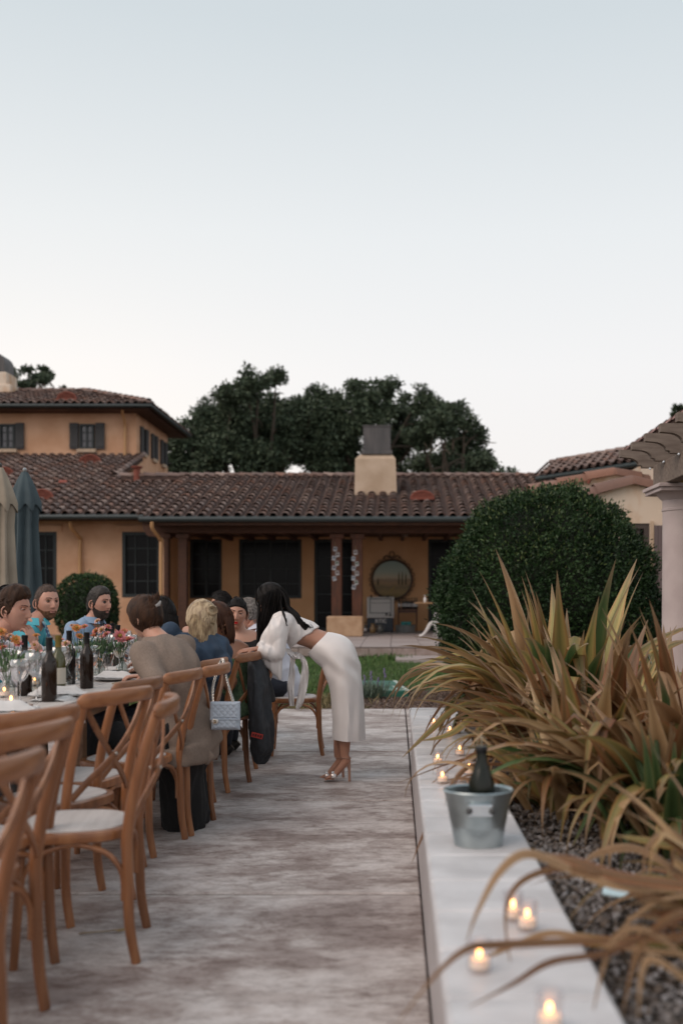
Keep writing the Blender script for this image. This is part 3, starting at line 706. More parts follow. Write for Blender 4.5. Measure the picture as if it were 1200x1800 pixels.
# nearer roof whose ridge runs toward the viewer, behind the pergola
xw = 5.0; zw_ = 1.25 + .634 * xw
mb = MB(); mb.box((xw + .9, 18.4, 1.9), (1.6, 6.2, 4.2)); wing = mb
barn = thing('long_wing', 'long wing with pink edged tile roof running behind the pergola rafters', 'house', (6, 18, 0))
mb.build('wall', stucco_pale, barn, world=True, smooth=False)
slab_poly(barn, 'roof_deck', [(xw, 15.6, zw_), (xw, 21.6, zw_), (xw - .16, 21.6, zw_ - .09), (xw - .16, 15.6, zw_ - .09)], .05, pan_m)
slab_poly(barn, 'roof_deck', [(xw, 15.6, zw_), (xw, 21.6, zw_), (xw + 2.3, 21.6, zw_ - .85), (xw + 2.3, 15.6, zw_ - .85)], .08, pan_m)
yy = 15.6
while yy < 21.4:
    mb = MB(); rings = [[Vector((xw + .1 * k2 * math.cos(PI * k / 6), yy + dy, zw_ - .02 + .09 * k2 * math.sin(PI * k / 6))) for k in range(7)] for dy, k2 in ((0, 1.25), (.56, 1.))]
    mb.add(rings[0] + rings[1], [(k, k + 1, k + 8, k + 7) for k in range(6)]); mb.build('ridge_tile', mat('pale_pink_tile', (.36, .22, .20), .8, (.26, .15, .13), 8), barn, world=True); yy += .52


# ------------------------------------------------------------------ pergola
perg_m = mat('grey_brown_timber', (.14, .105, .085), .8, (.21, .165, .135), 5, stretch=(1, 6, 6), bump=.2, bscale=30)
plaster_col = mat('column_plaster', (.42, .345, .335), .85, (.50, .425, .41), 3, bump=.15, bscale=50)
perg = thing('pergola', 'timber pergola with scrolled rafter ends on a round plastered column', 'pergola', (2.75, 9.5, .3))
Yp = 9.5; cx = 2.74; zt = Z_(858, Yp)
prof = [(.225, .2), (.225, .34), (.205, .37), (.2, .42), (.192, zt - .30), (.192, zt - .225), (.2, zt - .22), (.2, zt - .20), (.193, zt - .195), (.193, zt - .12), (.215, zt - .10), (.25, zt - .06), (.27, zt - .05)]
mb = MB(); mb.lathe(prof, (cx + .0, Yp, 0), 40, (True, True)); colo = mb.build('column', plaster_col, perg, world=True)
mb = MB(); mb.box((cx, Yp, zt - .035), (.58, .58, .035), bev=.004); mb.box((cx, Yp, zt), (.62, .62, .035), bev=.005); mb.build('capital', plaster_col, colo, world=True, smooth=False)
bz0, bz1 = zt + .018, zt + .20
for bx in (2.56, 2.92):
    mb = MB(); mb.box((bx, 6.2, (bz0 + bz1) / 2 + .02), (.11, 7.0, .21), bev=.006); mb.build('beam', perg_m, perg, world=True, smooth=False)
mb = MB(); mb.box((2.74, Yp - .05, zt + .13), (.12, .12, .24), bev=.005); mb.build('post_block', mat('yellow_new_timber', (.26, .17, .06), .8, (.20, .12, .045), 20), perg, world=True, smooth=False)
yy = 9.8; rz0 = bz1 + .03
while yy > 2.5:
    x0 = 2.2; h_ = .165; P_ = [(x0, rz0 + .175), (x0, rz0 + .105), (x0 + .05, rz0 + .10)]
    P_ += [(x0 + .055 + .13 * math.sin(a) , rz0 + .10 - .075 * (1 - math.cos(a))) for a in np.linspace(0, PI / 2, 6)][1:]
    P_ += [(x0 + .215, rz0 + .02), (x0 + .22, rz0), (4.6, rz0), (4.6, rz0 + .175)]
    mb = MB(); mb.prism(P_, yy - .035, yy + .035); mb.build('rafter', perg_m, perg, world=True, smooth=False)
    mb = MB(); mb.ball((2.49, yy - .04, rz0 - .012), .012, 8, 6); mb.build('bulb', mat('bulb_glass', (.6, .65, .7), .1), perg, world=True)
    yy -= .497
# second column out of frame carries the near end
mb = MB(); mb.lathe(prof, (cx, 3.2, 0), 24, (True, True)); mb.build('column', plaster_col, perg, world=True)

# ------------------------------------------------------------------ shrubs
leaf_hedge = mat('hedge_leaf', (.006, .018, .006), .55, (.034, .068, .020), 2.0, contrast=(.38, .62), imix=.5, coords='Object', island=[(.010, .034, .009), (.022, .058, .015), (.008, .025, .008), (.035, .075, .020), (.014, .045, .013)], spec=.3)
leaf_tip = mat('hedge_new_leaf', (.09, .13, .03), .5, island=[(.07, .12, .03), (.12, .15, .05), (.05, .09, .02)])
core_m = mat('shrub_shade_core', (.012, .016, .009), 1)  # near-black green, the shade deep in the foliage put into the colour
def ball_shrub(name, label, c, r, n, size, z0, boxy=1., bump=.06, wob=3., top=None):
    root = thing(name, label, 'bush', (c[0], c[1], z0)); c = np.array(c, float); r = np.array(r, float)
    d = unit_rand(n * 2)
    d = d[(c[2] + d[:, 2] * r[2]) > z0][:n]; n = len(d)
    k = np.array([1 + bump * (noise.noise(Vector(v) * wob) + .5 * noise.noise(Vector(v) * wob * 2.7)) for v in d])
    q = (np.abs(d) ** (2 * boxy)).sum(axis=1) ** (-1 / (2 * boxy))
    dep = 1 - .10 * rng.random(n) ** 1.5 + .02 * rng.normal(size=n)
    P = d * r * (k * q * dep)[:, None] + c - np.array([c[0], c[1], z0])
    V, Fq = leaves(P, d + .8 * rng.normal(size=(n, 3)) + np.array([0, 0, .3]), d + .6 * rng.normal(size=(n, 3)), size * (.6 + .8 * rng.random(n)), size * .5 * (.7 + .6 * rng.random(n)))
    o = np_mesh('foliage', V, Fq, leaf_hedge, root); o['kind'] = 'stuff'
    sel = (d[:, 2] > .35) & (rng.random(n) < .07); m_ = sel.sum()
    V, Fq = leaves(P[sel] + d[sel] * .03, d[sel] + .5 * rng.normal(size=(m_, 3)) + np.array([0, 0, .8]), d[sel], size * (.8 + .6 * rng.random(m_)), size * .35 * np.ones(m_))
    o = np_mesh('new_growth', V, Fq, leaf_tip, root); o['kind'] = 'stuff'
    mb = MB(); mb.ball((0, 0, c[2] - z0), [a * .88 for a in r], 24, 16)  # solid dark core standing in for the bush's shaded inside
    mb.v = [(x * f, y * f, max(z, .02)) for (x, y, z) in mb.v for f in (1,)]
    mb.build('shade_core', core_m, root)
    mb = MB()
    for i in range(6):
        a = i * 1.05; mb.tube([(0.1 * math.cos(a), .1 * math.sin(a), 0), (.35 * r[0] * math.cos(a), .35 * r[1] * math.sin(a), (c[2] - z0) * .9)], [.04, .02], 6)
    mb.build('stem', mat('shrub_bark', (.08, .06, .045), .9), root); return root
ball_shrub('clipped_bush', 'huge dome shaped dark green clipped bush beside the pergola column', (X_(962, 12.6), 12.6, 1.04), (1.36, 1.25, 1.56), 80000, .046, .02, 1.0, .13, 3.2)
ball_shrub('clipped_bush', 'small rounded clipped bush against the ochre wall behind the bearded man', (X_(153, 22), 22, 1.0), (.64, .6, .74), 7000, .07, -.05, 1.25, .04, 3)
# low grey plant at its foot
def tuft(name, label, c, n, hgt, m, spread=.5, parent=None, wid=.012):
    P = np.stack([c[0] + .35 * spread * rng.normal(size=n), c[1] + .35 * spread * rng.normal(size=n), np.full(n, c[2])], 1)
    D = np.stack([.5 * rng.normal(size=n), .5 * rng.normal(size=n), np.ones(n)], 1)
    V, Fq = leaves(P - np.array(c), D, unit_rand(n), hgt * (.5 + .6 * rng.random(n)), np.full(n, wid), 0)
    o = np_mesh(name, V, Fq, m); o.location = c; tag(o, label, 'plant', kind='stuff' if name in ('leafy_weed', 'dry_grass_fringe') else None); return o
lav_m = mat('lavender_leaf', (.12, .16, .12), .8, island=[(.09, .13, .09), (.16, .20, .16), (.06, .10, .05)])
tuft('lavender_plant', 'grey green lavender clump growing beside the green cover', at(648, 1226, 12.35), 420, .24, lav_m, .28)
tuft('lavender_plant', 'small dark leafy tuft at the lawn edge left of the white skirt', at(455, 1205, 15), 300, .25, lav_m, .4)
tuft('leafy_weed', 'low leafy weed at the foot of the terrace riser', (X_(678, 19.3), 19.3, .03), 260, .17, grass_m, .7, wid=.02)
tuft('dry_grass_fringe', 'dry grass fringe beside the empty chair at the patio edge', at(556, 1238, 11.5), 500, .13, MATS['dry_grass_blades'], .7)
lavf = mat('lavender_flower', (.20, .16, .30), .8)
for (px, py), lw__ in zip(((652, 1185), (676, 1180), (664, 1196), (641, 1192)), ('second from the left', 'rightmost and tallest', 'third from the left and lowest', 'leftmost')):
    p = at(px, py, 12.7); mb = MB(); mb.tube([p - Vector((.02, 0, .22)), p], .004, 5)
    for k in range(6): mb.ball(p + Vector((random.uniform(-.012, .012), 0, -.02 * k + .03)), .013, 6, 4)
    o = mb.build('lavender_flower', lavf); tag(o, 'pale violet lavender spike over the lawn edge, ' + lw__, 'flower', 'lavender spikes at the lawn edge')

# ------------------------------------------------------------------ trees
oak_leaf = mat('oak_leaf', (.03, .05, .02), .7, island=[(.040, .066, .036), (.064, .094, .050), (.026, .046, .024), (.084, .112, .064)])
bark = mat('oak_bark', (.06, .045, .035), .95, (.10, .08, .06), 12, bump=.5)
def tree(name, label, Y, lobes, n, size, base_px, seed, ground=0, trunk_r=.35, leafm=None, spread=1.):
    "lobes: photo-plane circles (px, py, radius px); each is a leafy bough at its own depth"
    rs_ = random.Random(seed); bx = X_(base_px, Y); root = thing(name, label, 'tree', (bx, Y, ground)); k = Y / F
    C = []; Rr = []; tips = []
    for (px, py, r) in lobes:
        dy = rs_.uniform(-2.2, 2.2) * spread; c = at(px, py, Y) + Vector((0, dy, 0)); tips.append(c)
        sub = max(6, int(r / 1.9))
        for _ in range(sub):
            a = unit_rand(1)[0]; rr = min(r * k * .45, .35 + .5 * rng.random()); cc = np.array(c) + a * np.array([1, 1, .9]) * (r * k * (rng.random() ** .45) * 1.02)
            C.append(cc - np.array([bx, Y, ground])); Rr.append([rr * 1.2, rr, rr * .75])
    o = leaf_mass('crown', C, Rr, n, size, leafm or oak_leaf, root, .1); o['kind'] = 'stuff'
    mb = MB(); hub = Vector((0, 0, (min(t.z for t in tips) - ground) * .75))
    mb.tube(cr([(0, 0, 0), (trunk_r * .3, 0, hub.z * .5), tuple(hub)], 4), [trunk_r * (1.25 - .4 * i / 8) for i in range(9)], 10)
    for t in tips:
        e = t - Vector((bx, Y, ground)); mid = hub.lerp(e, .5) + Vector((rs_.uniform(-.5, .5), rs_.uniform(-.5, .5), -.4)) * min(1, (e - hub).length / 4)
        P_ = cr([tuple(hub * .96), tuple(mid), tuple(e)], 4); mb.tube(P_, [trunk_r * (.42 - .38 * i / 8) for i in range(9)], 6)
        for q in range(3):
            s = Vector(P_[5 + q % 3]); d = Vector((rs_.gauss(0, 1), rs_.gauss(0, 1), rs_.gauss(.3, .7))) * .5 * min(1, trunk_r * 4); mb.tube([s, s + d * .5 + Vector((0, 0, .1)), s + d], [.05, .035, .015], 5)
    mb.build('trunk', bark, root); return root
tree('oak_tree', 'broad dark oak behind the roof, left half of the tree mass with the highest crown', 46,
     [(330, 790, 34), (352, 745, 30), (335, 825, 40), (395, 712, 28), (385, 760, 38), (400, 815, 42), (445, 694, 28), (440, 750, 42), (455, 810, 44), (490, 680, 24), (500, 720, 40), (505, 780, 46), (530, 700, 24), (550, 750, 38), (555, 810, 42), (310, 835, 28), (442, 722, 36), (472, 708, 32), (515, 738, 36), (482, 752, 38), (535, 718, 28), (465, 690, 24), (350, 722, 26), (322, 768, 28), (410, 765, 36), (420, 725, 34), (470, 735, 36), (360, 780, 36), (475, 790, 40)], 72000, .18, 430, 3, -.5, .45)
tree('oak_tree', 'dark oak crown standing directly behind the roof chimney', 48,
     [(585, 720, 30), (600, 770, 40), (610, 820, 44), (640, 700, 26), (655, 740, 34), (680, 690, 24), (705, 715, 34), (690, 775, 40), (665, 820, 40), (735, 710, 26), (740, 760, 34), (560, 705, 20), (620, 740, 34), (570, 790, 40)], 46000, .18, 640, 4, -.5, .45)
tree('oak_tree', 'thinner dark oak at the right end of the tree mass right of the chimney', 44,
     [(800, 722, 24), (832, 762, 26), (852, 795, 20), (770, 702, 20), (845, 820, 22), (745, 810, 30), (765, 760, 30), (785, 730, 22), (805, 775, 32), (790, 820, 34), (830, 795, 26), (838, 825, 24), (815, 745, 20), (735, 770, 24)], 24000, .17, 785, 5, -.5, .35)
tree('slender_tree', 'light airy treetop showing above the upper storey roof beside its chimney', 52,
     [(45, 660, 12), (60, 648, 11), (72, 665, 14), (88, 675, 10), (50, 680, 14), (104, 684, 9), (121, 688, 7), (35, 672, 12), (90, 668, 9), (75, 650, 9), (60, 690, 16), (85, 690, 12), (64, 640, 8), (54, 655, 10)], 5200, .17, 65, 6, -.5, .2)
tree('young_tree', 'small wispy treetop just above the roof ridge beyond the big oaks', 50,
     [(878, 832, 8), (896, 836, 7), (866, 838, 8), (882, 845, 12)], 260, .22, 880, 7, -.5, .12)
# little conifer over the pergola
root = thing('cypress_tree', 'pointed conifer top peeping above the pergola rafters', 'tree', (X_(1191, 40), 40, -.5)); n = 2600
zt_ = Z_(716, 40) + .5; hh = rng.random(n); a = rng.random(n) * 2 * PI; rr = (.05 + .85 * hh) * (.5 + .5 * rng.random(n))
P = np.stack([rr * np.cos(a), rr * np.sin(a), zt_ - hh * 3.2], 1); D = np.stack([np.cos(a), np.sin(a), .4 + .5 * rng.normal(size=n)], 1)
V, Fq = leaves(P, D, unit_rand(n), .2 + .1 * rng.random(n), np.full(n, .07)); o = np_mesh('crown', V, Fq, oak_leaf, root); o['kind'] = 'stuff'
MB().tube([(0, 0, 0), (0, 0, zt_ - .2)], [.2, .02], 8).build('trunk', bark, root)

# ------------------------------------------------------------------ flax plants in the bed
def flax_mat(name, a, b, c):
    m = bpy.data.materials.new(name); m.use_nodes = True; t = m.node_tree; N = t.nodes; L = t.links; bs = N['Principled BSDF']
    tcn = N.new('ShaderNodeTexCoord'); s = N.new('ShaderNodeSeparateXYZ'); L.new(tcn.outputs['UV'], s.inputs[0])
    w_ = N.new('ShaderNodeTexNoise'); w_.inputs['Scale'].default_value = 6; mp = N.new('ShaderNodeMapping'); mp.inputs['Scale'].default_value = (9, .6, 1)
    L.new(tcn.outputs['UV'], mp.inputs[0]); L.new(mp.outputs[0], w_.inputs['Vector'])
    r = N.new('ShaderNodeValToRGB'); el = r.color_ramp.elements; el[0].position = 0; el[0].color = (*a, 1); el[1].position = 1; el[1].color = (*a, 1)
    for p, cc in ((.10, a), (.2, b), (.5, c), (.8, b), (.92, a)): q = el.new(p); q.color = (*cc, 1)
    L.new(s.outputs['X'], r.inputs[0])
    oi = N.new('ShaderNodeObjectInfo'); r2 = N.new('ShaderNodeValToRGB'); L.new(oi.outputs['Random'], r2.inputs[0]); e2 = r2.color_ramp.elements
    e2[0].color = (.62, .52, .42, 1); e2[1].color = (1.12, 1.08, .85, 1); q = e2.new(.5); q.color = (1, .9, .75, 1)
    mu = N.new('ShaderNodeMix'); mu.data_type = 'RGBA'; mu.blend_type = 'MULTIPLY'; mu.inputs[0].default_value = 1
    L.new(r.outputs[0], mu.inputs[6]); L.new(r2.outputs[0], mu.inputs[7])
    m3 = N.new('ShaderNodeMix'); m3.data_type = 'RGBA'; m3.inputs[7].default_value = (c[0] * .55, c[1] * .45, c[2] * .4, 1); mr = N.new('ShaderNodeMapRange'); mr.inputs['From Min'].default_value = .45; mr.inputs['From Max'].default_value = .7; mr.inputs['To Max'].default_value = .55
    L.new(w_.outputs['Fac'], mr.inputs['Value']); L.new(mr.outputs[0], m3.inputs[0]); L.new(mu.outputs[2], m3.inputs[6]); tp = N.new('ShaderNodeMix'); tp.data_type = 'RGBA'; tp.inputs[7].default_value = (.30, .20, .12, 1); ad2 = N.new('ShaderNodeMath'); ad2.operation = 'MULTIPLY_ADD'; L.new(w_.outputs['Fac'], ad2.inputs[0]); ad2.inputs[1].default_value = .35; L.new(s.outputs['Y'], ad2.inputs[2]); mt = N.new('ShaderNodeMapRange'); mt.inputs['From Min'].default_value = .95; mt.inputs['From Max'].default_value = 1.12; mt.inputs['To Max'].default_value = .85; L.new(ad2.outputs[0], mt.inputs['Value']); L.new(mt.outputs[0], tp.inputs[0]); L.new(m3.outputs[2], tp.inputs[6]); m3 = tp; L.new(m3.outputs[2], bs.inputs['Base Color'])
    bs.inputs['Roughness'].default_value = .34; bs.inputs['Specular IOR Level'].default_value = .6
    nb = N.new('ShaderNodeTexNoise'); nb.inputs['Scale'].default_value = 5; nb.inputs['Detail'].default_value = 6; mb_ = N.new('ShaderNodeMapping'); mb_.inputs['Scale'].default_value = (14, .5, 1); L.new(tcn.outputs['UV'], mb_.inputs[0]); L.new(mb_.outputs[0], nb.inputs['Vector']); bp = N.new('ShaderNodeBump'); bp.inputs['Strength'].default_value = .7; bp.inputs['Distance'].default_value = .004; L.new(nb.outputs['Fac'], bp.inputs['Height']); L.new(bp.outputs[0], bs.inputs['Normal'])
    o = N['Material Output']; tl = N.new('ShaderNodeBsdfTranslucent'); L.new(m3.outputs[2], tl.inputs[0]); mi = N.new('ShaderNodeMixShader'); mi.inputs[0].default_value = .3
    L.new(bs.outputs[0], mi.inputs[1]); L.new(tl.outputs[0], mi.inputs[2]); L.new(mi.outputs[0], o.inputs[0]); return m
FL = {'copper': flax_mat('copper_leaf', (.36, .19, .09), (.36, .27, .12), (.22, .21, .09)),
      'gold': flax_mat('gold_leaf', (.52, .33, .15), (.50, .42, .18), (.24, .25, .10)),
      'tan': flax_mat('dry_tan_leaf', (.60, .44, .30), (.54, .38, .24), (.42, .28, .17)),
      'green': flax_mat('olive_leaf', (.16, .20, .09), (.09, .17, .07), (.06, .12, .05)),
      'rust': flax_mat('rust_leaf', (.33, .14, .075), (.32, .18, .095), (.19, .12, .065))}
def blade_mesh(Ln, Wd, lean, curl, m, twist=0., fold_at=None, sd=0):
    "strap leaf rising from the origin along +X lean: arching centre line, folded keel, tapered tip"
    rr = random.Random(sd); n = 14; pts = []; ang = lean; p = Vector((0, 0, 0)); ds = Ln / n
    for i in range(n + 1):
        pts.append(p.copy()); t = i / n
        a = ang
        if fold_at is not None and t > fold_at: a = ang + (2.75 - ang) * min(1, (t - fold_at) / .09)
        p = p + Vector((math.sin(a), 0, math.cos(a))) * ds; ang += curl * ds * (.5 + 1.6 * t)
    vs = []; fs = []; uv = []
    for i, p in enumerate(pts):
        t = i / n; wd = 1.35 * Wd * (.62 + .5 * math.sin(PI * min(1, t * 1.25))) * (1 - max(0, (t - .55) / .45) ** 1.6) + .0008
        q = pts[min(i + 1, n)] - pts[max(i - 1, 0)]; q.normalize(); s = Vector((0, 1, 0)); tw = twist * t
        up = q.cross(s); s2 = s * math.cos(tw) + up * math.sin(tw); u2 = q.cross(s2); k = .28 * wd * (1 - .5 * t)
        for j, (a, b) in enumerate(((-1, k), (-.5, k * .35), (0, -k * .4), (.5, k * .35), (1, k))):
            vs.append(tuple(p + s2 * (a * wd / 2) - u2 * b)); uv.append((j / 4, t))
    for i in range(n):
        for j in range(4): a = i * 5 + j; fs.append((a, a + 1, a + 6, a + 5))
    me = bpy.data.meshes.new('leaf'); me.from_pydata(vs, [], fs); me.update(); ul = me.uv_layers.new(name='UV')
    for l in me.loops: ul.data[l.index].uv = uv[l.vertex_index]
    me.polygons.foreach_set('use_smooth', [True] * len(me.polygons)); me.materials.append(m); return me
BL = {}
for i, kk in enumerate(('copper', 'gold', 'tan', 'green', 'rust')):
    BL[kk] = []
    for j in range(9):
        L0 = (1.12, .95, 1.05, .85, 1.2, .9, 1.0, 1.1, .8)[j]; ln = (.10, .18, .32, .45, .25, .55, .38, .15, .62)[j]; cu = (.25, .6, 1.0, 1.5, 1.9, 1.3, .7, 1.0, 1.9)[j]
        BL[kk].append(blade_mesh(L0, .056 * (1, .85, 1.1, .75, .9, .7, 1., .9, .8)[j], ln, cu, FL[kk], (.2, -.5, .8, -.3, .5, 1., -.8, .1, .4)[j], (None, None, None, None, None, .50, .42, .58, .48)[j], i * 9 + j))
def flax(label, c, n, scale, mix, seed, lean0=0., bias=None, wide=1., wscale=1.):
    rr = random.Random(seed); root = thing('flax_plant', label, 'plant', c, 0, 'flax plants in the bed'); del root['group']
    n = int(n * 1.15); kinds = [k for k, q in mix for _ in range(q)]
    for i in range(n):
        kk = rr.choice(kinds); f = i / n; lo = [0, 1, 7, 2] if f < .35 else ([2, 4, 6, 3, 1] if f < .7 else [3, 5, 8, 4, 2])
        me = BL[kk][rr.choice(lo)]; o = bpy.data.objects.new('leaf', me); col.objects.link(o); o.parent = root
        a = rr.uniform(0, 2 * PI)
        if bias is not None and rr.random() < bias[1]: a = bias[0] + rr.gauss(0, .7)
        rad = rr.uniform(.01, .10) * (1 + f * 1.5) * wide; s = scale * rr.uniform(.72, 1.08)
        o.location = (rad * math.cos(a), rad * math.sin(a), -.03); o.rotation_euler = (rr.uniform(-.12, .12), lean0 + rr.uniform(-.08, .16), a); o.scale = (s, s * rr.uniform(.85, 1.25) * wscale, s)
    return root
PIa = PI
warm = [('copper', 4), ('gold', 5), ('tan', 6), ('rust', 2), ('green', 3)]
flax('farthest flax clump at the end of the white wall with spiky gold leaves', (.95, 7.5, .33), 120, .80, [('gold', 5), ('copper', 4), ('rust', 2), ('green', 2)], 11, .1, (PI, .4))
flax('tall copper and gold flax clump whose spiky leaves stand highest against the dark bush', (1.0, 5.9, .33), 170, 1.06, warm, 12, 0, (PI, .15), 1.5, 1.5)
flax('bushy copper flax clump overhanging the candles and bucket on the wall', (.98, 4.9, .33), 170, .80, [('copper', 4), ('tan', 3), ('rust', 4), ('gold', 2)], 13, .15, (PI, .3), 1.2, 1.35)
flax('tan and rust flax clump at the right edge of the picture with broad folded leaves', (1.40, 4.6, .33), 150, .82, [('tan', 5), ('copper', 3), ('rust', 3), ('green', 1)], 14, .1, None, 1.4, 1.55)
flax('broad leaved flax clump in front of the pergola column', (1.75, 6.3, .33), 90, .74, warm, 15, .1, None, 1.3)
flax('low tan flax clump with hanging folded leaves between the bucket and the right edge', (1.13, 4.0, .33), 150, .84, [('tan', 6), ('copper', 3), ('rust', 3), ('gold', 2), ('green', 1)], 18, .25, None, 1.4, 1.4)
flax('short tan flax clump with folded leaves hanging by the inner wall edge', (.76, 4.3, .33), 95, .60, [('tan', 6), ('gold', 3), ('rust', 2), ('green', 2)], 19, .2, None, 1.3, 1.2)
flax('olive green young flax clump low at the right edge of the bed', (1.00, 3.62, .33), 60, .56, [('green', 8), ('tan', 2)], 16, .0, None, .8)
flax('drooping dry tan flax clump nearest the camera at the lower right corner', (1.06, 2.62, .33), 60, .62, [('tan', 6), ('rust', 4), ('copper', 3)], 17, .35, (PI, .45), 1.2, .8)
# loose drooping leaves of the near clump that cross the wall top, laid along photographed arcs
near = thing('flax_plant', 'sprawling brown flax with long thin leaves arching over the near end of the white wall', 'plant', (1.0, 2.3, .33))
def long_leaf(pts, wd, kk):
    P_ = [Vector(p) for p in cr([tuple(at(px, py, Y)) for px, py, Y in pts], 6)]; n = len(P_); vs = []; fs = []; uv = []
    for i, p in enumerate(P_):
        t = i / (n - 1); w_ = wd * (.8 + .3 * math.sin(PI * t)) * (1 - max(0, (t - .5) / .5) ** 1.5) + .0006
        q = (P_[min(i + 1, n - 1)] - P_[max(i - 1, 0)]).normalized(); s = q.cross(Vector((.2, -.8, .55))).normalized(); u = q.cross(s)
        for j, (a, b) in enumerate(((-1, .12), (-.5, .03), (0, 0), (.5, .03), (1, .12))): vs.append(tuple(p + s * a * w_ / 2 + u * b * w_ - near.location)); uv.append((j / 4, t))
    for i in range(n - 1):
        for j in range(4): a = i * 5 + j; fs.append((a, a + 1, a + 6, a + 5))
    me = bpy.data.meshes.new('leaf'); me.from_pydata(vs, [], fs); me.update(); ul = me.uv_layers.new(name='UV')
    for l in me.loops: ul.data[l.index].uv = uv[l.vertex_index]
    me.polygons.foreach_set('use_smooth', [True] * len(me.polygons)); me.materials.append(FL[kk]); link('leaf', me, near)
for pts, wd, kk in (
    ([(1235, 1560, 2.3), (1100, 1560, 2.3), (1010, 1530, 2.3), (930, 1500, 2.25), (880, 1530, 2.2), (840, 1600, 2.15), (818, 1660, 2.1)], .020, 'tan'),
    ([(1260, 1640, 2.3), (1130, 1570, 2.35), (1030, 1530, 2.3), (960, 1530, 2.3), (905, 1560, 2.25), (888, 1620, 2.25), (902, 1725, 2.2)], .014, 'rust'),
    ([(1260, 1640, 2.2), (1120, 1650, 2.2), (990, 1655, 2.2), (880, 1660, 2.1), (820, 1668, 2.0), (760, 1720, 1.95), (690, 1810, 1.9)], .016, 'rust'),
    ([(1230, 1680, 2.3), (1100, 1665, 2.3), (980, 1640, 2.3), (920, 1655, 2.3), (860, 1680, 2.25), (790, 1715, 2.2)], .014, 'tan'),
    ([(1220, 1600, 2.0), (1080, 1670, 2.0), (970, 1690, 2.0), (900, 1730, 2.0), (820, 1772, 1.95)], .012, 'rust'),
    ([(1210, 1670, 2.5), (1060, 1655, 2.5), (950, 1640, 2.5), (875, 1622, 2.5)], .030, 'gold'),
    ([(1230, 1560, 2.6), (1140, 1500, 2.7), (1090, 1490, 2.7), (1040, 1505, 2.7), (1010, 1540, 2.6)], .022, 'tan'),
    ([(1240, 1720, 2.0), (1150, 1640, 2.0), (1090, 1640, 2.0), (1060, 1700, 2.0), (1040, 1790, 1.95)], .012, 'tan'),
    ([(1260, 1600, 2.2), (1180, 1610, 2.1), (1120, 1680, 2.1), (1090, 1800, 2.0)], .014, 'rust'),
    ([(1250, 1500, 2.8), (1150, 1480, 2.8), (1080, 1468, 2.8)], .022, 'gold'),
    ([(1240, 1560, 2.2), (1090, 1540, 2.3), (1000, 1510, 2.35), (950, 1500, 2.4)], .025, 'rust'),
    ([(1240, 1750, 1.9), (1160, 1690, 1.9), (1130, 1700, 1.9), (1120, 1800, 1.85)], .014, 'tan')):
    long_leaf(pts, wd, kk)
wisp = thing('flax_plant', 'thin red brown flax blades hanging across the middle of the white wall', 'plant', (.95, 4.4, .33)); near = wisp
for pts, wd, kk in (
    ([(900, 1345, 4.6), (830, 1345, 4.4), (790, 1385, 4.2), (760, 1430, 4.1), (740, 1475, 4.0), (722, 1520, 3.95)], .017, 'rust'),
    ([(930, 1330, 4.8), (850, 1320, 4.6), (800, 1345, 4.5), (745, 1388, 4.3)], .010, 'rust'),
    ([(930, 1330, 4.8), (840, 1330, 4.6), (780, 1345, 4.5), (690, 1380, 4.3)], .008, 'rust'),
    ([(960, 1400, 4.3), (880, 1370, 4.2), (830, 1362, 4.1), (770, 1382, 4.0)], .010, 'rust'),
    ([(860, 1225, 5.6), (800, 1245, 5.4), (755, 1285, 5.2), (706, 1332, 5.0)], .034, 'copper'),
    ([(900, 1240, 5.2), (840, 1255, 5.1), (790, 1290, 5.0), (735, 1303, 4.9)], .034, 'gold'),
    ([(870, 1200, 5.8), (800, 1215, 5.8), (760, 1262, 5.7), (744, 1293, 5.6)], .014, 'rust'),
    ([(880, 1160, 6.2), (800, 1150, 6.2), (757, 1162, 6.2), (715, 1178, 6.1)], .02, 'gold'),
    ([(880, 1180, 6.2), (800, 1170, 6.2), (750, 1188, 6.1), (700, 1215, 6.1)], .012, 'copper')):
    long_leaf(pts, wd, kk)

# ------------------------------------------------------------------ on the wall: bucket, bottle, candles
ZW = .4385
galv = mat('galvanised_steel', (.34, .39, .40), .3, (.50, .56, .57), 7, metal=.92, bump=.05, bscale=30)
def tub(name, label, c, r, h, oval=(1, .8), m=galv):
    root = thing(name, label, 'bucket', c)
    mb = MB(); pr = [(r * .70, .0), (r * .72, .006), (r * .84, h * .5), (r * .86, h * .53), (r * .86, h * .56), (r, h - .008), (r + .006, h), (r + .002, h + .004), (r - .006, h - .002), (r * .85, h * .5), (r * .70, .008)]
    mb.lathe(pr, (0, 0, 0), 40, (True, True), oval); mb.build('bucket_body', m, root)
    for s in (-1, 1):
        mb = MB(); mb.box((0, s * (r * .93 * oval[1] + .006), h * .72), (r * .7, .012, h * .22), bev=.005); pl = mb.build('handle_plate', mat('bright_steel', (.62, .68, .72), .3, metal=.8), root, smooth=False)
        for sx in (-1, 1):
            mb = MB(); mb.ball((sx * r * .33, s * (r * .95 * oval[1] + .012), h * .72), .011, 8, 6); mb.build('rivet', mat('dark_rivet', (.05, .05, .05), .5), pl)
    return root
tub('ice_bucket', 'oval galvanised ice bucket holding a dark champagne bottle on the white wall', (.271, 3.27, ZW), .111, .18)
btl_green = mat('dark_bottle_glass', (.008, .010, .006), .18, spec=.35)
foil = mat('black_foil', (.010, .010, .011), .4, spec=.3)
root = thing('champagne_bottle', 'dark green champagne bottle with grey foil standing in the ice bucket', 'bottle', (.282, 3.27, ZW + .03))
MB().lathe([(.04, 0), (.044, .01), (.044, .15), (.042, .175), (.028, .215), (.018, .25), (.0165, .29), (.0165, .292)], (0, 0, 0), 20, (True, True)).build('bottle_body', btl_green, root)
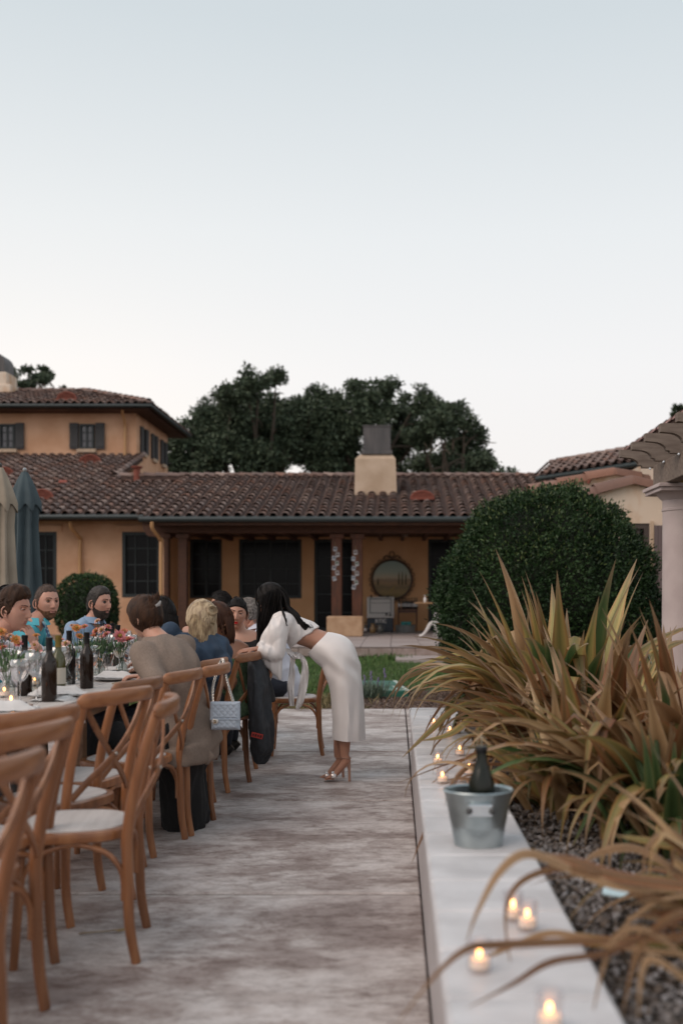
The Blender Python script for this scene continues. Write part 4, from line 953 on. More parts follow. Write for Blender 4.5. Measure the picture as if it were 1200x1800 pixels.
MB().lathe([(.0175, .23), (.0172, .272), (.0195, .275), (.0195, .290), (.0172, .293)], (0, 0, 0), 18, (True, True)).build('neck_foil', foil, root)
lb = MB(); lb.lathe([(.0448, .06), (.0448, .145)], (0, 0, 0), 20); lb.build('label', mat('blue_grey_label', (.035, .05, .07), .5), root)
mb = MB()
for k in range(4):
    a = k * PI / 2; mb.tube([(.016 * math.cos(a), .016 * math.sin(a), .285), (.014 * math.cos(a), .014 * math.sin(a), .318), (0, 0, .326)], .0012, 5)
mb.build('wire_cage', mat('wire', (.4, .38, .3), .4, metal=.8), root)
frost = glass_mat('votive_glass', (.99, .99, 1), .4, .98, .06, .28)
wax = mat('candle_wax', (.80, .74, .66), .5, sub=.3, emit=(1, .45, .16), emit_s=.25)
flame_m = mat('flame', (1, .6, .25), .5, emit=(1, .38, .10), emit_s=8)
def votive_proto(r=.026, h=.072):
    root = thing('votive_candle', 'x', 'candle', (0, 0, 0), 0, None)
    MB().lathe([(0.001, .0), (r * .9, .0), (r, .006), (r, h), (r - .003, h), (r - .003, .01), (.001, .01)], (0, 0, 0), 20).build('glass_cup', frost, root)
    MB().lathe([(0.001, .011), (r - .005, .011), (r - .005, .028), (.001, .028)], (0, 0, 0), 16).build('wax', wax, root)
    MB().ball((0, 0, .041), (.0062, .0062, .010), 10, 8).build('flame', flame_m, root)
    MB().tube([(0, 0, .028), (0, 0, .035)], .001, 5).build('wick', mat('wick', (.02, .02, .02), 1), root)
    return root
vp = votive_proto()
VC = [(762, 1267, 6.23, 'farthest glowing votive candle on the white wall, left of a clear cup'), (790, 1281, 5.86, 'glowing votive half hidden by a gold flax blade at the far end of the wall'),
      (807.5, 1315, 5.1, 'tall glass votive near the inner edge of the wall under the overhanging flax'), (769, 1330, 4.83, 'votive candle near the outer wall edge, farther of the two left ones'),
      (824, 1347.5, 4.55, 'votive candle just behind the champagne bottle neck to its left'), (777, 1362, 4.34, 'votive candle near the outer edge of the wall closest behind the bucket'),
      (808.5, 1386, 4.03, 'votive candle seen right above the rim of the ice bucket'), (901, 1590, 2.505, 'left candle of the touching pair in front of the bucket'),
      (926, 1606, 2.43, 'right candle of the touching pair in front of the bucket'), (842, 1675, 2.16, 'candle alone near the outer edge of the wall under thin brown blades'), (965, 1775, 1.87, 'nearest candle at the bottom edge of the picture')]
for i, (px, py, Y, lb_) in enumerate(VC):
    loc = (X_(px, Y), Y, ZW)
    if i == 0: vp.location = loc; vp['label'] = lb_
    else: copy_tree(vp, lb_, loc)
o = MB().lathe([(0.001, .0), (.03, .0), (.033, .006), (.033, .11), (.030, .11), (.030, .01), (.001, .01)], (0, 0, 0), 20).build('glass_cup', frost); o.location = (X_(783, 6.1), 6.1, ZW); tag(o, 'clear empty glass cup next to the farthest candle on the wall', 'glass')
o = MB().box((0, 0, 0), (.085, .05, .008), bev=.002).build('plant_label', mat('pale_blue_plastic', (.50, .66, .72), .4), smooth=False); o.location = at(1085, 1606, 2.87); o.location.z = .40; o.rotation_euler = (.25, .1, -.2); tag(o, 'pale blue plastic tag lying on the gravel in the bed', 'plant label')

# ------------------------------------------------------------------ green cover board on the mulch
gb = thing('green_cover_board', 'flat green board with white edge lines lying at the edge of the lawn', 'board', (-.1, 13.4, 0))
Zb = .07; c0_, c1_, c2_, c3_ = [Vector((X_(px, Y), Y, Zb)) for px, Y in ((628, 12.55), (717, 12.55), (693, 14.1), (600, 14.1))]
green_m = mat('green_board', (.018, .12, .085), .45, (.025, .15, .105), 4)
mb = MB(); mb.ring_loft([[p - Vector((0, 0, .085)) for p in (c0_, c1_, c2_, c3_)], [c0_, c1_, c2_, c3_]]); mb.build('panel', green_m, gb, world=True, smooth=False)
wl = mat('pale_line', (.42, .50, .46), .5)
for a, b, w_ in ((c1_, c2_, .05), (c0_ + Vector((0, .2, 0)), c1_ + Vector((-.03, .2, 0)), .03), (c1_ + Vector((-.12, .1, 0)), c1_ + Vector((-.2, .75, 0)), .025)):
    t = (b - a).normalized(); s = t.cross(Vector((0, 0, 1))) * w_ / 2; zz = Vector((0, 0, .004))
    mb = MB(); mb.ring_loft([[a - s, a + s, b + s, b - s], [a - s + zz, a + s + zz, b + s + zz, b - s + zz]]); mb.build('edge_line', wl, gb, world=True, smooth=False)
o = MB().tube(cr([tuple(at(646, 1211, 13.0)), tuple(at(675, 1209, 13.1)), tuple(at(700, 1206, 13.3)), tuple(at(716, 1209, 13.0))], 6), .012, 8).build('garden_hose', mat('black_rubber', (.01, .012, .012), .5)); tag(o, 'black hose lying across the green board', 'hose')
for v in o.data.vertices: v.co.z = .085

# ------------------------------------------------------------------ folded umbrellas
def folded_umbrella(label, px, Y, ytop, m, wpx, pole_m, seed, lean=0.):
    root = thing('folded_umbrella', label, 'umbrella', (X_(px, Y), Y, 0)); zt = Z_(ytop, Y); k = Y / F
    rr = random.Random(seed); seg = 72
    def ring(z, r, amp, nf, ph): return [Vector((r * (1 + amp * math.cos(nf * 2 * PI * j / seg + ph) * (1 if j % 2 else .9)) * math.cos(2 * PI * j / seg) + lean * (zt - z), r * (1 + amp * math.cos(nf * 2 * PI * j / seg + ph)) * math.sin(2 * PI * j / seg), z)) for j in range(seg)]
    W = wpx * k / 2; zb = .95
    R = [ring(zt - .02, .02, 0, 8, 0), ring(zt - .10, W * .42, .05, 8, 0), ring(zt - .22, W * .62, .10, 8, .3), ring(zt - .36, W * .80, .16, 8, .4), ring(zt - .5, W * .72, .22, 8, .5), ring(zt - .8, W * .80, .22, 8, .7), ring(zt - 1.1, W * .92, .20, 8, .9), ring(zb + .1, W * 1.0, .18, 8, 1.0), ring(zb, W * .9, .2, 8, 1.1)]
    rings = []
    for a, b in zip(R[:-1], R[1:]):
        for q in range(4): rings.append([p.lerp(pp, q / 4) for p, pp in zip(a, b)])
    rings.append(R[-1]); MB().ring_loft(rings, (True, False)).build('canopy', m, root)
    # the short vent flap on top, scalloped
    fl = [ring(zt - .0, .03, 0, 8, 0), ring(zt - .08, W * .46, .04, 8, 0), ring(zt - .18, W * .72, .08, 8, .3), ring(zt - .30, W * .96, .12, 8, .4)]
    last = [Vector((p.x * 1.0, p.y * 1.0, p.z - .05 - .035 * math.cos(8 * 2 * PI * j / seg))) for j, p in enumerate(fl[-1])]; fl.append(last)
    MB().ring_loft(fl, (True, False)).build('vent_flap', m, root)
    MB().tube([(0, 0, 0), (lean * 0, 0, zt)], .022, 10).build('pole', pole_m, root)
    MB().lathe([(.012, zt), (.02, zt + .01), (.02, zt + .03), (.005, zt + .045)], (0, 0, 0), 10, (True, True)).build('finial', pole_m, root)
    MB().lathe([(.26, 0), (.26, .05), (.05, .07), (.03, .3)], (0, 0, 0), 24, (True, True)).build('base', mat('umbrella_base', (.08, .08, .08), .6), root)
folded_umbrella('closed blue grey patio umbrella behind the long table', 44, 9.6, 830, mat('teal_canvas', (.040, .060, .070), .85, (.055, .08, .09), 5, bump=.15, bscale=40), 57, mat('pole_alu', (.35, .37, .38), .4, metal=.7), 1)
folded_umbrella('closed tan patio umbrella at the left edge of the picture', 0, 8.6, 822, mat('tan_canvas', (.26, .215, .165), .85, (.32, .27, .21), 5, bump=.15, bscale=40), 60, mat('pole_dark', (.05, .05, .05), .4), 2)

# ------------------------------------------------------------------ things in the porch
pp = MB(); pw, ph_ = X_(638, 24.6) - X_(575, 24.6), .50
o = MB().box((0, 0, ph_ / 2), (pw, .5, ph_), bev=.02).build('stone_block', mat('block_stone', (.36, .22, .13), .9, (.46, .31, .20), 5, bump=.4, bscale=30), smooth=False); o.location = (X_(606.5, 24.7), 24.7, ZF + .012); tag(o, 'rectangular tan stone block standing in front of the red porch posts', 'block')
# instant photos hanging on the posts
phw = mat('photo_paper', (.48, .49, .52), .5)
pic = [mat('print_%s' % n_, c, .3) for n_, c in (('dusk', (.05, .06, .09)), ('umber', (.09, .06, .05)), ('slate', (.10, .13, .17)), ('moss', (.06, .09, .06)))]
def photo(px, py, rot, i, lab):
    Yq = YP - .14; p = at(px, py, Yq); root = thing('instant_photo', lab, 'photo', p, 0, 'instant photos hung down the porch posts')
    R = Matrix.Rotation(rot, 3, 'Y'); MB().box((0, 0, 0), (.088, .004, .106), M=R).build('photo_card', phw, root, smooth=False)
    MB().box(tuple(R @ Vector((0, -.004, .008))), (.066, .003, .066), M=R).build('picture', pic[i % 4], root, smooth=False)
LP_ = [(589, 965), (593, 975), (586.5, 981), (592, 990), (587, 998), (592.5, 1007), (587.5, 1017)]
RP_ = [(624.5, 971), (621, 982), (627, 991), (621.5, 999), (627, 1008), (621, 1016), (626, 1024), (621.5, 1032)]
NTH = ('topmost', 'second from the top', 'third from the top', 'fourth from the top', 'fifth from the top', 'sixth from the top', 'seventh from the top', 'eighth from the top')
for i, (a, b) in enumerate(LP_): photo(a, b, (.15, -.2, .05, -.1, .2, -.15, -.3)[i], i, 'instant photo on the left red porch post, ' + NTH[i])
for i, (a, b) in enumerate(RP_): photo(a, b, (-.15, .1, -.1, .15, -.2, .05, -.15, .2)[i], i + 1, 'instant photo on the right red porch post, ' + NTH[i])
for P_, lab in ((LP_, 'thin cord holding the photos on the left red porch post'), (RP_, 'thin cord holding the photos on the right red porch post')):
    o = MB().tube([at(P_[0][0], P_[0][1] - 12, YP - .132)] + [at(a, b, YP - .132) for a, b in P_], .004, 5).build('cord', mat('twine', (.3, .22, .12), .9)); tag(o, lab, 'cord')
# round landscape painting in a wrought frame
Yw = YW - .05; pc = at(688.5, 1019, Yw); pr_ = 33.5 * Yw / F
pt = thing('round_painting', 'round landscape painting with cypress trees in a scrolled dark frame', 'painting', pc)
def painting_mat():
    m = bpy.data.materials.new('painted_landscape'); m.use_nodes = True; t = m.node_tree; N = t.nodes; L = t.links; b = N['Principled BSDF']; b.inputs['Roughness'].default_value = .6
    tcn = N.new('ShaderNodeTexCoord'); s = N.new('ShaderNodeSeparateXYZ'); L.new(tcn.outputs['Object'], s.inputs[0]); n = N.new('ShaderNodeTexNoise'); n.inputs['Scale'].default_value = 5; L.new(tcn.outputs['Object'], n.inputs['Vector'])
    a = N.new('ShaderNodeMath'); a.operation = 'MULTIPLY_ADD'; L.new(n.outputs['Fac'], a.inputs[0]); a.inputs[1].default_value = .14; L.new(s.outputs['Z'], a.inputs[2])
    mr = N.new('ShaderNodeMapRange'); mr.inputs['From Min'].default_value = -.5; mr.inputs['From Max'].default_value = .62; L.new(a.outputs[0], mr.inputs['Value'])
    r = N.new('ShaderNodeValToRGB'); L.new(mr.outputs[0], r.inputs[0]); el = r.color_ramp.elements; el[0].color = (.10, .075, .03, 1); el[1].color = (.26, .36, .34, 1)
    for p, c in ((.18, (.30, .21, .09)), (.32, (.20, .15, .08)), (.42, (.36, .24, .13)), (.5, (.30, .22, .15)), (.56, (.48, .41, .29)), (.72, (.36, .42, .36))): q = el.new(p); q.color = (*c, 1)
    L.new(r.outputs[0], b.inputs['Base Color']); return m
MB().add([(pr_ * math.cos(2 * PI * k / 40), 0, pr_ * math.sin(2 * PI * k / 40)) for k in range(40)] + [(pr_ * math.cos(2 * PI * k / 40), .03, pr_ * math.sin(2 * PI * k / 40)) for k in range(40)], [tuple(range(40)), tuple(range(79, 39, -1))] + [(k, 40 + k, 40 + (k + 1) % 40, (k + 1) % 40) for k in range(40)]).build('canvas', painting_mat(), pt, smooth=False)
cyp = mat('painted_cypress', (.035, .045, .02), .7)
for dx, hh_ in ((.20, .42), (.30, .44), (.40, .40), (-.40, .22)):
    x = dx * pr_ / .55; MB().add([(x - .022, -.004, -.15), (x + .022, -.004, -.15), (x + .018, -.004, -.15 + hh_ * .6), (x, -.004, -.15 + hh_), (x - .018, -.004, -.15 + hh_ * .6)], [(0, 1, 2, 3, 4)]).build('painted_tree', cyp, pt, smooth=False)
MB().add([(-.1, -.004, -.33), (-.02, -.004, -.36), (.10, -.004, -.17), (.085, -.004, -.16)], [(0, 1, 2, 3)]).build('painted_path', mat('painted_ochre', (.30, .21, .08), .7), pt, smooth=False)
frame_m = mat('wrought_frame', (.045, .025, .015), .5, (.09, .05, .028), 20)
mb = MB(); mb.ring_loft([[Vector(((pr_ + dr) * math.cos(2 * PI * k / 48), yy, (pr_ + dr) * math.sin(2 * PI * k / 48))) for dr, yy in ((-.01, -.02), (.03, -.035), (.055, -.01), (.02, .03))] for k in range(48)], closed=True); mb.build('frame', frame_m, pt)
for k in range(26):
    a = 2 * PI * k / 26; rr_ = pr_ + .055; c = Vector((rr_ * math.cos(a), -.02, rr_ * math.sin(a))); t = Vector((-math.sin(a), 0, math.cos(a))); o_ = Vector((math.cos(a), 0, math.sin(a))); s = 1 if k % 2 else .75
    MB().tube([c + t * (.055 * s * math.cos(q)) + o_ * (.04 * s * math.sin(q) + .02) for q in np.linspace(-.5, PI + 1.2, 9)], .011, 6).build('scroll', frame_m, pt)
for sx in (-1, 1):
    MB().tube(cr([(0, -.02, pr_ + .08), (sx * .07, -.02, pr_ + .16), (sx * .05, -.02, pr_ + .24), (0, -.02, pr_ + .26)], 4), .013, 6).build('scroll', frame_m, pt)
    MB().tube(cr([(sx * .05, -.02, pr_ + .08), (sx * .14, -.02, pr_ + .14), (sx * .23, -.02, pr_ + .1), (sx * .20, -.02, pr_ + .06)], 4), .014, 6).build('scroll', frame_m, pt)
# cooler with raised lid
Yk = 27.6; cz = lambda py: Z_(py, Yk)
ck = thing('cooler', 'open navy and white cooler box with its lid raised in the porch', 'cooler', (X_(668, Yk), Yk, ZF + .01)); cw = (X_(691, Yk) - X_(644, Yk)); ch_ = .40
MB().box((0, .25, ch_ / 2), (cw, .5, ch_), bev=.03).build('cooler_body', mat('navy_plastic', (.015, .022, .035), .5), ck, smooth=False)
MB().box((0, .25, ch_ + .02), (cw + .02, .52, .04), bev=.015).build('cooler_rim', mat('white_plastic', (.50, .48, .47), .5), ck, smooth=False)
lid = MB().box((0, .5, ch_ + .04 + .27), (cw + .03, .07, .55), bev=.03).build('lid', MATS['white_plastic'], ck, smooth=False)
lw_, lh_ = cw * .80, .40; zc_ = ch_ + .33
mb = MB(); mb.ring_loft([[Vector((lw_ / 2 * sx + q * math.copysign(1, sx), .46, zc_ + lh_ / 2 * sz + q * math.copysign(1, sz))) for q in (-.012, .012)] + [Vector((lw_ / 2 * sx + q * math.copysign(1, sx), .455, zc_ + lh_ / 2 * sz + q * math.copysign(1, sz))) for q in (.012, -.012)] for sx, sz in ((-1, -1), (1, -1), (1, 1), (-1, 1))], closed=True); mb.build('gasket', mat('grey_gasket', (.10, .11, .11), .6), lid, smooth=False)
MB().box((0, .462, zc_ + .08), (lw_ * .9, .006, .012)).build('lid_groove', MATS['grey_gasket'], lid, smooth=False)
for dx, dz in ((-.28, .60), (.22, .60), (.18, .06), (.30, .03)):
    MB().box((dx * cw / .8, .45, ch_ + .04 + dz * .93), (.05, .05, .07), bev=.01).build('latch', mat('black_rubber', (.01, .012, .012), .5), ck, smooth=False)
def text_obj(name, s, size, M, m, parent=None, ext=.002):
    cu = bpy.data.curves.new(name, 'FONT'); cu.body = s; cu.size = size; cu.align_x = 'CENTER'; cu.align_y = 'CENTER'; cu.extrude = ext; cu.offset = size * .02
    t_ = bpy.data.objects.new(name, cu); col.objects.link(t_); bpy.context.view_layer.update()
    me = bpy.data.meshes.new_from_object(t_.evaluated_get(bpy.context.evaluated_depsgraph_get())); bpy.data.objects.remove(t_)
    me.materials.clear(); me.materials.append(m); o = link(name, me, parent); o.matrix_local = M; return o
text_obj('lettering', 'RTIC', .15, Matrix.Translation((.02, -.003, ch_ - .09)) @ Matrix.Rotation(PI / 2, 4, 'X'), MATS['white_plastic'], ck)
# bar table with bottles, tub, teal box
dark_w = mat('dark_red_timber', (.06, .02, .012), .5)
bt = thing('side_table', 'low dark wooden table holding wine bottles against the porch wall', 'table', (X_(716, 27.9), 27.9, ZF + .01)); tw = X_(734, 27.9) - X_(698, 27.9); th_ = Z_(1072, 27.9) - ZF
MB().box((0, .2, th_), (tw, .45, .035), bev=.006).build('tabletop', dark_w, bt, smooth=False)
MB().box((0, .2, th_ - .06), (tw - .1, .35, .06)).build('apron', dark_w, bt, smooth=False)
for sx in (-1, 1):
    for yy in (.02, .38): MB().tube([(sx * (tw / 2 - .03), yy, 0), (sx * (tw / 2 - .03), yy, th_ - .02)], [.013, .02], 8).build('leg', dark_w, bt)
wine_g = mat('wine_bottle_glass', (.012, .008, .008), .15, spec=.6)
def bottle(label, loc, group=None, h=.30, m=wine_g, label_m=None, foil_m=foil, r=.035):
    root = thing('wine_bottle', label, 'bottle', loc, random.uniform(0, 6), group); k = h / .30
    MB().lathe([(r * .92, 0), (r, .006 * k), (r, .175 * k), (r * .9, .195 * k), (r * .42, .225 * k), (.0145, .24 * k), (.0138, .292 * k), (.0155, .294 * k), (.0155, .30 * k)], (0, 0, 0), 18, (True, True)).build('bottle_body', m, root)
    MB().lathe([(.0150, .242 * k), (.0146, .285 * k), (.0160, .288 * k), (.0160, .302 * k)], (0, 0, 0), 14, (False, True)).build('neck_foil', foil_m, root)
    if label_m:
        MB().add(*(lambda V_: (V_, [(k2, k2 + 1, k2 + 14, k2 + 13) for k2 in range(12)]))([((r + .0012) * math.cos(a), (r + .0012) * math.sin(a), z) for z in (.06 * k, .14 * k) for a in np.linspace(-1.35, 1.35, 13)])).build('label', label_m, root)
    return root
paper = mat('label_paper', (.50, .49, .50), .6)
for i, px in enumerate((701.5, 707.5, 711.5, 715, 719, 723.5, 728, 732)):
    b_ = bottle('dark wine bottle on the low porch table, %s in its row' % ('leftmost', 'second from the left', 'third from the left', 'fourth from the left', 'fourth from the right', 'third from the right', 'second from the right', 'rightmost')[i], (X_(px, 27.9), 27.9 + (.0, .12, .02, .2, .05, .15, .0, .16)[i], ZF + .01 + th_ + .019), 'wine bottles on the porch table', .31, wine_g, paper); b_.rotation_euler.z = -PI / 2
tb = thing('metal_tub', 'oval galvanised tub on the floor under the low porch table', 'tub', (X_(712, 27.4), 27.4, ZF + .012)); MB().lathe([(.24, 0), (.26, .02), (.28, .2), (.29, .21), (.27, .205), (.25, .03)], (0, 0, 0), 30, (True, True), (1, .6)).build('tub_body', galv, tb)
bx = thing('teal_box', 'teal cardboard box standing in the metal tub', 'box', (X_(713.5, 27.4), 27.4, ZF + .05)); MB().box((0, 0, .13), (.28, .17, .26), bev=.006).build('box_body', mat('teal_card', (.01, .16, .16), .6), bx, smooth=False); MB().ball((0, -.087, .2), (.03, .006, .02), 10, 6).build('hand_hole', mat('black_rubber', (.01, .012, .012), .5), bx)
for px, c_, lab, hh_ in ((655, (.20, .12, .05), 'amber glass jug on the porch floor in front of the cooler', .26), (668, (.09, .09, .085), 'grey ceramic jug on the porch floor in front of the cooler', .24)):
    j = thing('jug', lab, 'jug', (X_(px, 26.9), 26.9, ZF + .012)); mm = mat('jug_%d' % px, c_, .3)
    MB().lathe([(.06, 0), (.085, .03), (.085, .14), (.05, .19), (.045, .22), (.055, hh_), (.05, hh_), (.04, .2)], (0, 0, 0), 18, (True, False)).build('jug_body', mm, j)
    MB().tube(cr([(.05, 0, .22), (.11, 0, .2), (.11, 0, .12), (.085, 0, .08)], 4), .009, 6).build('handle', mm, j)
b_ = bottle('single dark bottle with white label on the floor beside the stone block', (X_(642, 26.9), 26.9, ZF + .012), None, .3, wine_g, paper); b_.rotation_euler.z = -PI / 2
# white pedestal table with curved legs, mostly behind the bush
wt = thing('pedestal_table', 'white pedestal table with curved feet and wooden top beside the big bush', 'table', (X_(768, 24.2), 24.2, ZF + .012)); whp = mat('white_painted_wood', (.62, .61, .61), .5)
tz = Z_(1061, 24.2) - ZF
MB().box((0, 0, tz), (1.1, .6, .035), bev=.008).build('tabletop', mat('oak_top', (.33, .20, .10), .6, (.25, .14, .07), 9, stretch=(1, 6, 6)), wt, smooth=False)
MB().lathe([(.06, .25), (.09, .28), (.07, .33), (.10, .42), (.085, .55), (.05, .62), (.07, .7), (.11, tz - .03)], (0, 0, 0), 18, (True, True)).build('column', whp, wt)
for a in (PI * .97, PI * .55, -.2, -PI / 2):
    d = Vector((math.cos(a), math.sin(a) * .7, 0)); P_ = cr([tuple(d * .03 + Vector((0, 0, .36))), tuple(d * .16 + Vector((0, 0, .33))), tuple(d * .26 + Vector((0, 0, .16))), tuple(d * .36 + Vector((0, 0, .05))), tuple(d * .44 + Vector((0, 0, .03)))], 4)
    MB().tube(P_, [(.045, .03)] * 8 + [(.035, .025)] * 8 + [(.03, .02)], 10).build('leg', whp, wt)
sb = thing('pump_bottle', 'small white pump bottle on the pedestal table', 'bottle', (X_(746.5, 24.1), 24.1, ZF + tz + .03)); MB().lathe([(.03, 0), (.033, .01), (.033, .1), (.012, .125), (.012, .14)], (0, 0, 0), 14, (True, True)).build('bottle_body', whp, sb); MB().tube([(0, 0, .14), (0, 0, .17), (-.03, 0, .17)], .006, 6).build('pump', whp, sb)
o = MB().lathe([(.02, 0), (.05, -.02), (.06, -.05), (.03, -.075)], (0, 0, 0), 16, (True, True)).build('ceiling_lamp', mat('unlit_bulb', (.25, .22, .2), .3)); o.location = (X_(713, 26.5), 26.5, 2.94); tag(o, 'small unlit round lamp under the porch ceiling', 'lamp')
# ------------------------------------------------------------------ cross-back chairs
def wood_mat(nm, st):
    m = bpy.data.materials.new(nm); m.use_nodes = True; t = m.node_tree; N = t.nodes; L = t.links; b = N['Principled BSDF']
    tcn = N.new('ShaderNodeTexCoord'); mp = N.new('ShaderNodeMapping'); mp.inputs['Scale'].default_value = st; L.new(tcn.outputs['Object'], mp.inputs[0])
    n = N.new('ShaderNodeTexNoise'); n.inputs['Scale'].default_value = 3; n.inputs['Detail'].default_value = 8; n.inputs['Distortion'].default_value = .5; L.new(mp.outputs[0], n.inputs['Vector'])
    r = N.new('ShaderNodeValToRGB'); L.new(n.outputs['Fac'], r.inputs[0]); el = r.color_ramp.elements; el[0].position, el[0].color = .22, (.16, .062, .026, 1); el[1].position, el[1].color = .82, (.37, .168, .074, 1)
    q = el.new(.5); q.color = (.255, .102, .042, 1)
    oi = N.new('ShaderNodeObjectInfo'); hs = N.new('ShaderNodeHueSaturation'); mr = N.new('ShaderNodeMapRange'); mr.inputs['To Min'].default_value = .8; mr.inputs['To Max'].default_value = 1.2
    L.new(oi.outputs['Random'], mr.inputs['Value']); L.new(mr.outputs[0], hs.inputs['Value']); L.new(r.outputs[0], hs.inputs['Color']); L.new(hs.outputs[0], b.inputs['Base Color'])
    b.inputs['Roughness'].default_value = .34; b.inputs['Specular IOR Level'].default_value = .55
    bp = N.new('ShaderNodeBump'); bp.inputs['Strength'].default_value = .12; bp.inputs['Distance'].default_value = .005; L.new(n.outputs['Fac'], bp.inputs['Height']); L.new(bp.outputs[0], b.inputs['Normal']); return m
wood = wood_mat('oiled_beech', (9, 9, 1.2)); wood_x = wood_mat('oiled_beech_rail', (1.2, 9, 9))
rush = mat('pale_seat_pad', (.50, .46, .44), .75, (.60, .56, .54), 4, bump=.3, bscale=120, stretch=(1, 8, 1))
steel = mat('rivet_steel', (.45, .42, .38), .35, metal=.9)
def seat_outline(wf, wb, d, n=40, e=3.2):
    pts = []
    for k in range(n):
        a = 2 * PI * k / n; c, s = math.cos(a), math.sin(a); x = math.copysign(abs(c) ** (2 / e), c); y = math.copysign(abs(s) ** (2 / e), s)
        wd = (wb + (wf - wb) * (y + 1) / 2) / 2; pts.append((x * wd, y * d / 2))
    return pts
def make_chair():
    root = thing('cross_back_chair', 'x', 'chair', (0, 0, 0), 0, 'wooden cross back chairs along the long table')
    so = seat_outline(.43, .37, .405); rings = []
    for k, z in ((.93, .412), (.99, .418), (1.0, .43), (1.0, .44), (.985, .449), (.90, .452), (.86, .447)): rings.append([(x * k, y * k, z) for x, y in so])
    MB().ring_loft(rings, (True, True)).build('seat_frame', wood, root)
    rings = []
    for k, z in ((.87, .445), (.86, .454), (.80, .459), (.5, .462)): rings.append([(x * k, y * k, z) for x, y in so])
    MB().ring_loft(rings, (True, True)).build('seat_pad', rush, root)
    for s in (-1, 1):
        P_ = cr([(s * .185, -.228, 0), (s * .186, -.206, .13), (s * .183, -.200, .30), (s * .180, -.198, .44), (s * .184, -.228, .62), (s * .192, -.286, .82), (s * .195, -.303, .865)], 5)
        R_ = [.0165 + .003 * math.sin(PI * i / (len(P_) - 1)) for i in range(len(P_))]
        MB().tube(P_, R_, 12).build('back_leg', wood, root)
        P_ = cr([(s * .190, .172, 0), (s * .185, .160, .2), (s * .178, .152, .42)], 5)
        MB().tube(P_, [.0145 + .004 * i / (len(P_) - 1) for i in range(len(P_))], 12).build('front_leg', wood, root)
    # curved top rail, a bent board with rounded ends
    n = 20; path = []; scl = []; n = 28
    for i in range(n + 1):
        t = -1 + 2 * i / n; path.append((t * .222, -.303 - .055 * (1 - t * t) + .012, .858 + .008 * (1 - t * t))); scl.append(max(.3, math.sqrt(max(0, 1 - (max(0, (abs(t) - .84) / .165)) ** 2))))
    sect = [(.030 * math.copysign(abs(math.cos(a)) ** .55, math.cos(a)), .0165 * math.copysign(abs(math.sin(a)) ** .75, math.sin(a))) for a in np.linspace(0, 2 * PI, 17)[:-1]]
    MB().sweep(path, sect, (0, 0, 1), scl).build('top_rail', wood_x, root)
    for s in (-1, 1):
        P_ = cr([(s * .178, -.286, .845), (s * .105, -.290 - .005 * s, .74), (s * .0, -.276 - .012 * s, .635), (-s * .105, -.238, .535), (-s * .165, -.212, .475)], 5)
        MB().sweep(P_, [(.0125, .004), (.010, .006), (-.010, .006), (-.0125, .004), (-.0125, -.004), (-.010, -.006), (.010, -.006), (.0125, -.004)], (0, 0, 1)).build('cross_strip', wood, root)
    MB().ball((0, -.292, .636), .008, 10, 6).ball((0, -.261, .636), .008, 10, 6).build('rivet', steel, root)
    def arch(a, b, depth):
        a, b = Vector(a), Vector(b); d = (b - a); t = d.normalized(); pts = [a, a + Vector((0, 0, .09)) + t * .004, a + Vector((0, 0, .155)) + t * .045, a + Vector((0, 0, .185)) + t * .11]
        m1 = a.lerp(b, .5); m1.z = a.z + .195
        pts2 = [b + (p - a - t * (p - a).dot(t)) - t * (p - a).dot(t) for p in reversed(pts)]
        MB().tube(cr([tuple(p) for p in pts + [m1] + pts2], 4), .0095, 8).build('brace', wood, root)
    z0 = .215
    arch((-.170, .155, z0), (.170, .155, z0), 0); arch((-.168, -.19, z0), (.168, -.19, z0), 0)
    arch((-.182, -.185, z0), (-.182, .148, z0), 0); arch((.182, -.185, z0), (.182, .148, z0), 0)
    return root
chair0 = make_chair(); first = [True]
def chair(label, A=None, B=None, loc=None, rz=0):
    if A is not None:
        A = Vector((*A, 0)); B = Vector((*B, 0)); lat = (B - A).normalized(); fw = Vector((-lat.y, lat.x, 0)); loc = (A + B) / 2 + fw * .312; rz = math.atan2(-fw.x, fw.y)
    if first[0]: first[0] = False; chair0.location = loc; chair0.rotation_euler.z = rz; chair0['label'] = label; return chair0
    return copy_tree(chair0, label, loc, rz)
def rail(px, py): Y = .37 * F / (py - VY); return (X_(px, Y), Y)
chair('empty wooden chair seen side on with a pale seat, its backrest edge toward the camera', (-.80, 3.40), (-.86, 3.80))
chair('empty chair with its crossed back toward the camera, left of the side-on chair', (-1.16, 3.72), (-1.0, 4.10))
chair('chair whose curved top rail shows just above the rail of the empty crossed chair', (-1.17, 4.22), (-1.08, 4.60))
chair('nearest chair at the lower left edge of the picture', (-.94, 2.02), (-.85, 2.42))
chair('second chair from the lower left corner, its leg splayed toward the aisle', (-1.07, 2.62), (-.975, 3.02))
chair('chair behind the second one at the left edge with a bright curved top rail', (-1.23, 3.02), (-1.08, 3.38))
chair('chair just in front of the woman in the tan jacket, close against her back', (-1.08, 4.75), (-1.00, 5.14))
chair('chair carrying the light blue quilted handbag behind the woman in the tan jacket', (-.985, 5.20), (-.935, 5.58))
chair('chair under the blonde woman in the dark blue jacket', (-1.09, 5.68), (-1.02, 6.06))
chair('chair with a dark coat over its back that the standing woman leans on', (-.99, 6.34), (-.90, 6.72))
chair('chair at the far end turned side on, its crossed back toward the lawn', (-.49, 7.86), (-.52, 8.26))
chair('chair of the woman with red lips', (-.93, 7.25), (-.90, 7.62))
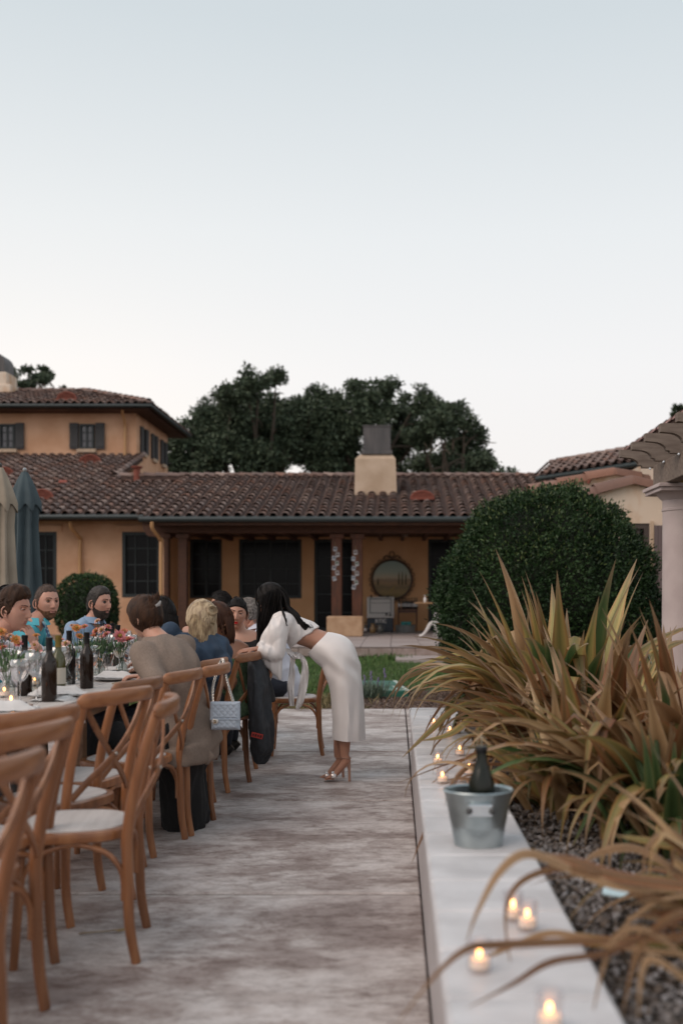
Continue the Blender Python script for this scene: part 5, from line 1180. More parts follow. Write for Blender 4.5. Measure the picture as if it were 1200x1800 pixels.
for x, y, rz, lab in ((-2.78, 5.8, -PI / 2, 'chair under the man in the speckled shirt'), (-2.85, 6.98, -PI / 2, 'chair under the man in the turquoise shirt'), (-2.72, 7.75, -PI / 2, 'chair under the bearded man in the pale blue shirt'), (-3.1, 6.85, -PI / 2 + .3, 'chair under the dark haired guest hidden at the left edge')):
    chair(lab, loc=Vector((x, y, 0)), rz=rz)

# ------------------------------------------------------------------ the long table
TZ = .76; TX0, TX1 = -2.26, -1.51
top_m = mat('bleached_table_wood', (.50, .45, .42), .5, (.58, .54, .51), 4, stretch=(6, 1, 1), bump=.1, bscale=40)
edge_w = mat('brown_table_wood', (.16, .085, .05), .6, (.24, .14, .085), 5, stretch=(6, 1, 6))
tbl = thing('long_table', 'long wooden dining table with a bleached top laid for dinner', 'table', (-1.88, 5.8, 0))
for i in range(5):
    w_ = (TX1 - TX0) / 5; mb = MB(); mb.box((TX0 + w_ * (i + .5), 5.75, TZ - .018), (w_ - .003, 6.9, .036), bev=.003); mb.build('plank', top_m, tbl, world=True, smooth=False)
mb = MB(); mb.box(((TX0 + TX1) / 2, 5.75, TZ - .075), (TX1 - TX0 - .08, 6.7, .078)); mb.build('apron', edge_w, tbl, world=True, smooth=False)
for yy in (2.9, 5.1, 7.0, 8.8):
    for xx in (TX0 + .12, TX1 - .12):
        mb = MB(); mb.box((xx, yy, (TZ - .114) / 2), (.08, .08, TZ - .114), bev=.006); mb.build('leg', edge_w, tbl, world=True, smooth=False)

gl = glass_mat('wine_glass', (.97, .955, .96), .07, .93, .20, 1.0, .45)
def wine_mat(n, c): return mat(n, c, .08, spec=.6)
WINES = {'red': wine_mat('red_wine', (.10, .006, .008)), 'dark': wine_mat('dark_red_wine', (.03, .003, .006)), 'white': wine_mat('white_wine', (.62, .56, .30)), 'water': glass_mat('water', (.9, .95, 1), .02, .85), None: None}
def glass_meshes(kind):
    k = {'big': (.060, .12, .105), 'wine': (.046, .10, .10), 'tall': (.033, .12, .11), 'goblet': (.044, .08, .055)}[kind]; R, bh, st = k
    def pr(z): # bowl profile
        t = z / bh; return R * (math.sin(PI * min(1, .08 + t * .62)) ** .75) if kind != 'goblet' else R * (.55 + .45 * t ** .6)
    stem = MB().lathe([(.034, 0), (.033, .002), (.01, .006), (.0035, .02), (.0032, st - .01), (.008, st)], (0, 0, 0), 18, (True, False)).mesh('stem', gl)
    bowl = MB().lathe([(.006, st)] + [(pr(bh * i / 12), st + .002 + bh * i / 12) for i in range(13)] + [(pr(bh) - .0012, st + bh)], (0, 0, 0), 22).mesh('bowl', gl)
    def wine(fr): return MB().lathe([(.001, st + .004)] + [(max(.002, pr(bh * fr * i / 7) - .0015), st + .004 + bh * fr * i / 7) for i in range(8)] + [(.001, st + .004 + bh * fr)], (0, 0, 0), 18)
    return stem, bowl, wine
GM = {k: glass_meshes(k) for k in ('big', 'wine', 'tall', 'goblet')}
def tpos(px, py, z=TZ):
    Y = (H - z) * F / (py - VY); return Vector((X_(px, Y), Y, z))
def wglass(px, py, kind, wine, fr, label):
    p = tpos(px, py); p.x = min(max(p.x, TX0 + .05), TX1 - .04); root = thing('wine_glass', label, 'glass', p, 0, 'stemmed glasses on the long table'); st, bo, wn = GM[kind]
    link('stem', st, root); link('bowl', bo, root)
    if wine: wn(fr).build('wine' if wine != 'water' else 'water', WINES[wine], root)
for g in ((66, 1230, 'big', 'water', .12, 'large round wine glass nearest the table edge with candle glow behind it'),
          (44, 1222, 'big', 'white', .2, 'wide glass left of the large round glass, low pale wine'),
          (6, 1218, 'big', 'red', .16, 'round glass with a little red wine at the left picture edge'),
          (86, 1216, 'goblet', 'water', .8, 'pressed glass goblet of water by the dark bottle'),
          (22, 1208, 'wine', None, 0, 'empty glass among the flowers at the left edge'),
          (119, 1203, 'tall', 'water', .7, 'tall tumbler like glass of water near the paper menu'),
          (136, 1196, 'wine', 'red', .25, 'first glass with a little red wine right of the tall water glass'),
          (162, 1194, 'wine', 'red', .3, 'clear glass with bright red wine in front of the plate with the fork'),
          (189, 1186, 'goblet', 'dark', .9, 'short goblet filled with dark red wine'), (210, 1183, 'wine', 'white', .4, 'glass of pale yellow white wine near the tan jacket'),
          (148, 1178, 'wine', None, 0, 'empty glass in front of the middle bottle'), (176, 1174, 'big', None, 0, 'large empty glass between the dark goblet and the flowers'),
          (226, 1176, 'wine', 'water', .4, 'clear glass at the far side of the white wine'), (197, 1166, 'tall', None, 0, 'slim empty glass behind the red wine goblet'),
          (241, 1168, 'goblet', 'water', .6, 'water goblet beside the woman in tan'), (132, 1168, 'wine', None, 0, 'empty glass before the pink flowers'), (160, 1163, 'wine', 'white', .3, 'far glass with pale wine in front of the bearded man'),
          (219, 1160, 'big', None, 0, 'far large empty glass under the pink dahlia'), (182, 1156, 'wine', None, 0, 'far empty glass near the tie of the bearded man'), (100, 1180, 'wine', None, 0, 'empty glass beside the gold topped bottle')):
    wglass(*g)
for px, py, kd, wn_, fr, lab in ((36, 1236, 'wine', None, 0, 'empty glass close to the nearest napkin'), (104, 1212, 'big', None, 0, 'large empty glass in front of the olive bottle'), (150, 1205, 'goblet', 'water', .7, 'low water goblet behind the napkin'), (204, 1172, 'big', 'white', .2, 'broad glass with a little pale wine far along the table'), (172, 1184, 'tall', 'water', .5, 'slim glass of water left of the red wine goblet'), (52, 1206, 'tall', 'water', .8, 'tall glass of water between the nearest bottles'), (232, 1162, 'wine', None, 0, 'far empty glass by the pinned brown hair'), (72, 1198, 'wine', 'white', .3, 'pale wine glass behind the large round glass')):
    wglass(px, py, kd, wn_, fr, lab)
# bottles standing on the table
amber = mat('amber_bottle', (.016, .008, .005), .16, spec=.45); olive_g = mat('olive_bottle', (.06, .06, .015), .12, spec=.7); gold_f = mat('gold_foil', (.20, .14, .03), .4, metal=.4)
cream_l = mat('cream_label', (.55, .50, .42), .6)
for px, pyt, mm, fm, lm, lab in ((44, 1117, amber, foil, None, 'dark bottle rising in front of the speckled shirt man'), (87, 1121, amber, foil, None, 'dark bottle with black neck standing left of the olive one'), (103, 1117, olive_g, gold_f, cream_l, 'olive green bottle with gold neck and cream label'),
                                (153, 1112, amber, foil, None, 'dark wine bottle in the middle of the table in front of the pink flowers'), (122, 1109, wine_g, foil, None, 'short black bottle in front of the small round bush'),
                                (198, 1096, wine_g, foil, None, 'dark bottle to the right of the bearded man'), (208, 1099, wine_g, foil, None, 'dark bottle partly behind the pink dahlia'), (309, 1083, wine_g, foil, None, 'dark bottle top showing between tan jacket and blonde hair')):
    Y = (H - TZ - .30) * F / (pyt - VY); x = max(TX0 + .05, min(TX1 - .05, X_(px, Y))); b_ = bottle(lab, (x, Y, TZ), 'wine bottles on the long table', .30, mm, lm, fm); b_.rotation_euler.z = -1.0
# flowers
pet = {'coral': mat('coral_petal', (.62, .20, .13), .6), 'pink': mat('pink_petal', (.70, .24, .25), .6), 'orange': mat('orange_petal', (.60, .24, .07), .6), 'blush': mat('blush_petal', (.65, .38, .30), .6)}
stem_m = mat('flower_stem', (.06, .11, .035), .6); leafm2 = mat('posy_leaf', (.08, .15, .06), .6, island=[(.07, .14, .05), (.12, .19, .10), (.05, .10, .04)])
vase_m = glass_mat('bud_vase_glass', (.9, .95, .93), .05, .85)
def bloom(parent, c, r, kk, nm='bloom'):
    "a double daisy: layers of pointed petals around a small centre"
    n = 34; lay = np.arange(n) // 12; a = np.arange(n) * 2.4; el_ = .15 + .45 * lay + .1 * rng.random(n); tilt = unit_rand(1)[0] * .5 + np.array([.1, -.6, .7]); tilt /= np.linalg.norm(tilt)
    s = np.cross(tilt, [0, 0, 1.]); s /= np.linalg.norm(s); u = np.cross(s, tilt)
    D = (np.cos(a) * np.cos(el_))[:, None] * s + (np.sin(a) * np.cos(el_))[:, None] * u + np.sin(el_)[:, None] * tilt
    V, Fq = leaves(np.tile(np.array(c), (n, 1)), D, np.tile(tilt, (n, 1)), r * (1 - .18 * lay), np.full(n, r * .5), .15)
    o = np_mesh(nm, V, Fq, pet[kk], parent)
    MB().ball(tuple(Vector(c) + Vector(tilt) * r * .3), r * .28, 8, 6).build('centre', mat('bloom_centre', (.30, .20, .04), .9), o)
def posy(label, px, py, Y, fl, green, hz=.10):
    x = max(TX0 + .08, min(TX1 - .12, X_(px, Y))); root = thing('bud_vase_flowers', label, 'flowers', (x, Y, TZ), 0, 'flower vases down the table')
    MB().lathe([(.03, 0), (.036, .01), (.036, .06), (.018, .085), (.018, hz), (.022, hz + .004)], (0, 0, 0), 18, (True, False)).build('vase', vase_m, root)
    for dx, pz, r, kk in fl:
        q = at(dx, pz, Y + random.uniform(-.06, .06)); c = (q.x - x, q.y - Y, q.z - TZ)
        MB().tube(cr([(0, 0, .02), (c[0] * .3, c[1] * .3, hz + .02), c], 4), .0018, 5).build('flower_stem', stem_m, root); bloom(root, c, r, kk)
    n = green; cc = np.array([[(rng.normal() * .05), rng.normal() * .05, hz + .03 + .07 * rng.random()] for _ in range(n)])
    V, Fq = leaves(cc, cc * 2 + rng.normal(size=(n, 3)) * .1 + np.array([0, 0, .05]), unit_rand(n), .03 + .03 * rng.random(n), np.full(n, .014)); o = np_mesh('greenery', V, Fq, leafm2, root); o['kind'] = 'stuff'
    for k in range(5):
        e = (rng.normal() * .07, rng.normal() * .05, hz + .13 + .07 * rng.random()); MB().tube(cr([(0, 0, .05), (e[0] * .4, e[1] * .4, hz + .02), e], 4), .0012, 4).build('flower_stem', stem_m, root)
posy('tall loose posy of orange and coral flowers at the left picture edge', 14, 1150, 4.9, [(2, 1112, .034, 'orange'), (28, 1125, .032, 'orange'), (34, 1133, .03, 'pink'), (6, 1140, .03, 'coral'), (18, 1118, .022, 'blush'), (-6, 1125, .034, 'coral')], 120)
posy('small posy of peach and pink blooms between the two nearest dark bottles', 66, 1150, 5.1, [(64, 1118, .024, 'orange'), (70, 1150, .034, 'pink'), (57, 1146, .03, 'coral'), (62, 1134, .026, 'blush')], 50)
posy('posy with an orange daisy and pink buds in front of the bearded man shirt', 142, 1130, 6.0, [(135, 1105, .036, 'orange'), (149, 1102, .026, 'coral'), (140, 1119, .03, 'orange'), (127, 1100, .02, 'blush')], 50)
posy('full posy of coral blooms with dense greenery at the middle of the table', 175, 1130, 6.1, [(170, 1110, .034, 'coral'), (180, 1108, .034, 'blush'), (188, 1116, .034, 'pink'), (165, 1119, .030, 'coral'), (181, 1120, .03, 'blush'), (190, 1103, .030, 'pink'), (172, 1092, .024, 'blush')], 130)
posy('posy with one large pink dahlia near the head of the woman in tan', 215, 1130, 6.2, [(210, 1119, .050, 'pink'), (226, 1126, .045, 'pink'), (219, 1110, .026, 'coral')], 50)
posy('low posy of faded peach blooms between the olive bottle and the black bottle', 116, 1140, 5.6, [(116, 1132, .030, 'blush'), (108, 1126, .024, 'coral'), (122, 1140, .026, 'orange')], 50)
# candles on the table
for px, py, lab in ((8, 1226, 'glowing table candle at the left picture edge'), (62, 1206, 'glowing table candle seen through the large round glass'), (125, 1186, 'table candle seen through the tall water glass'), (236, 1172, 'table candle glowing beside the tan jacket'), (104, 1196, 'table candle between the bottles and the tall glass'), (172, 1168, 'small far table candle behind the red wine'), (20, 1243, 'glowing table candle nearest the camera')):
    p = tpos(px, py); p.x = max(TX0 + .05, p.x); c = copy_tree(vp, lab, p)
# plates, napkins, cutlery, menu blocks
china = mat('white_china', (.66, .66, .66), .18, spec=.6); linen = mat('white_linen', (.62, .60, .59), .9, bump=.25, bscale=180, sheen=.3)
brass = mat('brass_cutlery', (.50, .36, .18), .3, metal=.85)
def plate(label, p):
    root = thing('dinner_plate', label, 'plate', p, 0, 'plates laid along the table'); MB().lathe([(.001, .004), (.085, .004), (.10, .010), (.135, .018), (.137, .020), (.134, .021), (.10, .014), (.085, .008), (.001, .008)], (0, 0, 0), 36).build('plate_rim', china, root); return root
def napkin(label, p, rz, L_=.26, W_=.12, h=.03, seed=0, hang=0.):
    nx, ny = 26, 14; V = []
    for side in (1, 0):
        for j in range(ny + 1):
            for i in range(nx + 1):
                u, v = i / nx, j / ny; x = (u - .5) * L_; y = (v - .5) * W_ * (1 - .3 * u); e = min(1, 5 * min(u, 1 - u, v, 1 - v))
                z = (h * e * (.55 + .45 * math.sin(v * PI * 3 + u * 2 + seed)) + .006 * noise.noise(Vector((x * 30, y * 30, seed)))) * side + .003 * side
                if hang and u > 1 - hang: z -= (u - (1 - hang)) * L_ * .9; x = (1 - hang - .5) * L_ + (x - (1 - hang - .5) * L_) * .3
                V.append((x, y, z))
    n = (nx + 1) * (ny + 1); Fq = []
    for j in range(ny):
        for i in range(nx): a = j * (nx + 1) + i; Fq += [(a, a + 1, a + nx + 2, a + nx + 1), (a + n, a + nx + 1 + n, a + nx + 2 + n, a + 1 + n)]
    o = MB().add(V, Fq).build('napkin', linen); o.location = p; o.rotation_euler.z = rz; tag(o, label, 'napkin'); return o
for px, py, nm in ((128, 1226, 'in front of the empty crossed chair'), (203, 1196, 'beside the red wine goblet'), (40, 1256, 'nearest the camera at the left edge'), (88, 1188, 'across the table by the olive bottle'), (225, 1182, 'in front of the woman in tan'), (10, 1300, 'at the lower left corner of the table')):
    p = tpos(px, py); p.x = min(p.x, TX1 - .14); p.x = max(p.x, TX0 + .14); plate('white china plate ' + nm, p); napkin('folded white napkin on the plate ' + nm, p + Vector((0, 0, .018)), .25 if py > 1200 else -.3, .27, .15, .035, py)
napkin('large white napkin draped over the table edge beside the second chair', Vector((TX1 - .12, 4.32, TZ + .004)), .1, .34, .22, .012, 3, .3)
napkin('crumpled white napkin hanging off the table edge behind the crossed chair', Vector((TX1 - .05, 4.75, TZ + .004)), -.1, .30, .2, .012, 8, .45)
def cutlery(label, p, rz, L_=.19, fork=True, name='fork'):
    root = thing(name, label, name, p, rz); P_ = [(-L_ / 2, 0, .004), (-L_ / 4, 0, .006), (L_ * .15, 0, .006), (L_ * .24, 0, .009)]
    MB().tube(P_, [(.0018, .007), (.0018, .005), (.0018, .0035), (.0018, .004)], 8, side=(0, 0, 1)).build('handle', brass, root)
    if fork:
        MB().tube([(L_ * .24, 0, .009), (L_ * .29, 0, .007), (L_ * .34, 0, .006)], [(.0015, .005), (.0015, .012), (.0015, .013)], 8, side=(0, 0, 1)).build('fork_head', brass, root)
        for k in (-1.5, -.5, .5, 1.5): MB().tube([(L_ * .33, k * .0065, .006), (L_ * .42, k * .0068, .007), (L_ * .5, k * .0062, .011)], .0016, 6).build('tine', brass, root)
    else: MB().tube([(L_ * .2, 0, .008), (L_ * .35, 0, .006), (L_ * .5, .004, .005)], [(.001, .006), (.001, .01), (.001, .002)], 8, side=(0, 0, 1)).build('blade', brass, root)
Yf = 2187.5 / (1641 - VY); cutlery('brass fork dropped on the concrete between the front chairs', (X_(181, Yf), Yf, .002), .22, .17)
for px, py, lab in ((44, 1262, 'brass knife on the table edge near the camera'), (150, 1240, 'brass knife beside the plate of the crossed chair'), (212, 1200, 'brass knife beside the far plate')):
    p = tpos(px, py); cutlery(lab, p, 1.4, .2, False, 'knife')
for px, py, rz, lab in ((84, 1222, .1, 'small wooden menu block lying on the table near the large round glass'), (28, 1247, .1, 'dark wooden name block by the nearest plate')):
    o = MB().box((0, 0, .011), (.14, .035, .022), bev=.003).build('wooden_block', mat('walnut_block', (.20, .10, .06), .6, (.28, .15, .09), 9, stretch=(2, 8, 8)), smooth=False); o.location = tpos(px, py); o.rotation_euler.z = rz; tag(o, lab, 'block')
o = MB().box((0, 0, .0015), (.12, .16, .003)).build('menu_card', mat('lilac_card', (.45, .44, .50), .6), smooth=False); o.location = tpos(14, 1280); o.location.x = max(TX0 + .1, o.location.x); o.rotation_euler.z = .2; tag(o, 'pale printed menu card at the near end of the table', 'menu')
# ------------------------------------------------------------------ people
def ss(a, b, x): t = np.clip((x - a) / (b - a), 0, 1); return t * t * (3 - 2 * t)
def head_grid(N=76, M=100, fem=False, jaw=1., nose=1.):
    th = np.linspace(0.02, PI - .02, N)[:, None]; ph = (np.arange(M) / M * 2 * PI)[None, :]
    dx = np.sin(th) * np.cos(ph); dy = np.sin(th) * np.sin(ph); dz = np.cos(th) + 0 * ph
    t = ss(0.1, -1, dz); x = .076 * dx * (1 - (.30 if fem else .22 * (2 - jaw)) * t ** 1.2); y = .097 * dy; z = .121 * dz
    y = np.where(dy > 0, y * (1 - .50 * t), y * (1 - .05 * t)) - .004 * t
    y = np.where(dy > 0, y * (1 + .06 * ss(-.3, .6, dz)), y)
    y = np.where(dy < 0, y + .010 * ss(.35, .95, -dy) * (1 - ss(-.2, -.9, dz) * .6), y)      # flatter face plane
    ax = np.abs(x); g = lambda v, m, s: np.exp(-((v - m) / s) ** 2); front = ss(.15, .6, -dy)
    N_ = np.where(z > -.026, ss(.034, -.020, z), g(z, -.026, .0075))
    d = .026 * nose * g(x, 0, .0095) * N_ + .008 * nose * g(ax, .0125, .006) * g(z, -.028, .008)
    d += -.0135 * g(ax, .031, .015) * g(z, .017, .011) + .0045 * g(ax, .026, .018) * g(z, .035, .007)
    lp = 1.25 if fem else 1.
    d += .006 * lp * g(x, 0, .020) * (g(z, -.0535, .0048) + g(z, -.0645, .0055)) - .003 * g(x, 0, .02) * g(z, -.059, .0022)
    d += .009 * g(x, 0, .022) * g(z, -.100, .015) - .003 * g(x, 0, .02) * g(z, -.080, .007) + .004 * g(ax, .045, .016) * g(z, -.010, .02)
    return x, y - d * front, z
def skin_mat(name, c, lipc=None):
    return mat(name, c, .48, (c[0] * .86, c[1] * .74, c[2] * .70), 9, bump=.04, bscale=300, sub=.12, contrast=(.4, .75))
class Head:
    def __init__(s, c, f, up=(0, 0, 1), size=1., fem=False, jaw=1., nose=1.):
        f = Vector(f).normalized(); y = -f; u = Vector(up); u = (u - y * u.dot(y)).normalized(); x = y.cross(u)
        s.R = Matrix((x, y, u)).transposed(); s.c = Vector(c); s.k = size; s.fem = fem; s.G = head_grid(fem=fem, jaw=jaw, nose=nose)
    def w(s, p): return s.c + s.R @ (Vector(p) * s.k)
    def mb_grid(s, X, Y, Z):
        n, m = X.shape; P = np.stack([X, Y, Z], -1).reshape(-1, 3) * s.k; P = P @ np.array(s.R).T + np.array(s.c)
        mb = MB(); mb.ring_loft([[tuple(q) for q in P[i * m:(i + 1) * m]] for i in range(n)]); return mb
    def skull(s): return s.mb_grid(*s.G)
    def shell(s, mask, thick, nz=0., fr=40., deep=.004, st=(1, 1, 1)):
        X, Y, Z = s.G; m = mask(X, Y, Z); t = thick(X, Y, Z) if callable(thick) else thick + 0 * X
        L_ = np.sqrt((X / .076) ** 2 + (Y / .097) ** 2 + (Z / .121) ** 2) + 1e-9; nx, ny, nz_ = X / .076, Y / .097, Z / .121; q = np.sqrt(nx * nx + ny * ny + nz_ * nz_); nx, ny, nz_ = nx / q, ny / q, nz_ / q
        off = -deep + (t + deep) * m
        if nz:
            jit = np.array([noise.noise(Vector((a * fr * st[0], b * fr * st[1], c * fr * st[2]))) for a, b, c in zip(X.ravel(), Y.ravel(), Z.ravel())]).reshape(X.shape); off = off + nz * jit * m
        return s.mb_grid(X + nx * off, Y + ny * off, Z + nz_ * off)
def hairline(front=.070, temple=.045, ear=-.012, nape=-.075):
    def f(X, Y, Z):
        zh = np.interp(Y, [-.10, -.078, -.058, -.040, -.027, -.020, -.004, .012, .04, .07], [front + .016, front + .006, front - .004, temple + .012, temple - .03, ear + .004, ear - .016, ear, nape * .7, nape]) + .0025 * np.sin(X * 190) * (Y < -.05); return ss(-.005, .010, Z - zh)
    return f
def long_hairline(front=.074, part=0.):
    def f(X, Y, Z):
        zh = np.interp(Y, [-.10, -.078, -.05, -.02, .02, .06], [front + .01, front, .02, -.05, -.10, -.13]); return ss(-.006, .012, Z - zh)
    return f
def beard_mask(lo=0.):
    def f(X, Y, Z):
        zc = np.interp(Y, [-.105, -.088, -.066, -.045, -.02, .0, .02], [-.040, -.041, -.052, -.050, -.036, -.012, .0]) - lo
        m = ss(.006, -.012, Z - zc) * ss(.024, .004, Y); ax = np.abs(X)
        lips = np.exp(-((X / .020) ** 2 + ((Z + .060) / .0085) ** 2) ** 2); side = np.exp(-((ax - .013) / .006) ** 2 - ((Z + .076) / .006) ** 2) * .5
        return np.clip(m * (1 - lips * 1.15) - side, 0, 1)
    return f
def fuse(mb, name, m, parent, voxel=.010, smooth=4, amp=0., fr=(9, 9, 3), amp2=0., seed=0, extra=None):
    me = mb.mesh('tmp', None, False); o = bpy.data.objects.new('tmp', me); col.objects.link(o)
    r = o.modifiers.new('r', 'REMESH'); r.mode = 'VOXEL'; r.voxel_size = voxel; r.use_smooth_shade = True
    if smooth: s = o.modifiers.new('s', 'SMOOTH'); s.factor = .5; s.iterations = smooth
    bpy.context.view_layer.update(); e = bpy.data.meshes.new_from_object(o.evaluated_get(bpy.context.evaluated_depsgraph_get())); bpy.data.objects.remove(o); bpy.data.meshes.remove(me)
    n = len(e.vertices); P = np.empty(n * 3, np.float32); e.vertices.foreach_get('co', P); P = P.reshape(-1, 3).astype(float)
    if amp or amp2:
        Nn = np.empty(n * 3, np.float32); e.vertices.foreach_get('normal', Nn); Nn = Nn.reshape(-1, 3)
        a1 = np.array([1 - 2 * abs(noise.noise(Vector((p[0] * fr[0] + seed, p[1] * fr[1], p[2] * fr[2])))) + .5 * noise.noise(Vector((p[0] * fr[0] * 2.3, p[1] * fr[1] * 2.3 + seed, p[2] * fr[2] * 2))) for p in P]); P = P + Nn * (amp * (a1 - .5))[:, None]
    if extra is not None: P = extra(P)
    rt = root_of(parent) if parent is not None else Vector(); P = P - np.array(rt)
    e.vertices.foreach_set('co', P.astype(np.float32).ravel()); e.materials.clear(); e.materials.append(m); e.polygons.foreach_set('use_smooth', [True] * len(e.polygons)); e.name = name; e.update()
    return link(name, e, parent)
def join_mesh(o, mb, off):
    "adds the islands of mb (world coordinates) to the mesh of o"
    me = o.data; n = len(me.vertices); V = [tuple(v.co) for v in me.vertices] + [(x - off[0], y - off[1], z - off[2]) for x, y, z in mb.v]
    Fq = [tuple(p.vertices) for p in me.polygons] + [tuple(i + n for i in f) for f in mb.f]; m = me.materials[0]; nm = me.name
    new = bpy.data.meshes.new(nm); new.from_pydata(V, [], Fq); new.update(); new.polygons.foreach_set('use_smooth', [True] * len(new.polygons)); new.materials.append(m); o.data = new
def hand(mb, wr, d, n, side=1, size=1., curl=.5, spread=.12):
    "palm plus five fingers; d along the fingers, n = back of the hand, side = which way the thumb points along d x n"
    wr = Vector(wr); d = Vector(d).normalized(); n = Vector(n); n = (n - d * n.dot(d)).normalized(); s = d.cross(n) * side; k = size
    mb.tube([wr - d * .03 * k, wr, wr + d * .03 * k, wr + d * .06 * k, wr + d * .088 * k, wr + d * .096 * k], [(.018 * k, .024 * k), (.016 * k, .026 * k), (.015 * k, .036 * k), (.0135 * k, .040 * k), (.011 * k, .038 * k), (.004 * k, .032 * k)], 14, side=n)
    for i, (o_, L_) in enumerate(((.028, .072), (.010, .080), (-.009, .074), (-.027, .058))):
        b = wr + (d * (.084 if i else .080) + s * o_) * k; dd = (d + s * o_ * spread * 22 * .3).normalized(); P_ = [b]; a = curl * .25
        for seg_, fr in ((.45, 1), (.32, 1.5), (.23, 1.3)):
            a_ = a; b = b + (dd * math.cos(a_) - n * math.sin(a_)) * L_ * seg_ * k; P_.append(b); a += curl * fr * .75
        mb.tube(cr([tuple(p) for p in P_], 3), [(.0088 - .0028 * j / 9) * k for j in range(10)], 8)
    b = wr + (d * .022 + s * .026) * k; P_ = [b, b + (d * .028 + s * .024 - n * .010) * k, b + (d * .055 + s * .028 - n * .024 * (1 + curl)) * k, b + (d * .078 + s * .022 - n * .034 * (1 + curl)) * k]
    mb.tube(cr([tuple(p) for p in P_], 3), [(.0125 - .005 * j / 9) * k for j in range(10)], 8); return mb
def arm_tube(mb, sh, el, wr, r=(.052, .043, .036, .027), seg=14, ease=1.):
    sh, el, wr = Vector(sh), Vector(el), Vector(wr); P_ = [sh, sh.lerp(el, .5), el, el.lerp(wr, .45), wr]; R_ = [r[0], r[0] * .92, r[1], r[2] * 1.08, r[3]]
    Q = cr([tuple(p) for p in P_], 4); RR = [float(np.interp(i / 4, range(5), R_)) * ease for i in range(len(Q))]; return mb.tube(Q, RR, seg)
def face_bits(root, hd, browm, lipm, irism, lid=None, lips=True):
    G = hd.G; lidm = root.children[0].data.materials[0]; yaw = .0
    for s in (-1, 1):
        c0 = (s * .0305, -.0685, .0160); R = .0112
        mb = MB(); mb.ball(hd.w(c0), R * hd.k, 16, 12); ey = mb.build('eye', mat('eye_white', (.30, .265, .25), .3), root, world=True)
        mb = MB(); mb.ball(hd.w((c0[0] + .0006, c0[1] - R * .62, c0[2])), .0054 * hd.k, 12, 8); mb.build('iris', irism, ey, world=True)
        for a0, a1 in ((16, 92), (-14, -92)):               # upper and lower lid wrap the ball
            rows = []
            for i in range(6):
                a = math.radians(a0 + (a1 - a0) * i / 5); row = []
                for j in range(13):
                    b = math.radians(-78 + 156 * j / 12); aa = a * (math.cos(b) ** .5 * .85 + .15) if abs(a0) > 0 else a; q = R * 1.09
                    row.append(hd.w((c0[0] + q * math.sin(b), c0[1] - q * math.cos(b) * math.cos(aa), c0[2] + q * math.cos(b) * math.sin(aa) * 1.0)))
                rows.append(row)
            mb = MB(); mb.add([p for r in rows for p in r], [(i * 13 + j, i * 13 + j + 1, i * 13 + j + 14, i * 13 + j + 13) for i in range(5) for j in range(12)]); mb.build('eyelid', lidm, root, world=True)
        P_ = [hd.w((s * (.012 + .035 * t), -.0905 + .022 * t * t + .002, .0345 + .006 * math.sin(PI * t * .8))) for t in np.linspace(0, 1, 7)]
        mb = MB(); mb.tube(P_, [.0022 * hd.k * (1.2 - .7 * t) for t in np.linspace(0, 1, 7)], 6); mb.build('eyebrow', browm, root, world=True)
        P_ = [hd.w((s * (.0195 + .023 * t), -.0795 - .0055 * math.sin(PI * t) + .002 * t, .0165 + .0035 * math.sin(PI * t))) for t in np.linspace(0, 1, 7)]
        mb = MB(); mb.tube(P_, .0011 * hd.k, 5); mb.build('eyelash', browm, root, world=True)
    if lips:
        g = lambda v, m, s: np.exp(-((v - m) / s) ** 2)
        m_ = hd.shell(lambda X, Y, Z: np.clip(1.6 * ss(0, .5, -Y / .09) * np.clip(1.35 * np.exp(-((X / .0225) ** 2) ** 1.5) * (g(Z, -.0535, .0052) + g(Z, -.0645, .0058)) - .30, 0, 1), 0, 1), .0011, deep=.003); m_.build('lips', lipm, root, world=True)
def ears(mb, hd):
    for s in (-1, 1):
        R = hd.R @ Matrix.Rotation(s * .45, 3, 'Z') @ Matrix.Rotation(-.2, 3, 'X'); mb.ball(hd.w((s * .076, .012, -.006)), (.006 * hd.k, .018 * hd.k, .031 * hd.k), 14, 10, M=R)
        rim = [hd.w((s * (.080 + .009 * math.sin(t)), .010 + .018 * math.sin(t) * 1.0, -.006 + .030 * math.cos(t))) for t in np.linspace(-.5, PI * 1.02, 14)]; mb.tube(rim, .0042 * hd.k, 8)
        mb.ball(hd.w((s * .077, .004, -.034)), .0075 * hd.k, 8, 6)
def strand(mb, pts, r=.006, seg=6, flat=.5): 
    P_ = cr([tuple(p) for p in pts], 4); n = len(P_); mb.tube(P_, [r * (math.sin(PI * min(1, .25 + .75 * (1 - i / (n - 1)))) * .9 + .1) * (1 if i < n * .7 else max(.12, (n - 1 - i) / (n * .3))) for i in range(n)], seg, flat=flat)
def person_root(label, p): return thing('person', label, 'person', (p[0], p[1], 0))
def torso_tube(mb, P, C, N, S, w=1., d=1., hang=None, ease=1.):
    "pelvis -> waist -> chest -> shoulders -> neck base, with lateral axis S"
    P, C, N = Vector(P), Vector(C), Vector(N); pts = [P - (C - P).normalized() * .10, P, P.lerp(C, .5), C, C.lerp(N, .55), C.lerp(N, .88), N]
    R_ = [(.155, .12), (.172, .125), (.145, .108), (.172, .12), (.185, .10), (.125, .075), (.06, .058)]
    Q = cr([tuple(p) for p in pts], 4); RR = [(float(np.interp(i / 4, range(7), [r[0] for r in R_])) * w * ease, float(np.interp(i / 4, range(7), [r[1] for r in R_])) * d * ease) for i in range(len(Q))]
    if hang: Q = [np.array(h[:3]) for h in hang] + Q; RR = [(h[3], h[4]) for h in hang] + RR
    return mb.tube(Q, RR, 28, side=S)
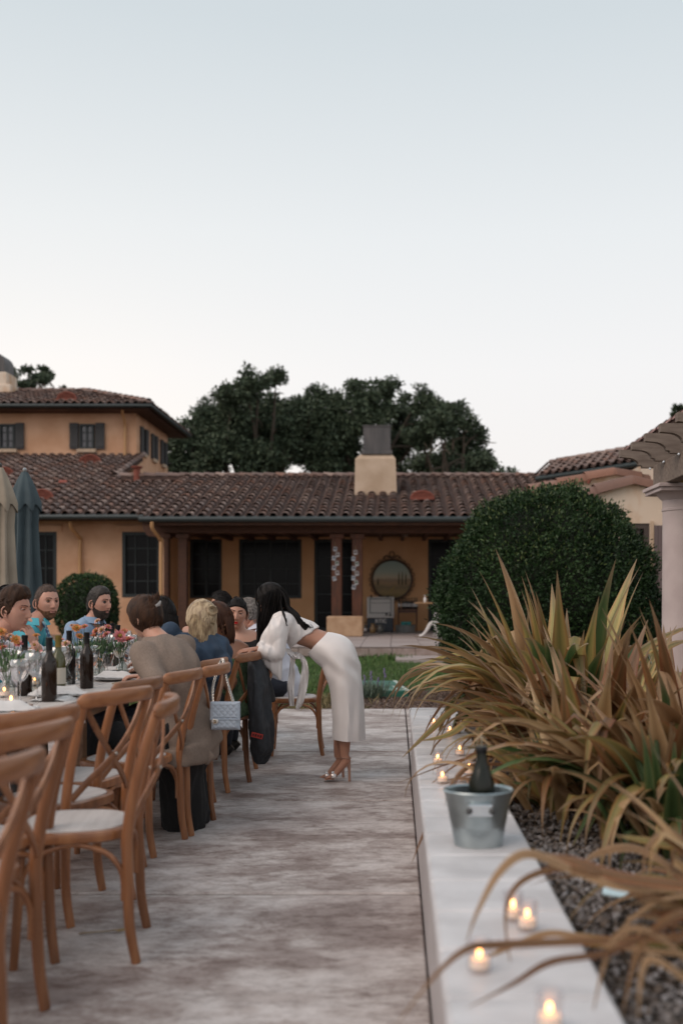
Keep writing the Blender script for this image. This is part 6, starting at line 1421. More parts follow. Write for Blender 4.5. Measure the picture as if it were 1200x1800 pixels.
def seated_legs(mb, P, fdir, S, r=1., knee_z=.50, foot=True, reach=.44):
    f = Vector((fdir[0], fdir[1], 0)).normalized(); S = Vector(S); S.z = 0; S.normalize(); P = Vector(P); feet = []
    for s in (-1, 1):
        hp = P + S * s * .09 - Vector((0, 0, .0)); kn = P + f * reach + S * s * .12; kn.z = knee_z; an = kn + f * .04; an.z = .08
        Q = cr([tuple(hp), tuple(hp.lerp(kn, .5)), tuple(kn), tuple(kn.lerp(an, .5)), tuple(an)], 4); RR = [float(np.interp(i / 4, range(5), [.092, .082, .064, .055, .045])) * r for i in range(len(Q))]; mb.tube(Q, RR, 14); feet.append((an, f))
    return feet
def shoes(root, feet, m):
    for an, f in feet: mb = MB(); mb.tube([an + Vector((0, 0, -.01)) - f * .05, an - Vector((0, 0, .035)) - f * .02, an - Vector((0, 0, .04)) + f * .08, an - Vector((0, 0, .05)) + f * .17, an - Vector((0, 0, .055)) + f * .2], [(.03, .03), (.045, .038), (.04, .036), (.028, .036), (.012, .025)], 12, side=(0, 0, 1)); mb.build('shoe', m, root, world=True)
def comb(root, hd, m, n, L_=.05, r=.004, mask=None, flow='back', lift=1.07, name='hair_strands', seed=1, zmin=-.08, jit=.25):
    "many short locks lying on the scalp and following the growth direction"
    rr = random.Random(seed); mb = MB(); E = np.array([.0775, .100, .124]); k = 0; mask = mask or hairline()
    while k < n:
        d = np.array([rr.gauss(0, 1) for _ in range(3)]); d /= np.linalg.norm(d); p = d * E * lift
        if mask(np.array([[p[0]]]), np.array([[p[1]]]), np.array([[p[2]]]))[0, 0] < .5 or p[2] < zmin: continue
        k += 1; pts = []; q = p.copy(); nrm = q / E ** 2; nrm /= np.linalg.norm(nrm)
        if flow == 'back': v = np.array([q[0] * 1.0, .10, .02 - .5 * max(0, q[1])])
        elif flow == 'down': v = np.array([q[0] * 2., q[1] * .8, -.12])
        elif flow == 'bun': v = np.array([0, .11, .055]) - q
        v = v / np.linalg.norm(v) + np.array([rr.gauss(0, jit) for _ in range(3)])
        for i in range(4):
            pts.append(hd.w(q * (1 + .012 * math.sin(i * 1.05)))); nrm = q / E ** 2; nrm /= np.linalg.norm(nrm); t = v - nrm * v.dot(nrm); t /= np.linalg.norm(t) + 1e-6; q = q + t * L_ / 3 * rr.uniform(.7, 1.2); s_ = math.sqrt(((q / E) ** 2).sum()); q = q / s_ * lift * (1 + rr.uniform(-.005, .02))
        strand(mb, pts, r * rr.uniform(.6, 1.1) * hd.k, 5, .45)
    return mb.build(name, m, root, world=True)
shoe_b = mat('black_shoe', (.02, .018, .016), .3)
light_skin = skin_mat('light_skin', (.52, .29, .21)); tan_skin = skin_mat('tanned_skin', (.46, .235, .15)); rosy = skin_mat('rosy_skin', (.53, .28, .205))
brown_hair = mat('brown_hair', (.020, .009, .005), .6, (.058, .026, .013), 30, bump=.5, bscale=160, stretch=(1, 1, .25), spec=.22); dark_hair = mat('black_hair', (.005, .004, .004), .55, (.014, .011, .010), 30, bump=.5, bscale=160, stretch=(1, 1, .2), spec=.16)
blond = mat('blonde_hair', (.17, .11, .06), .5, (.46, .35, .22), 40, bump=.5, bscale=160, stretch=(1, 1, .25), contrast=(.35, .6)); red_brown = mat('auburn_hair', (.030, .011, .006), .55, (.075, .030, .015), 35, bump=.5, bscale=160, stretch=(1, 1, .25), spec=.25); grey_hair = mat('grey_hair', (.10, .085, .075), .6, (.22, .20, .19), 60, bump=.5, bscale=200)
ginger = mat('ginger_beard', (.10, .042, .018), .7, (.20, .09, .04), 60, bump=.9, bscale=260); beard_d = mat('dark_beard', (.022, .012, .008), .7, (.05, .028, .018), 60, bump=.9, bscale=260)
iris = mat('brown_iris', (.02, .012, .008), .1); lip_n = mat('natural_lips', (.40, .17, .135), .5); lip_r = mat('red_lipstick', (.55, .015, .015), .3)
neck_r = .056
def finish_body(root, hd, skin, extra_mb=None, neck_to=None, fused=None, neck_k=1.):
    "one skin mesh: fused neck/shoulders/arms, then head, ears and hands joined to it"
    mb = fused if fused is not None else MB(); a = hd.w((0, .018, -.06)); b = Vector(neck_to); mb.tube([a, a.lerp(b, .5), b, b + (b - a).normalized() * .05], [neck_r * neck_k, neck_r * .98 * neck_k, neck_r * 1.15 * neck_k, neck_r * 1.35 * neck_k], 18)
    o = fuse(mb, 'body', skin, root, .008, 3); m2 = hd.skull(); ears(m2, hd)
    if extra_mb is not None: k = len(m2.v); m2.v += extra_mb.v; m2.f += [tuple(i + k for i in f) for f in extra_mb.f]
    join_mesh(o, m2, root_of(root)); return o
def collar(root, N, f, m, r=.066, h=.035):
    "turned down shirt collar round the neck base, open at the front f"
    N = Vector(N); f = Vector(f).normalized(); up = Vector((0, 0, 1)); f = (f - up * f.z).normalized(); s = f.cross(up); n = 22; rings = []
    for i in range(n + 1):
        a = .30 + (2 * PI - .60) * i / n; d = f * math.cos(a) + s * math.sin(a); sp = .5 + .5 * math.cos(a); b = N + d * r * .92 - up * .012 * sp
        rings.append([b + up * h * .9, b + up * h * (.95) + d * .008, b + d * (.018 + .02 * sp) + up * h * .05 - up * .02 * sp, b + d * .012 - up * .005])
    mb = MB(); mb.ring_loft(rings); mb.build('collar', m, root, world=True)
def sphere_mask_hair(root, hd, m, front=.07, nz=.005, thick=.012, top=.0, **k):
    th = lambda X, Y, Z: thick * (.35 + .65 * ss(-.02, .08, Z)) + top * ss(.05, .11, Z)
    hd.shell(hairline(front, **k), th, nz, 45, .004, (1, 1, .5)).build('hair', m, root, world=True)

# -- near man in the speckled shirt, chin on his hand
def speckle():
    m = bpy.data.materials.new('speckled_shirt'); m.use_nodes = True; t = m.node_tree; N = t.nodes; L = t.links; b = N['Principled BSDF']; b.inputs['Roughness'].default_value = .85
    tcn = N.new('ShaderNodeTexCoord'); v = N.new('ShaderNodeTexVoronoi'); v.inputs['Scale'].default_value = 70; L.new(tcn.outputs['Object'], v.inputs['Vector'])
    r = N.new('ShaderNodeValToRGB'); r.color_ramp.elements[0].position = .30; r.color_ramp.elements[0].color = (.50, .50, .52, 1); r.color_ramp.elements[1].position = .42; r.color_ramp.elements[1].color = (.10, .105, .12, 1); L.new(v.outputs['Distance'], r.inputs[0]); L.new(r.outputs[0], b.inputs['Base Color']); return m
spk = speckle()
def dots():
    m = bpy.data.materials.new('white_dotted_shirt'); m.use_nodes = True; t = m.node_tree; N = t.nodes; L = t.links; b = N['Principled BSDF']; b.inputs['Roughness'].default_value = .85
    tcn = N.new('ShaderNodeTexCoord'); v = N.new('ShaderNodeTexVoronoi'); v.inputs['Scale'].default_value = 45; L.new(tcn.outputs['Object'], v.inputs['Vector'])
    r = N.new('ShaderNodeValToRGB'); r.color_ramp.elements[0].position = .16; r.color_ramp.elements[0].color = (.16, .17, .24, 1); r.color_ramp.elements[1].position = .24; r.color_ramp.elements[1].color = (.62, .61, .66, 1); L.new(v.outputs['Distance'], r.inputs[0]); L.new(r.outputs[0], b.inputs['Base Color']); return m
dotm = dots()
dark_trousers = mat('navy_trousers', (.018, .022, .035), .85, bump=.2, bscale=60); char_tr = mat('charcoal_trousers', (.03, .03, .032), .85, bump=.2, bscale=60)
def man(label, P, C, N, hc, hf, shirt, skin, hair, arms, brow, hk=.97, S=(0, 1, 0), hair_kw={}, trousers=char_tr, beard=None, fdir=(1, 0), jaw=1., up=(0, 0, 1), sleeve_m=None, w=1., eyes=True, col_=True, comb_n=260, comb_l=.05, beard_t=.007, comb_r=.0042):
    root = person_root(label, P); hd = Head(hc, hf, up, hk, False, jaw); S = Vector(S).normalized(); mb = MB()
    hm = MB(); sk = MB(); sl = MB()
    for (sh, el, wr, hdn, curl, side) in arms:
        arm_tube(sk, sh, el, wr, (.045, .038, .034, .026)); hand(hm, wr, hdn[0], hdn[1], side, 1.0, curl)
    body = finish_body(root, hd, skin, hm, Vector(N) - Vector((0, 0, .02)), sk)
    g = MB(); torso_tube(g, P, C, N - (Vector(N) - Vector(C)).normalized() * .03 if isinstance(N, Vector) else N, S, w, 1.0)
    for (sh, el, wr, hdn, curl, side) in arms:
        w2 = Vector(el).lerp(Vector(wr), .93); arm_tube(g if sleeve_m is None else sl, Vector(sh), el, w2, (.062, .052, .046, .036), 14)
        g.ball(Vector(sh), (.058, .060, .056), 14, 10)
    fuse(g, 'shirt', shirt, root, .011, 4, .012, (11, 11, 5), seed=P[1])
    if sleeve_m is not None: fuse(sl, 'sleeve', sleeve_m, root, .010, 3, .012, (12, 12, 6), seed=P[1])
    if col_: collar(root, Vector(N) - Vector((0, 0, .02)), hf, shirt if sleeve_m is None else shirt)
    lg = MB(); ft = seated_legs(lg, P, fdir, S); fuse(lg, 'trousers', trousers, root, .013, 3); shoes(root, ft, shoe_b)
    sphere_mask_hair(root, hd, hair, **hair_kw)
    comb(root, hd, hair, comb_n, comb_l, comb_r, hairline(hair_kw.get('front', .07) + .004, hair_kw.get('temple', .045)), 'back', 1.02 + hair_kw.get('thick', .01) * 9, seed=int(abs(P[1]) * 10))
    if beard: hd.shell(beard_mask(), lambda X, Y, Z: beard_t * (.35 + .65 * ss(-.04, -.10, Z)), beard_t * .45, 110, .003).build('beard', beard, root, world=True)
    if eyes: face_bits(root, hd, brow, lip_n, iris)
    return root, hd
p1h = at(27, 1073, 5.7)
w1 = at(52, 1130, 5.66); 
r1, hd1 = man('man in a speckled shirt at the left edge resting his chin on his hand', (-2.74, 5.85, .52), (-2.48, 5.76, .88), Vector((-2.30, 5.72, 1.04)), p1h, (.96, -.22, -.12), spk, rosy, brown_hair,
    [((-2.38, 5.93, .98), at(84, 1168, 5.80), at(62, 1134, 5.72), ((-.35, -.15, 1), (.9, -.3, .2)), 1.3, 1), ((-2.36, 5.55, .95), at(30, 1190, 5.45), at(70, 1195, 5.6), ((1, .2, 0), (0, 0, 1)), .5, 1)],
    brown_hair, .98, (.05, 1, 0), dict(front=.075, thick=.014, top=.022, nz=.008), sleeve_m=dotm, up=(-.1, 0, 1))
w2 = at(83, 1060, 7.0)
r2, hd2 = man('bearded man in a turquoise shirt and flowered tie turning to the camera', (-2.78, 7.0, .55), (-2.62, 6.98, .91), Vector((-2.51, 6.97, 1.105)), w2, (.74, -.66, -.03), mat('turquoise_shirt', (.06, .34, .42), .7, (.08, .40, .48), 6, bump=.1, bscale=60), rosy, mat('short_brown_hair', (.05, .028, .018), .6, (.09, .05, .035), 60, bump=.5, bscale=250),
    [((-2.56, 6.78, 1.02), (-2.42, 6.68, .80), (-2.14, 6.72, .80), ((1, .1, 0), (0, 0, 1)), .5, -1), ((-2.58, 7.17, 1.02), (-2.45, 7.25, .80), (-2.16, 7.12, .80), ((1, -.2, 0), (0, 0, 1)), .5, 1)],
    brown_hair, 1.0, (-.15, 1, 0), dict(front=.080, thick=.005, nz=.002, temple=.062), beard=ginger, w=1.12, comb_n=500, comb_l=.022, beard_t=.005, comb_r=.0018)
w3 = at(176, 1061, 7.7)
r3, hd3 = man('dark bearded man in a pale blue shirt and dark tie looking right', (-2.62, 7.75, .55), (-2.46, 7.74, .90), Vector((-2.34, 7.72, 1.095)), w3, (.90, -.42, -.06), mat('pale_blue_shirt', (.20, .29, .42), .8, (.25, .34, .47), 7, bump=.1, bscale=60), rosy, mat('dark_brown_hair', (.014, .009, .007), .5, (.03, .02, .015), 60, bump=.5, bscale=250),
    [((-2.44, 7.54, 1.01), (-2.44, 7.40, .78), (-2.16, 7.42, .80), ((1, .1, 0), (0, 0, 1)), .5, -1), ((-2.40, 7.92, 1.01), (-2.36, 8.05, .80), (-2.12, 7.9, .80), ((1, -.2, 0), (0, 0, 1)), .5, 1)],
    dark_hair, 1.0, (-.05, 1, 0), dict(front=.076, thick=.010, nz=.004, top=.008), beard=beard_d, w=1.1, comb_n=420, comb_l=.05, beard_t=.011, comb_r=.0028)
r4, hd4 = man('dark haired guest almost hidden behind the man in the speckled shirt', (-2.95, 6.85, .52), (-2.86, 6.85, .88), Vector((-2.78, 6.86, 1.05)), at(14, 1064, 6.9), (.9, .3, 0), mat('dark_grey_shirt', (.06, .06, .065), .8), light_skin, dark_hair,
    [((-2.86, 6.66, .96), (-2.8, 6.5, .75), (-2.55, 6.55, .80), ((1, 0, 0), (0, 0, 1)), .5, 1)], dark_hair, .97, (0, 1, 0), dict(front=.07, thick=.016, nz=.006))
# ties
def tie(root, N, f, m, L_=.36, drop=(0, 0, -1)):
    N = Vector(N); f = Vector(f); f.z = 0; f.normalize(); d = Vector(drop).normalized(); s = f.cross(Vector((0, 0, 1)))
    a = N + f * .066 + Vector((0, 0, .005)); mb = MB(); mb.tube([a, a + d * .02 + f * .012, a + d * .04 + f * .012], [(.016, .010), (.019, .012), (.012, .008)], 10, side=s)
    P_ = [a + d * .035 + f * .02, a + d * .12 + f * .055, a + d * .22 + f * .075, a + d * L_ + f * .07]; mb.tube(cr([tuple(p) for p in P_], 4), [(.014 + .02 * i / 12, .004) for i in range(13)], 10, side=s); mb.build('tie', m, root, world=True)
tie(r2, (-2.51, 6.97, 1.075), (.9, -.42, 0), mat('flowered_tie', (.02, .05, .12), .6, (.22, .36, .42), 45, contrast=(.48, .56)))
tie(r3, (-2.34, 7.72, 1.065), (.92, -.38, 0), mat('dark_tie', (.02, .022, .035), .6, (.05, .06, .09), 60))

# -- woman in the tan jacket with pinned-up hair
tweed = mat('tan_tweed', (.185, .140, .112), .9, (.225, .172, .14), 130, bump=.1, bscale=260, stretch=(1, 1, .5))
def lap(P, f, n=1): return Vector(P)
P5 = Vector((-1.10, 5.36, .52)); r5 = person_root('woman in a long tan tweed jacket with brown hair pinned in a clip', P5)
h5 = at(254, 1087, 5.5); hd5 = Head(h5, (-.86, .45, -.22), (-.1, 0, 1), .90, True)
N5 = at(276, 1122, 5.45); C5 = at(305, 1178, 5.40); S5 = Vector((.42, .88, .08)).normalized()
shn, shf = C5.lerp(N5, .62) - S5 * .165, C5.lerp(N5, .62) + S5 * .165
eln, wrn = at(282, 1208, 5.15), at(268, 1196, 5.45); elf, wrf = Vector((-1.27, 5.78, .80)), Vector((-1.43, 5.70, .80))
sk = MB(); hm = MB()
for sh, el, wr, sd in ((shn, eln, wrn, 1), (shf, elf, wrf, -1)): arm_tube(sk, sh, el, wr, (.042, .036, .032, .024)); hand(hm, wr, (wr - el), (0, 0, 1), sd, .92, .7)
finish_body(r5, hd5, light_skin, hm, N5 - Vector((0, 0, .0)), sk, neck_k=.9)
g = MB(); torso_tube(g, P5, C5, N5.lerp(C5, .06), S5, 1.08, 1.12, hang=[(*at(336, 1340, 5.3), .19, .115), (*at(333, 1310, 5.3), .185, .125), (*at(328, 1280, 5.32), .18, .13)])
for sh, el, wr in ((shn, eln, wrn), (shf, elf, wrf)): arm_tube(g, sh, el, el.lerp(wr, .9), (.074, .066, .056, .046)); g.ball(sh, .075, 14, 10)
fuse(g, 'jacket', tweed, r5, .011, 6, .013, (7, 7, 3), seed=5)
g = MB(); g.tube([at(345, 1310, 5.25), at(356, 1325, 5.25), at(372, 1338, 5.25)], [(.05, .02), (.05, .015), (.035, .008)], 12, side=(1, 0, .5)); fuse(g, 'jacket_tail', tweed, r5, .008, 2)
collar(r5, N5 - Vector((0, 0, .012)), (-.8, .5, 0), tweed, .07, .03)
g = MB(); g.tube([P5 + Vector((0, 0, .08)), P5 + Vector((-.06, .02, -.05)), Vector((-1.16, 5.42, .30)), Vector((-1.15, 5.45, .12)), Vector((-1.15, 5.47, .005))], [(.17, .13), (.20, .16), (.19, .12), (.185, .12), (.18, .12)], 26, side=(0, 1, 0)); ft = seated_legs(g, P5, (-1, 0), (0, 1, 0))
fuse(g, 'skirt', mat('black_skirt', (.008, .008, .009), .9, bump=.2, bscale=50), r5, .013, 3, .02, (12, 12, 3)); shoes(r5, ft, shoe_b)
g = MB(); 
hd5.shell(long_hairline(.07), lambda X, Y, Z: .016 + .010 * ss(0, .09, Z) + .012 * ss(0, .08, Y), .006, 30, .004, (1, 1, .4)).build('hair', brown_hair, r5, world=True)
comb(r5, hd5, brown_hair, 420, .08, .0045, long_hairline(.07), 'bun', 1.17, seed=5)
mb = MB()
for k in range(46):                                  # twist gathered at the crown
    a = random.uniform(0, 2 * PI); c = hd5.w((0, .075, .055)); e = [hd5.w((.10 * math.cos(a) * .75, .05 + .04 * math.sin(a), .02 + .10 * math.sin(a) * .8 - .03)), hd5.w((.06 * math.cos(a + .5), .095, .055 + .05 * math.sin(a + .5))), hd5.w((.02 * math.cos(a + 1.2), .118, .06 + .03 * math.sin(a + 1.2)))]
    strand(mb, e, .014)
for k in range(14): a = random.uniform(0, 2 * PI); strand(mb, [hd5.w((.03 * math.cos(a), .10, .07)), hd5.w((.035 * math.cos(a + 1), .115, .09 + .02 * math.sin(a))), hd5.w((.05 * math.cos(a + 1.5), .10 + .03 * random.random(), .125 + .02 * random.random()))], .007)
mb.build('hair_twist', brown_hair, r5, world=True)
MB().tube([hd5.w((-.025, .128, .075)), hd5.w((0, .136, .06)), hd5.w((.025, .128, .05))], [.008, .012, .008], 8, flat=.6).build('hair_clip', mat('pale_clip', (.35, .33, .32), .4), r5, world=True)

# -- generic seated woman
def woman(label, P, C, N, hc, hf, skin, S, arms, dress, bare=False, up=(0, 0, 1), hk=.93, w=.92, top_frac=None, sleeve=True, hang=None, legm=None, fdir=(-1, 0), eyes=False, lip=lip_n, seed=1, ease=1.06, fold=.012):
    root = person_root(label, P); hd = Head(hc, hf, up, hk, True); P, C, N = Vector(P), Vector(C), Vector(N); S = Vector(S).normalized(); sk = MB(); hm = MB()
    for sh, el, wr, dn, cu, sd in arms: arm_tube(sk, sh, el, wr, (.041, .034, .031, .023)); sk.ball(Vector(sh), .048, 12, 8); hand(hm, wr, dn[0], dn[1], sd, .9, cu)
    if bare: torso_tube(sk, P, C, N, S, w * .93, .9)
    finish_body(root, hd, skin, hm, N, sk, neck_k=.86)
    g = MB()
    if bare: torso_tube(g, P, C, C.lerp(N, .0), S, w * .93, .9, ease=1.08) if False else None
    if bare:
        ax = (C - P).normalized(); Q = [P - ax * .08, P, P.lerp(C, .5), C, C + ax * .04 * (top_frac or 1)]; RR = [(.17, .13), (.172, .128), (.142, .108), (.168, .118), (.172, .108)]; Q = cr([tuple(q) for q in Q], 4); g.tube(Q, [(float(np.interp(i / 4, range(5), [r[0] for r in RR])) * w * ease * .98, float(np.interp(i / 4, range(5), [r[1] for r in RR])) * ease * .95) for i in range(len(Q))], 26, side=S)
    else:
        torso_tube(g, P, C, N.lerp(C, .05), S, w, 1.0, hang=hang, ease=ease)
        if sleeve:
            for sh, el, wr, dn, cu, sd in arms: arm_tube(g, sh, el, Vector(el).lerp(Vector(wr), .92), (.058, .050, .044, .036)); g.ball(Vector(sh), .062, 14, 10)
    fuse(g, 'dress' if bare else 'jacket', dress, root, .010, 4, fold, (10, 10, 5), seed=seed)
    lg = MB(); ft = seated_legs(lg, P, fdir, S, .95); fuse(lg, 'skirt' if bare else 'trousers', legm or dress, root, .013, 3); shoes(root, ft, shoe_b)
    if eyes: face_bits(root, hd, dark_hair, lip, iris)
    return root, hd
# black haired woman behind the tan jacket
r6, hd6 = woman('woman with straight black hair mostly hidden behind the pinned brown hair', (-1.22, 6.45, .52), (-1.36, 6.4, .86), (-1.46, 6.38, 1.02), at(281, 1082, 6.35), (-.92, .3, -.1), light_skin, (.2, 1, 0),
    [((-1.40, 6.25, .97), (-1.42, 6.2, .8), (-1.55, 6.3, .80), ((-1, 0, 0), (0, 0, 1)), .5, 1)], mat('black_top', (.012, .012, .013), .8), seed=2)
hd6.shell(long_hairline(), lambda X, Y, Z: .014 + .008 * ss(0, .1, Y), .004, 25, .004, (1, 1, .3)).build('hair', dark_hair, r6, world=True)
comb(r6, hd6, dark_hair, 250, .08, .0045, long_hairline(.07), 'down', 1.17, seed=6)
mb = MB()
for k in range(160): a = random.uniform(-.2, PI + .2); strand(mb, [hd6.w((.085 * math.cos(a), .03 + .075 * abs(math.sin(a)), .04)), hd6.w((.095 * math.cos(a), .035 + .085 * abs(math.sin(a)), -.06)), hd6.w((.09 * math.cos(a), .04 + .07 * abs(math.sin(a)), -.19 - .03 * random.random()))], .0065)
mb.build('loose_hair', dark_hair, r6, world=True)
# blonde woman, navy jacket
S7 = Vector((.86, .38, -.33)).normalized(); C7 = at(352, 1158, 6.02); N7 = at(343, 1112, 6.08); P7 = (-1.26, 6.02, .52)
a7 = C7.lerp(N7, .62); sR = a7 + S7 * .165; sL = a7 - S7 * .17
r7, hd7 = woman('blonde woman in a dark blue jacket with half tied hair, leaning left', P7, C7, N7, at(352, 1092, 6.1), (-.72, .62, -.25), light_skin, S7,
    [(sR, at(392, 1176, 5.95), at(352, 1190, 5.8), ((-1, .1, -.1), (0, 0, 1)), .6, 1), (sL, at(285, 1150, 6.2), at(262, 1165, 6.3), ((-1, 0, 0), (0, 0, 1)), .6, -1)],
    mat('navy_jacket', (.014, .032, .062), .75, (.02, .045, .085), 8, bump=.2, bscale=90), up=(.32, .05, 1), w=1.05, seed=4, legm=dark_trousers, fold=.022)
hd7.shell(long_hairline(.07), lambda X, Y, Z: .016 + .012 * ss(0, .1, Z) + .006 * ss(0, .08, Y), .007, 32, .004, (1, 1, .4)).build('hair', blond, r7, world=True)
comb(r7, hd7, blond, 420, .08, .0045, long_hairline(.07), 'bun', 1.19, seed=7)
mb = MB()
for k in range(300):
    a = random.uniform(-.35, PI + .35); x = .088 * math.cos(a); y = .02 + .085 * abs(math.sin(a)); l_ = random.uniform(.12, .19)
    strand(mb, [hd7.w((x, y * .8 + .01, .035)), hd7.w((x * 1.12, y * 1.05, -.045)), hd7.w((x * (1.0 + .1 * random.random()), y * .95, -.045 - l_ * .6)), hd7.w((x * .82, y * .85 + .015 * random.random(), -.05 - l_))], .0062)
for k in range(70):
    s = random.choice((-1, 1)); z = random.uniform(-.0, .09); strand(mb, [hd7.w((s * .085, -.01, z)), hd7.w((s * .07, .07, z * .8 + .03)), hd7.w((s * .02, .115, .035 + .02 * random.random()))], .006)
for k in range(18): a = k / 18 * 2 * PI; strand(mb, [hd7.w((0, .10, .04)), hd7.w((.03 * math.cos(a), .13, .045 + .03 * math.sin(a))), hd7.w((.035 * math.cos(a + .8), .115, .04 + .035 * math.sin(a + .8)))], .010)
mb.build('loose_hair', blond, r7, world=True)
# auburn haired woman in a green knit dress, bare shoulders
green_k = mat('green_knit', (.06, .105, .055), .95, (.10, .16, .09), 60, bump=1.0, bscale=120)
C8 = at(408, 1170, 6.75); N8 = at(396, 1128, 6.73); S8 = Vector((.72, .6, -.12)).normalized(); a8 = C8.lerp(N8, .55)
r8, hd8 = woman('bare shouldered woman with auburn hair in a green knitted dress seen from behind', (-1.06, 6.72, .52), C8, N8, at(383, 1091, 6.68), (-.84, -.50, -.2), tan_skin, S8,
    [(a8 + S8 * .135, at(404, 1205, 6.6), at(380, 1195, 6.5), ((-1, 0, 0), (0, 0, 1)), .6, 1), (a8 - S8 * .14, at(370, 1180, 6.75), at(345, 1175, 6.8), ((-1, 0, 0), (0, 0, 1)), .6, -1)], green_k, bare=True, eyes=True, legm=green_k, seed=6)
hd8.shell(long_hairline(.072), lambda X, Y, Z: .013 + .010 * ss(0, .1, Z), .004, 28, .004, (1, 1, .3)).build('hair', red_brown, r8, world=True)
comb(r8, hd8, red_brown, 300, .08, .0045, long_hairline(.07), 'down', 1.16, seed=8)
mb = MB()
for k in range(240):
    a = random.uniform(-.5, PI + .5); x = .086 * math.cos(a); y = .018 + .085 * math.sin(max(0, min(PI, a))) + (-.03 if a < 0 or a > PI else 0)
    strand(mb, [hd8.w((x, y, .04)), hd8.w((x * 1.15, y * 1.0, -.04)), hd8.w((x * 1.12, y * .95, -.11)), hd8.w((x * .95, y * .8, -.155 - .03 * random.random()))], .0065)
mb.build('loose_hair', red_brown, r8, world=True)
MB().tube([hd8.w((.082, .0, -.035)) + Vector((.01 * math.cos(a), 0, -.02 + .016 * math.sin(a))) for a in np.linspace(0, 2 * PI, 16)], .0016, 6).build('earring', brass, r8, world=True)
# woman with red lips, black off shoulder top
C9 = at(432, 1150, 7.5); N9 = at(421, 1110, 7.48); S9 = Vector((1, .15, -.02)).normalized(); a9 = C9.lerp(N9, .62)
r9, hd9 = woman('woman with red lips and black off shoulder top facing the camera', (-1.08, 7.5, .52), C9, N9, at(416, 1079, 7.42), (.12, -.97, -.12), light_skin, S9,
    [(a9 + S9 * .145, at(462, 1165, 7.5), at(440, 1185, 7.3), ((-1, -.2, 0), (0, 0, 1)), .6, 1), (a9 - S9 * .145, at(396, 1165, 7.4), at(380, 1180, 7.2), ((-.7, -.6, 0), (0, 0, 1)), .6, -1)], mat('black_knit', (.012, .011, .012), .85), bare=True, top_frac=2.4, eyes=True, lip=lip_r, up=(.08, 0, 1), hk=.96, seed=7)
hd9.shell(lambda X, Y, Z: ss(-.005, .008, Z - np.interp(Y, [-.10, -.08, -.05, -.02, .01, .06], [.082, .074, .045, .01, -.02, -.08]) + .12 * np.maximum(0, np.abs(X) - .03) * -1), .008, .002, 25, .004, (1, 1, .4)).build('hair', dark_hair, r9, world=True)
comb(r9, hd9, dark_hair, 260, .07, .0035, long_hairline(.078), 'bun', 1.085, seed=9)
MB().ball(hd9.w((0, .115, .02)), (.035, .03, .035), 12, 8).build('hair_bun', dark_hair, r9, world=True)
# man in white shirt, grey hair, at the far end of the table
white_sh = mat('white_shirt', (.56, .58, .66), .75, bump=.1, bscale=60)
r10, hd10 = man('grey haired man in a white shirt and navy trousers, his back to the lawn', (-.86, 8.06, .53), (-1.00, 8.08, .86), Vector(at(455, 1098, 8.1)), at(437, 1079, 8.1), (-.82, .55, -.1), white_sh, rosy, grey_hair,
    [((-1.05, 7.88, .96), (-1.12, 7.80, .74), (-1.36, 7.82, .79), ((-1, 0, 0), (0, 0, 1)), .5, 1), ((-1.05, 8.28, .96), (-1.15, 8.36, .76), (-1.4, 8.3, .79), ((-1, 0, 0), (0, 0, 1)), .5, -1)],
    grey_hair, .97, (.05, 1, 0), dict(front=.07, thick=.009, nz=.004), trousers=dark_trousers, fdir=(-1, -.1))
r11, hd11 = man('dark haired guest whose crown shows behind the blonde and auburn heads', (-1.25, 8.8, .52), (-1.4, 8.75, .88), Vector((-1.5, 8.72, 1.08)), at(388, 1066, 8.7), (-.95, -.1, 0), mat('dark_grey_shirt', (.06, .06, .065), .8), tan_skin, dark_hair,
    [((-1.42, 8.55, .98), (-1.5, 8.5, .78), (-1.72, 8.5, .80), ((-1, 0, 0), (0, 0, 1)), .5, 1)], dark_hair, .97, (0, 1, 0), dict(front=.07, thick=.014, nz=.005), fdir=(-1, 0))

# -- standing woman in white satin, bent forward over the chair back
YW_ = 6.84; r12 = person_root('standing woman with long black hair in white satin blouse and skirt, bending forward', (-.38, YW_)); satin = mat('ivory_satin', (.68, .635, .62), .34, (.74, .695, .68), 3, sheen=.25, spec=.45, bump=.5, bscale=9, stretch=(1, 1, .22))
skin12 = skin_mat('warm_skin', (.41, .21, .14)); A_ = lambda px, py, dy=0.: at(px, py, YW_ + dy)
hd12 = Head(A_(479, 1057), (-.86, .1, -.5), (-.45, 0, .9), .95, True)
sk = MB(); Yax = (0, 1, 0)
def prof(pts, n=5): Q = cr([(*A_(px, py, dy), a, b) for px, py, dy, a, b in pts], n); return [q[:3] for q in Q], [(q[3], q[4]) for q in Q]
P_, R_ = prof([(600, 1160, 0, .15, .12), (578, 1138, 0, .125, .096), (552, 1123, 0, .108, .074), (528, 1113, 0, .112, .078), (510, 1101, 0, .14, .075), (497, 1088, 0, .12, .07), (490, 1078, 0, .06, .055)]); sk.tube(P_, R_, 28, side=Yax)
legs12 = []
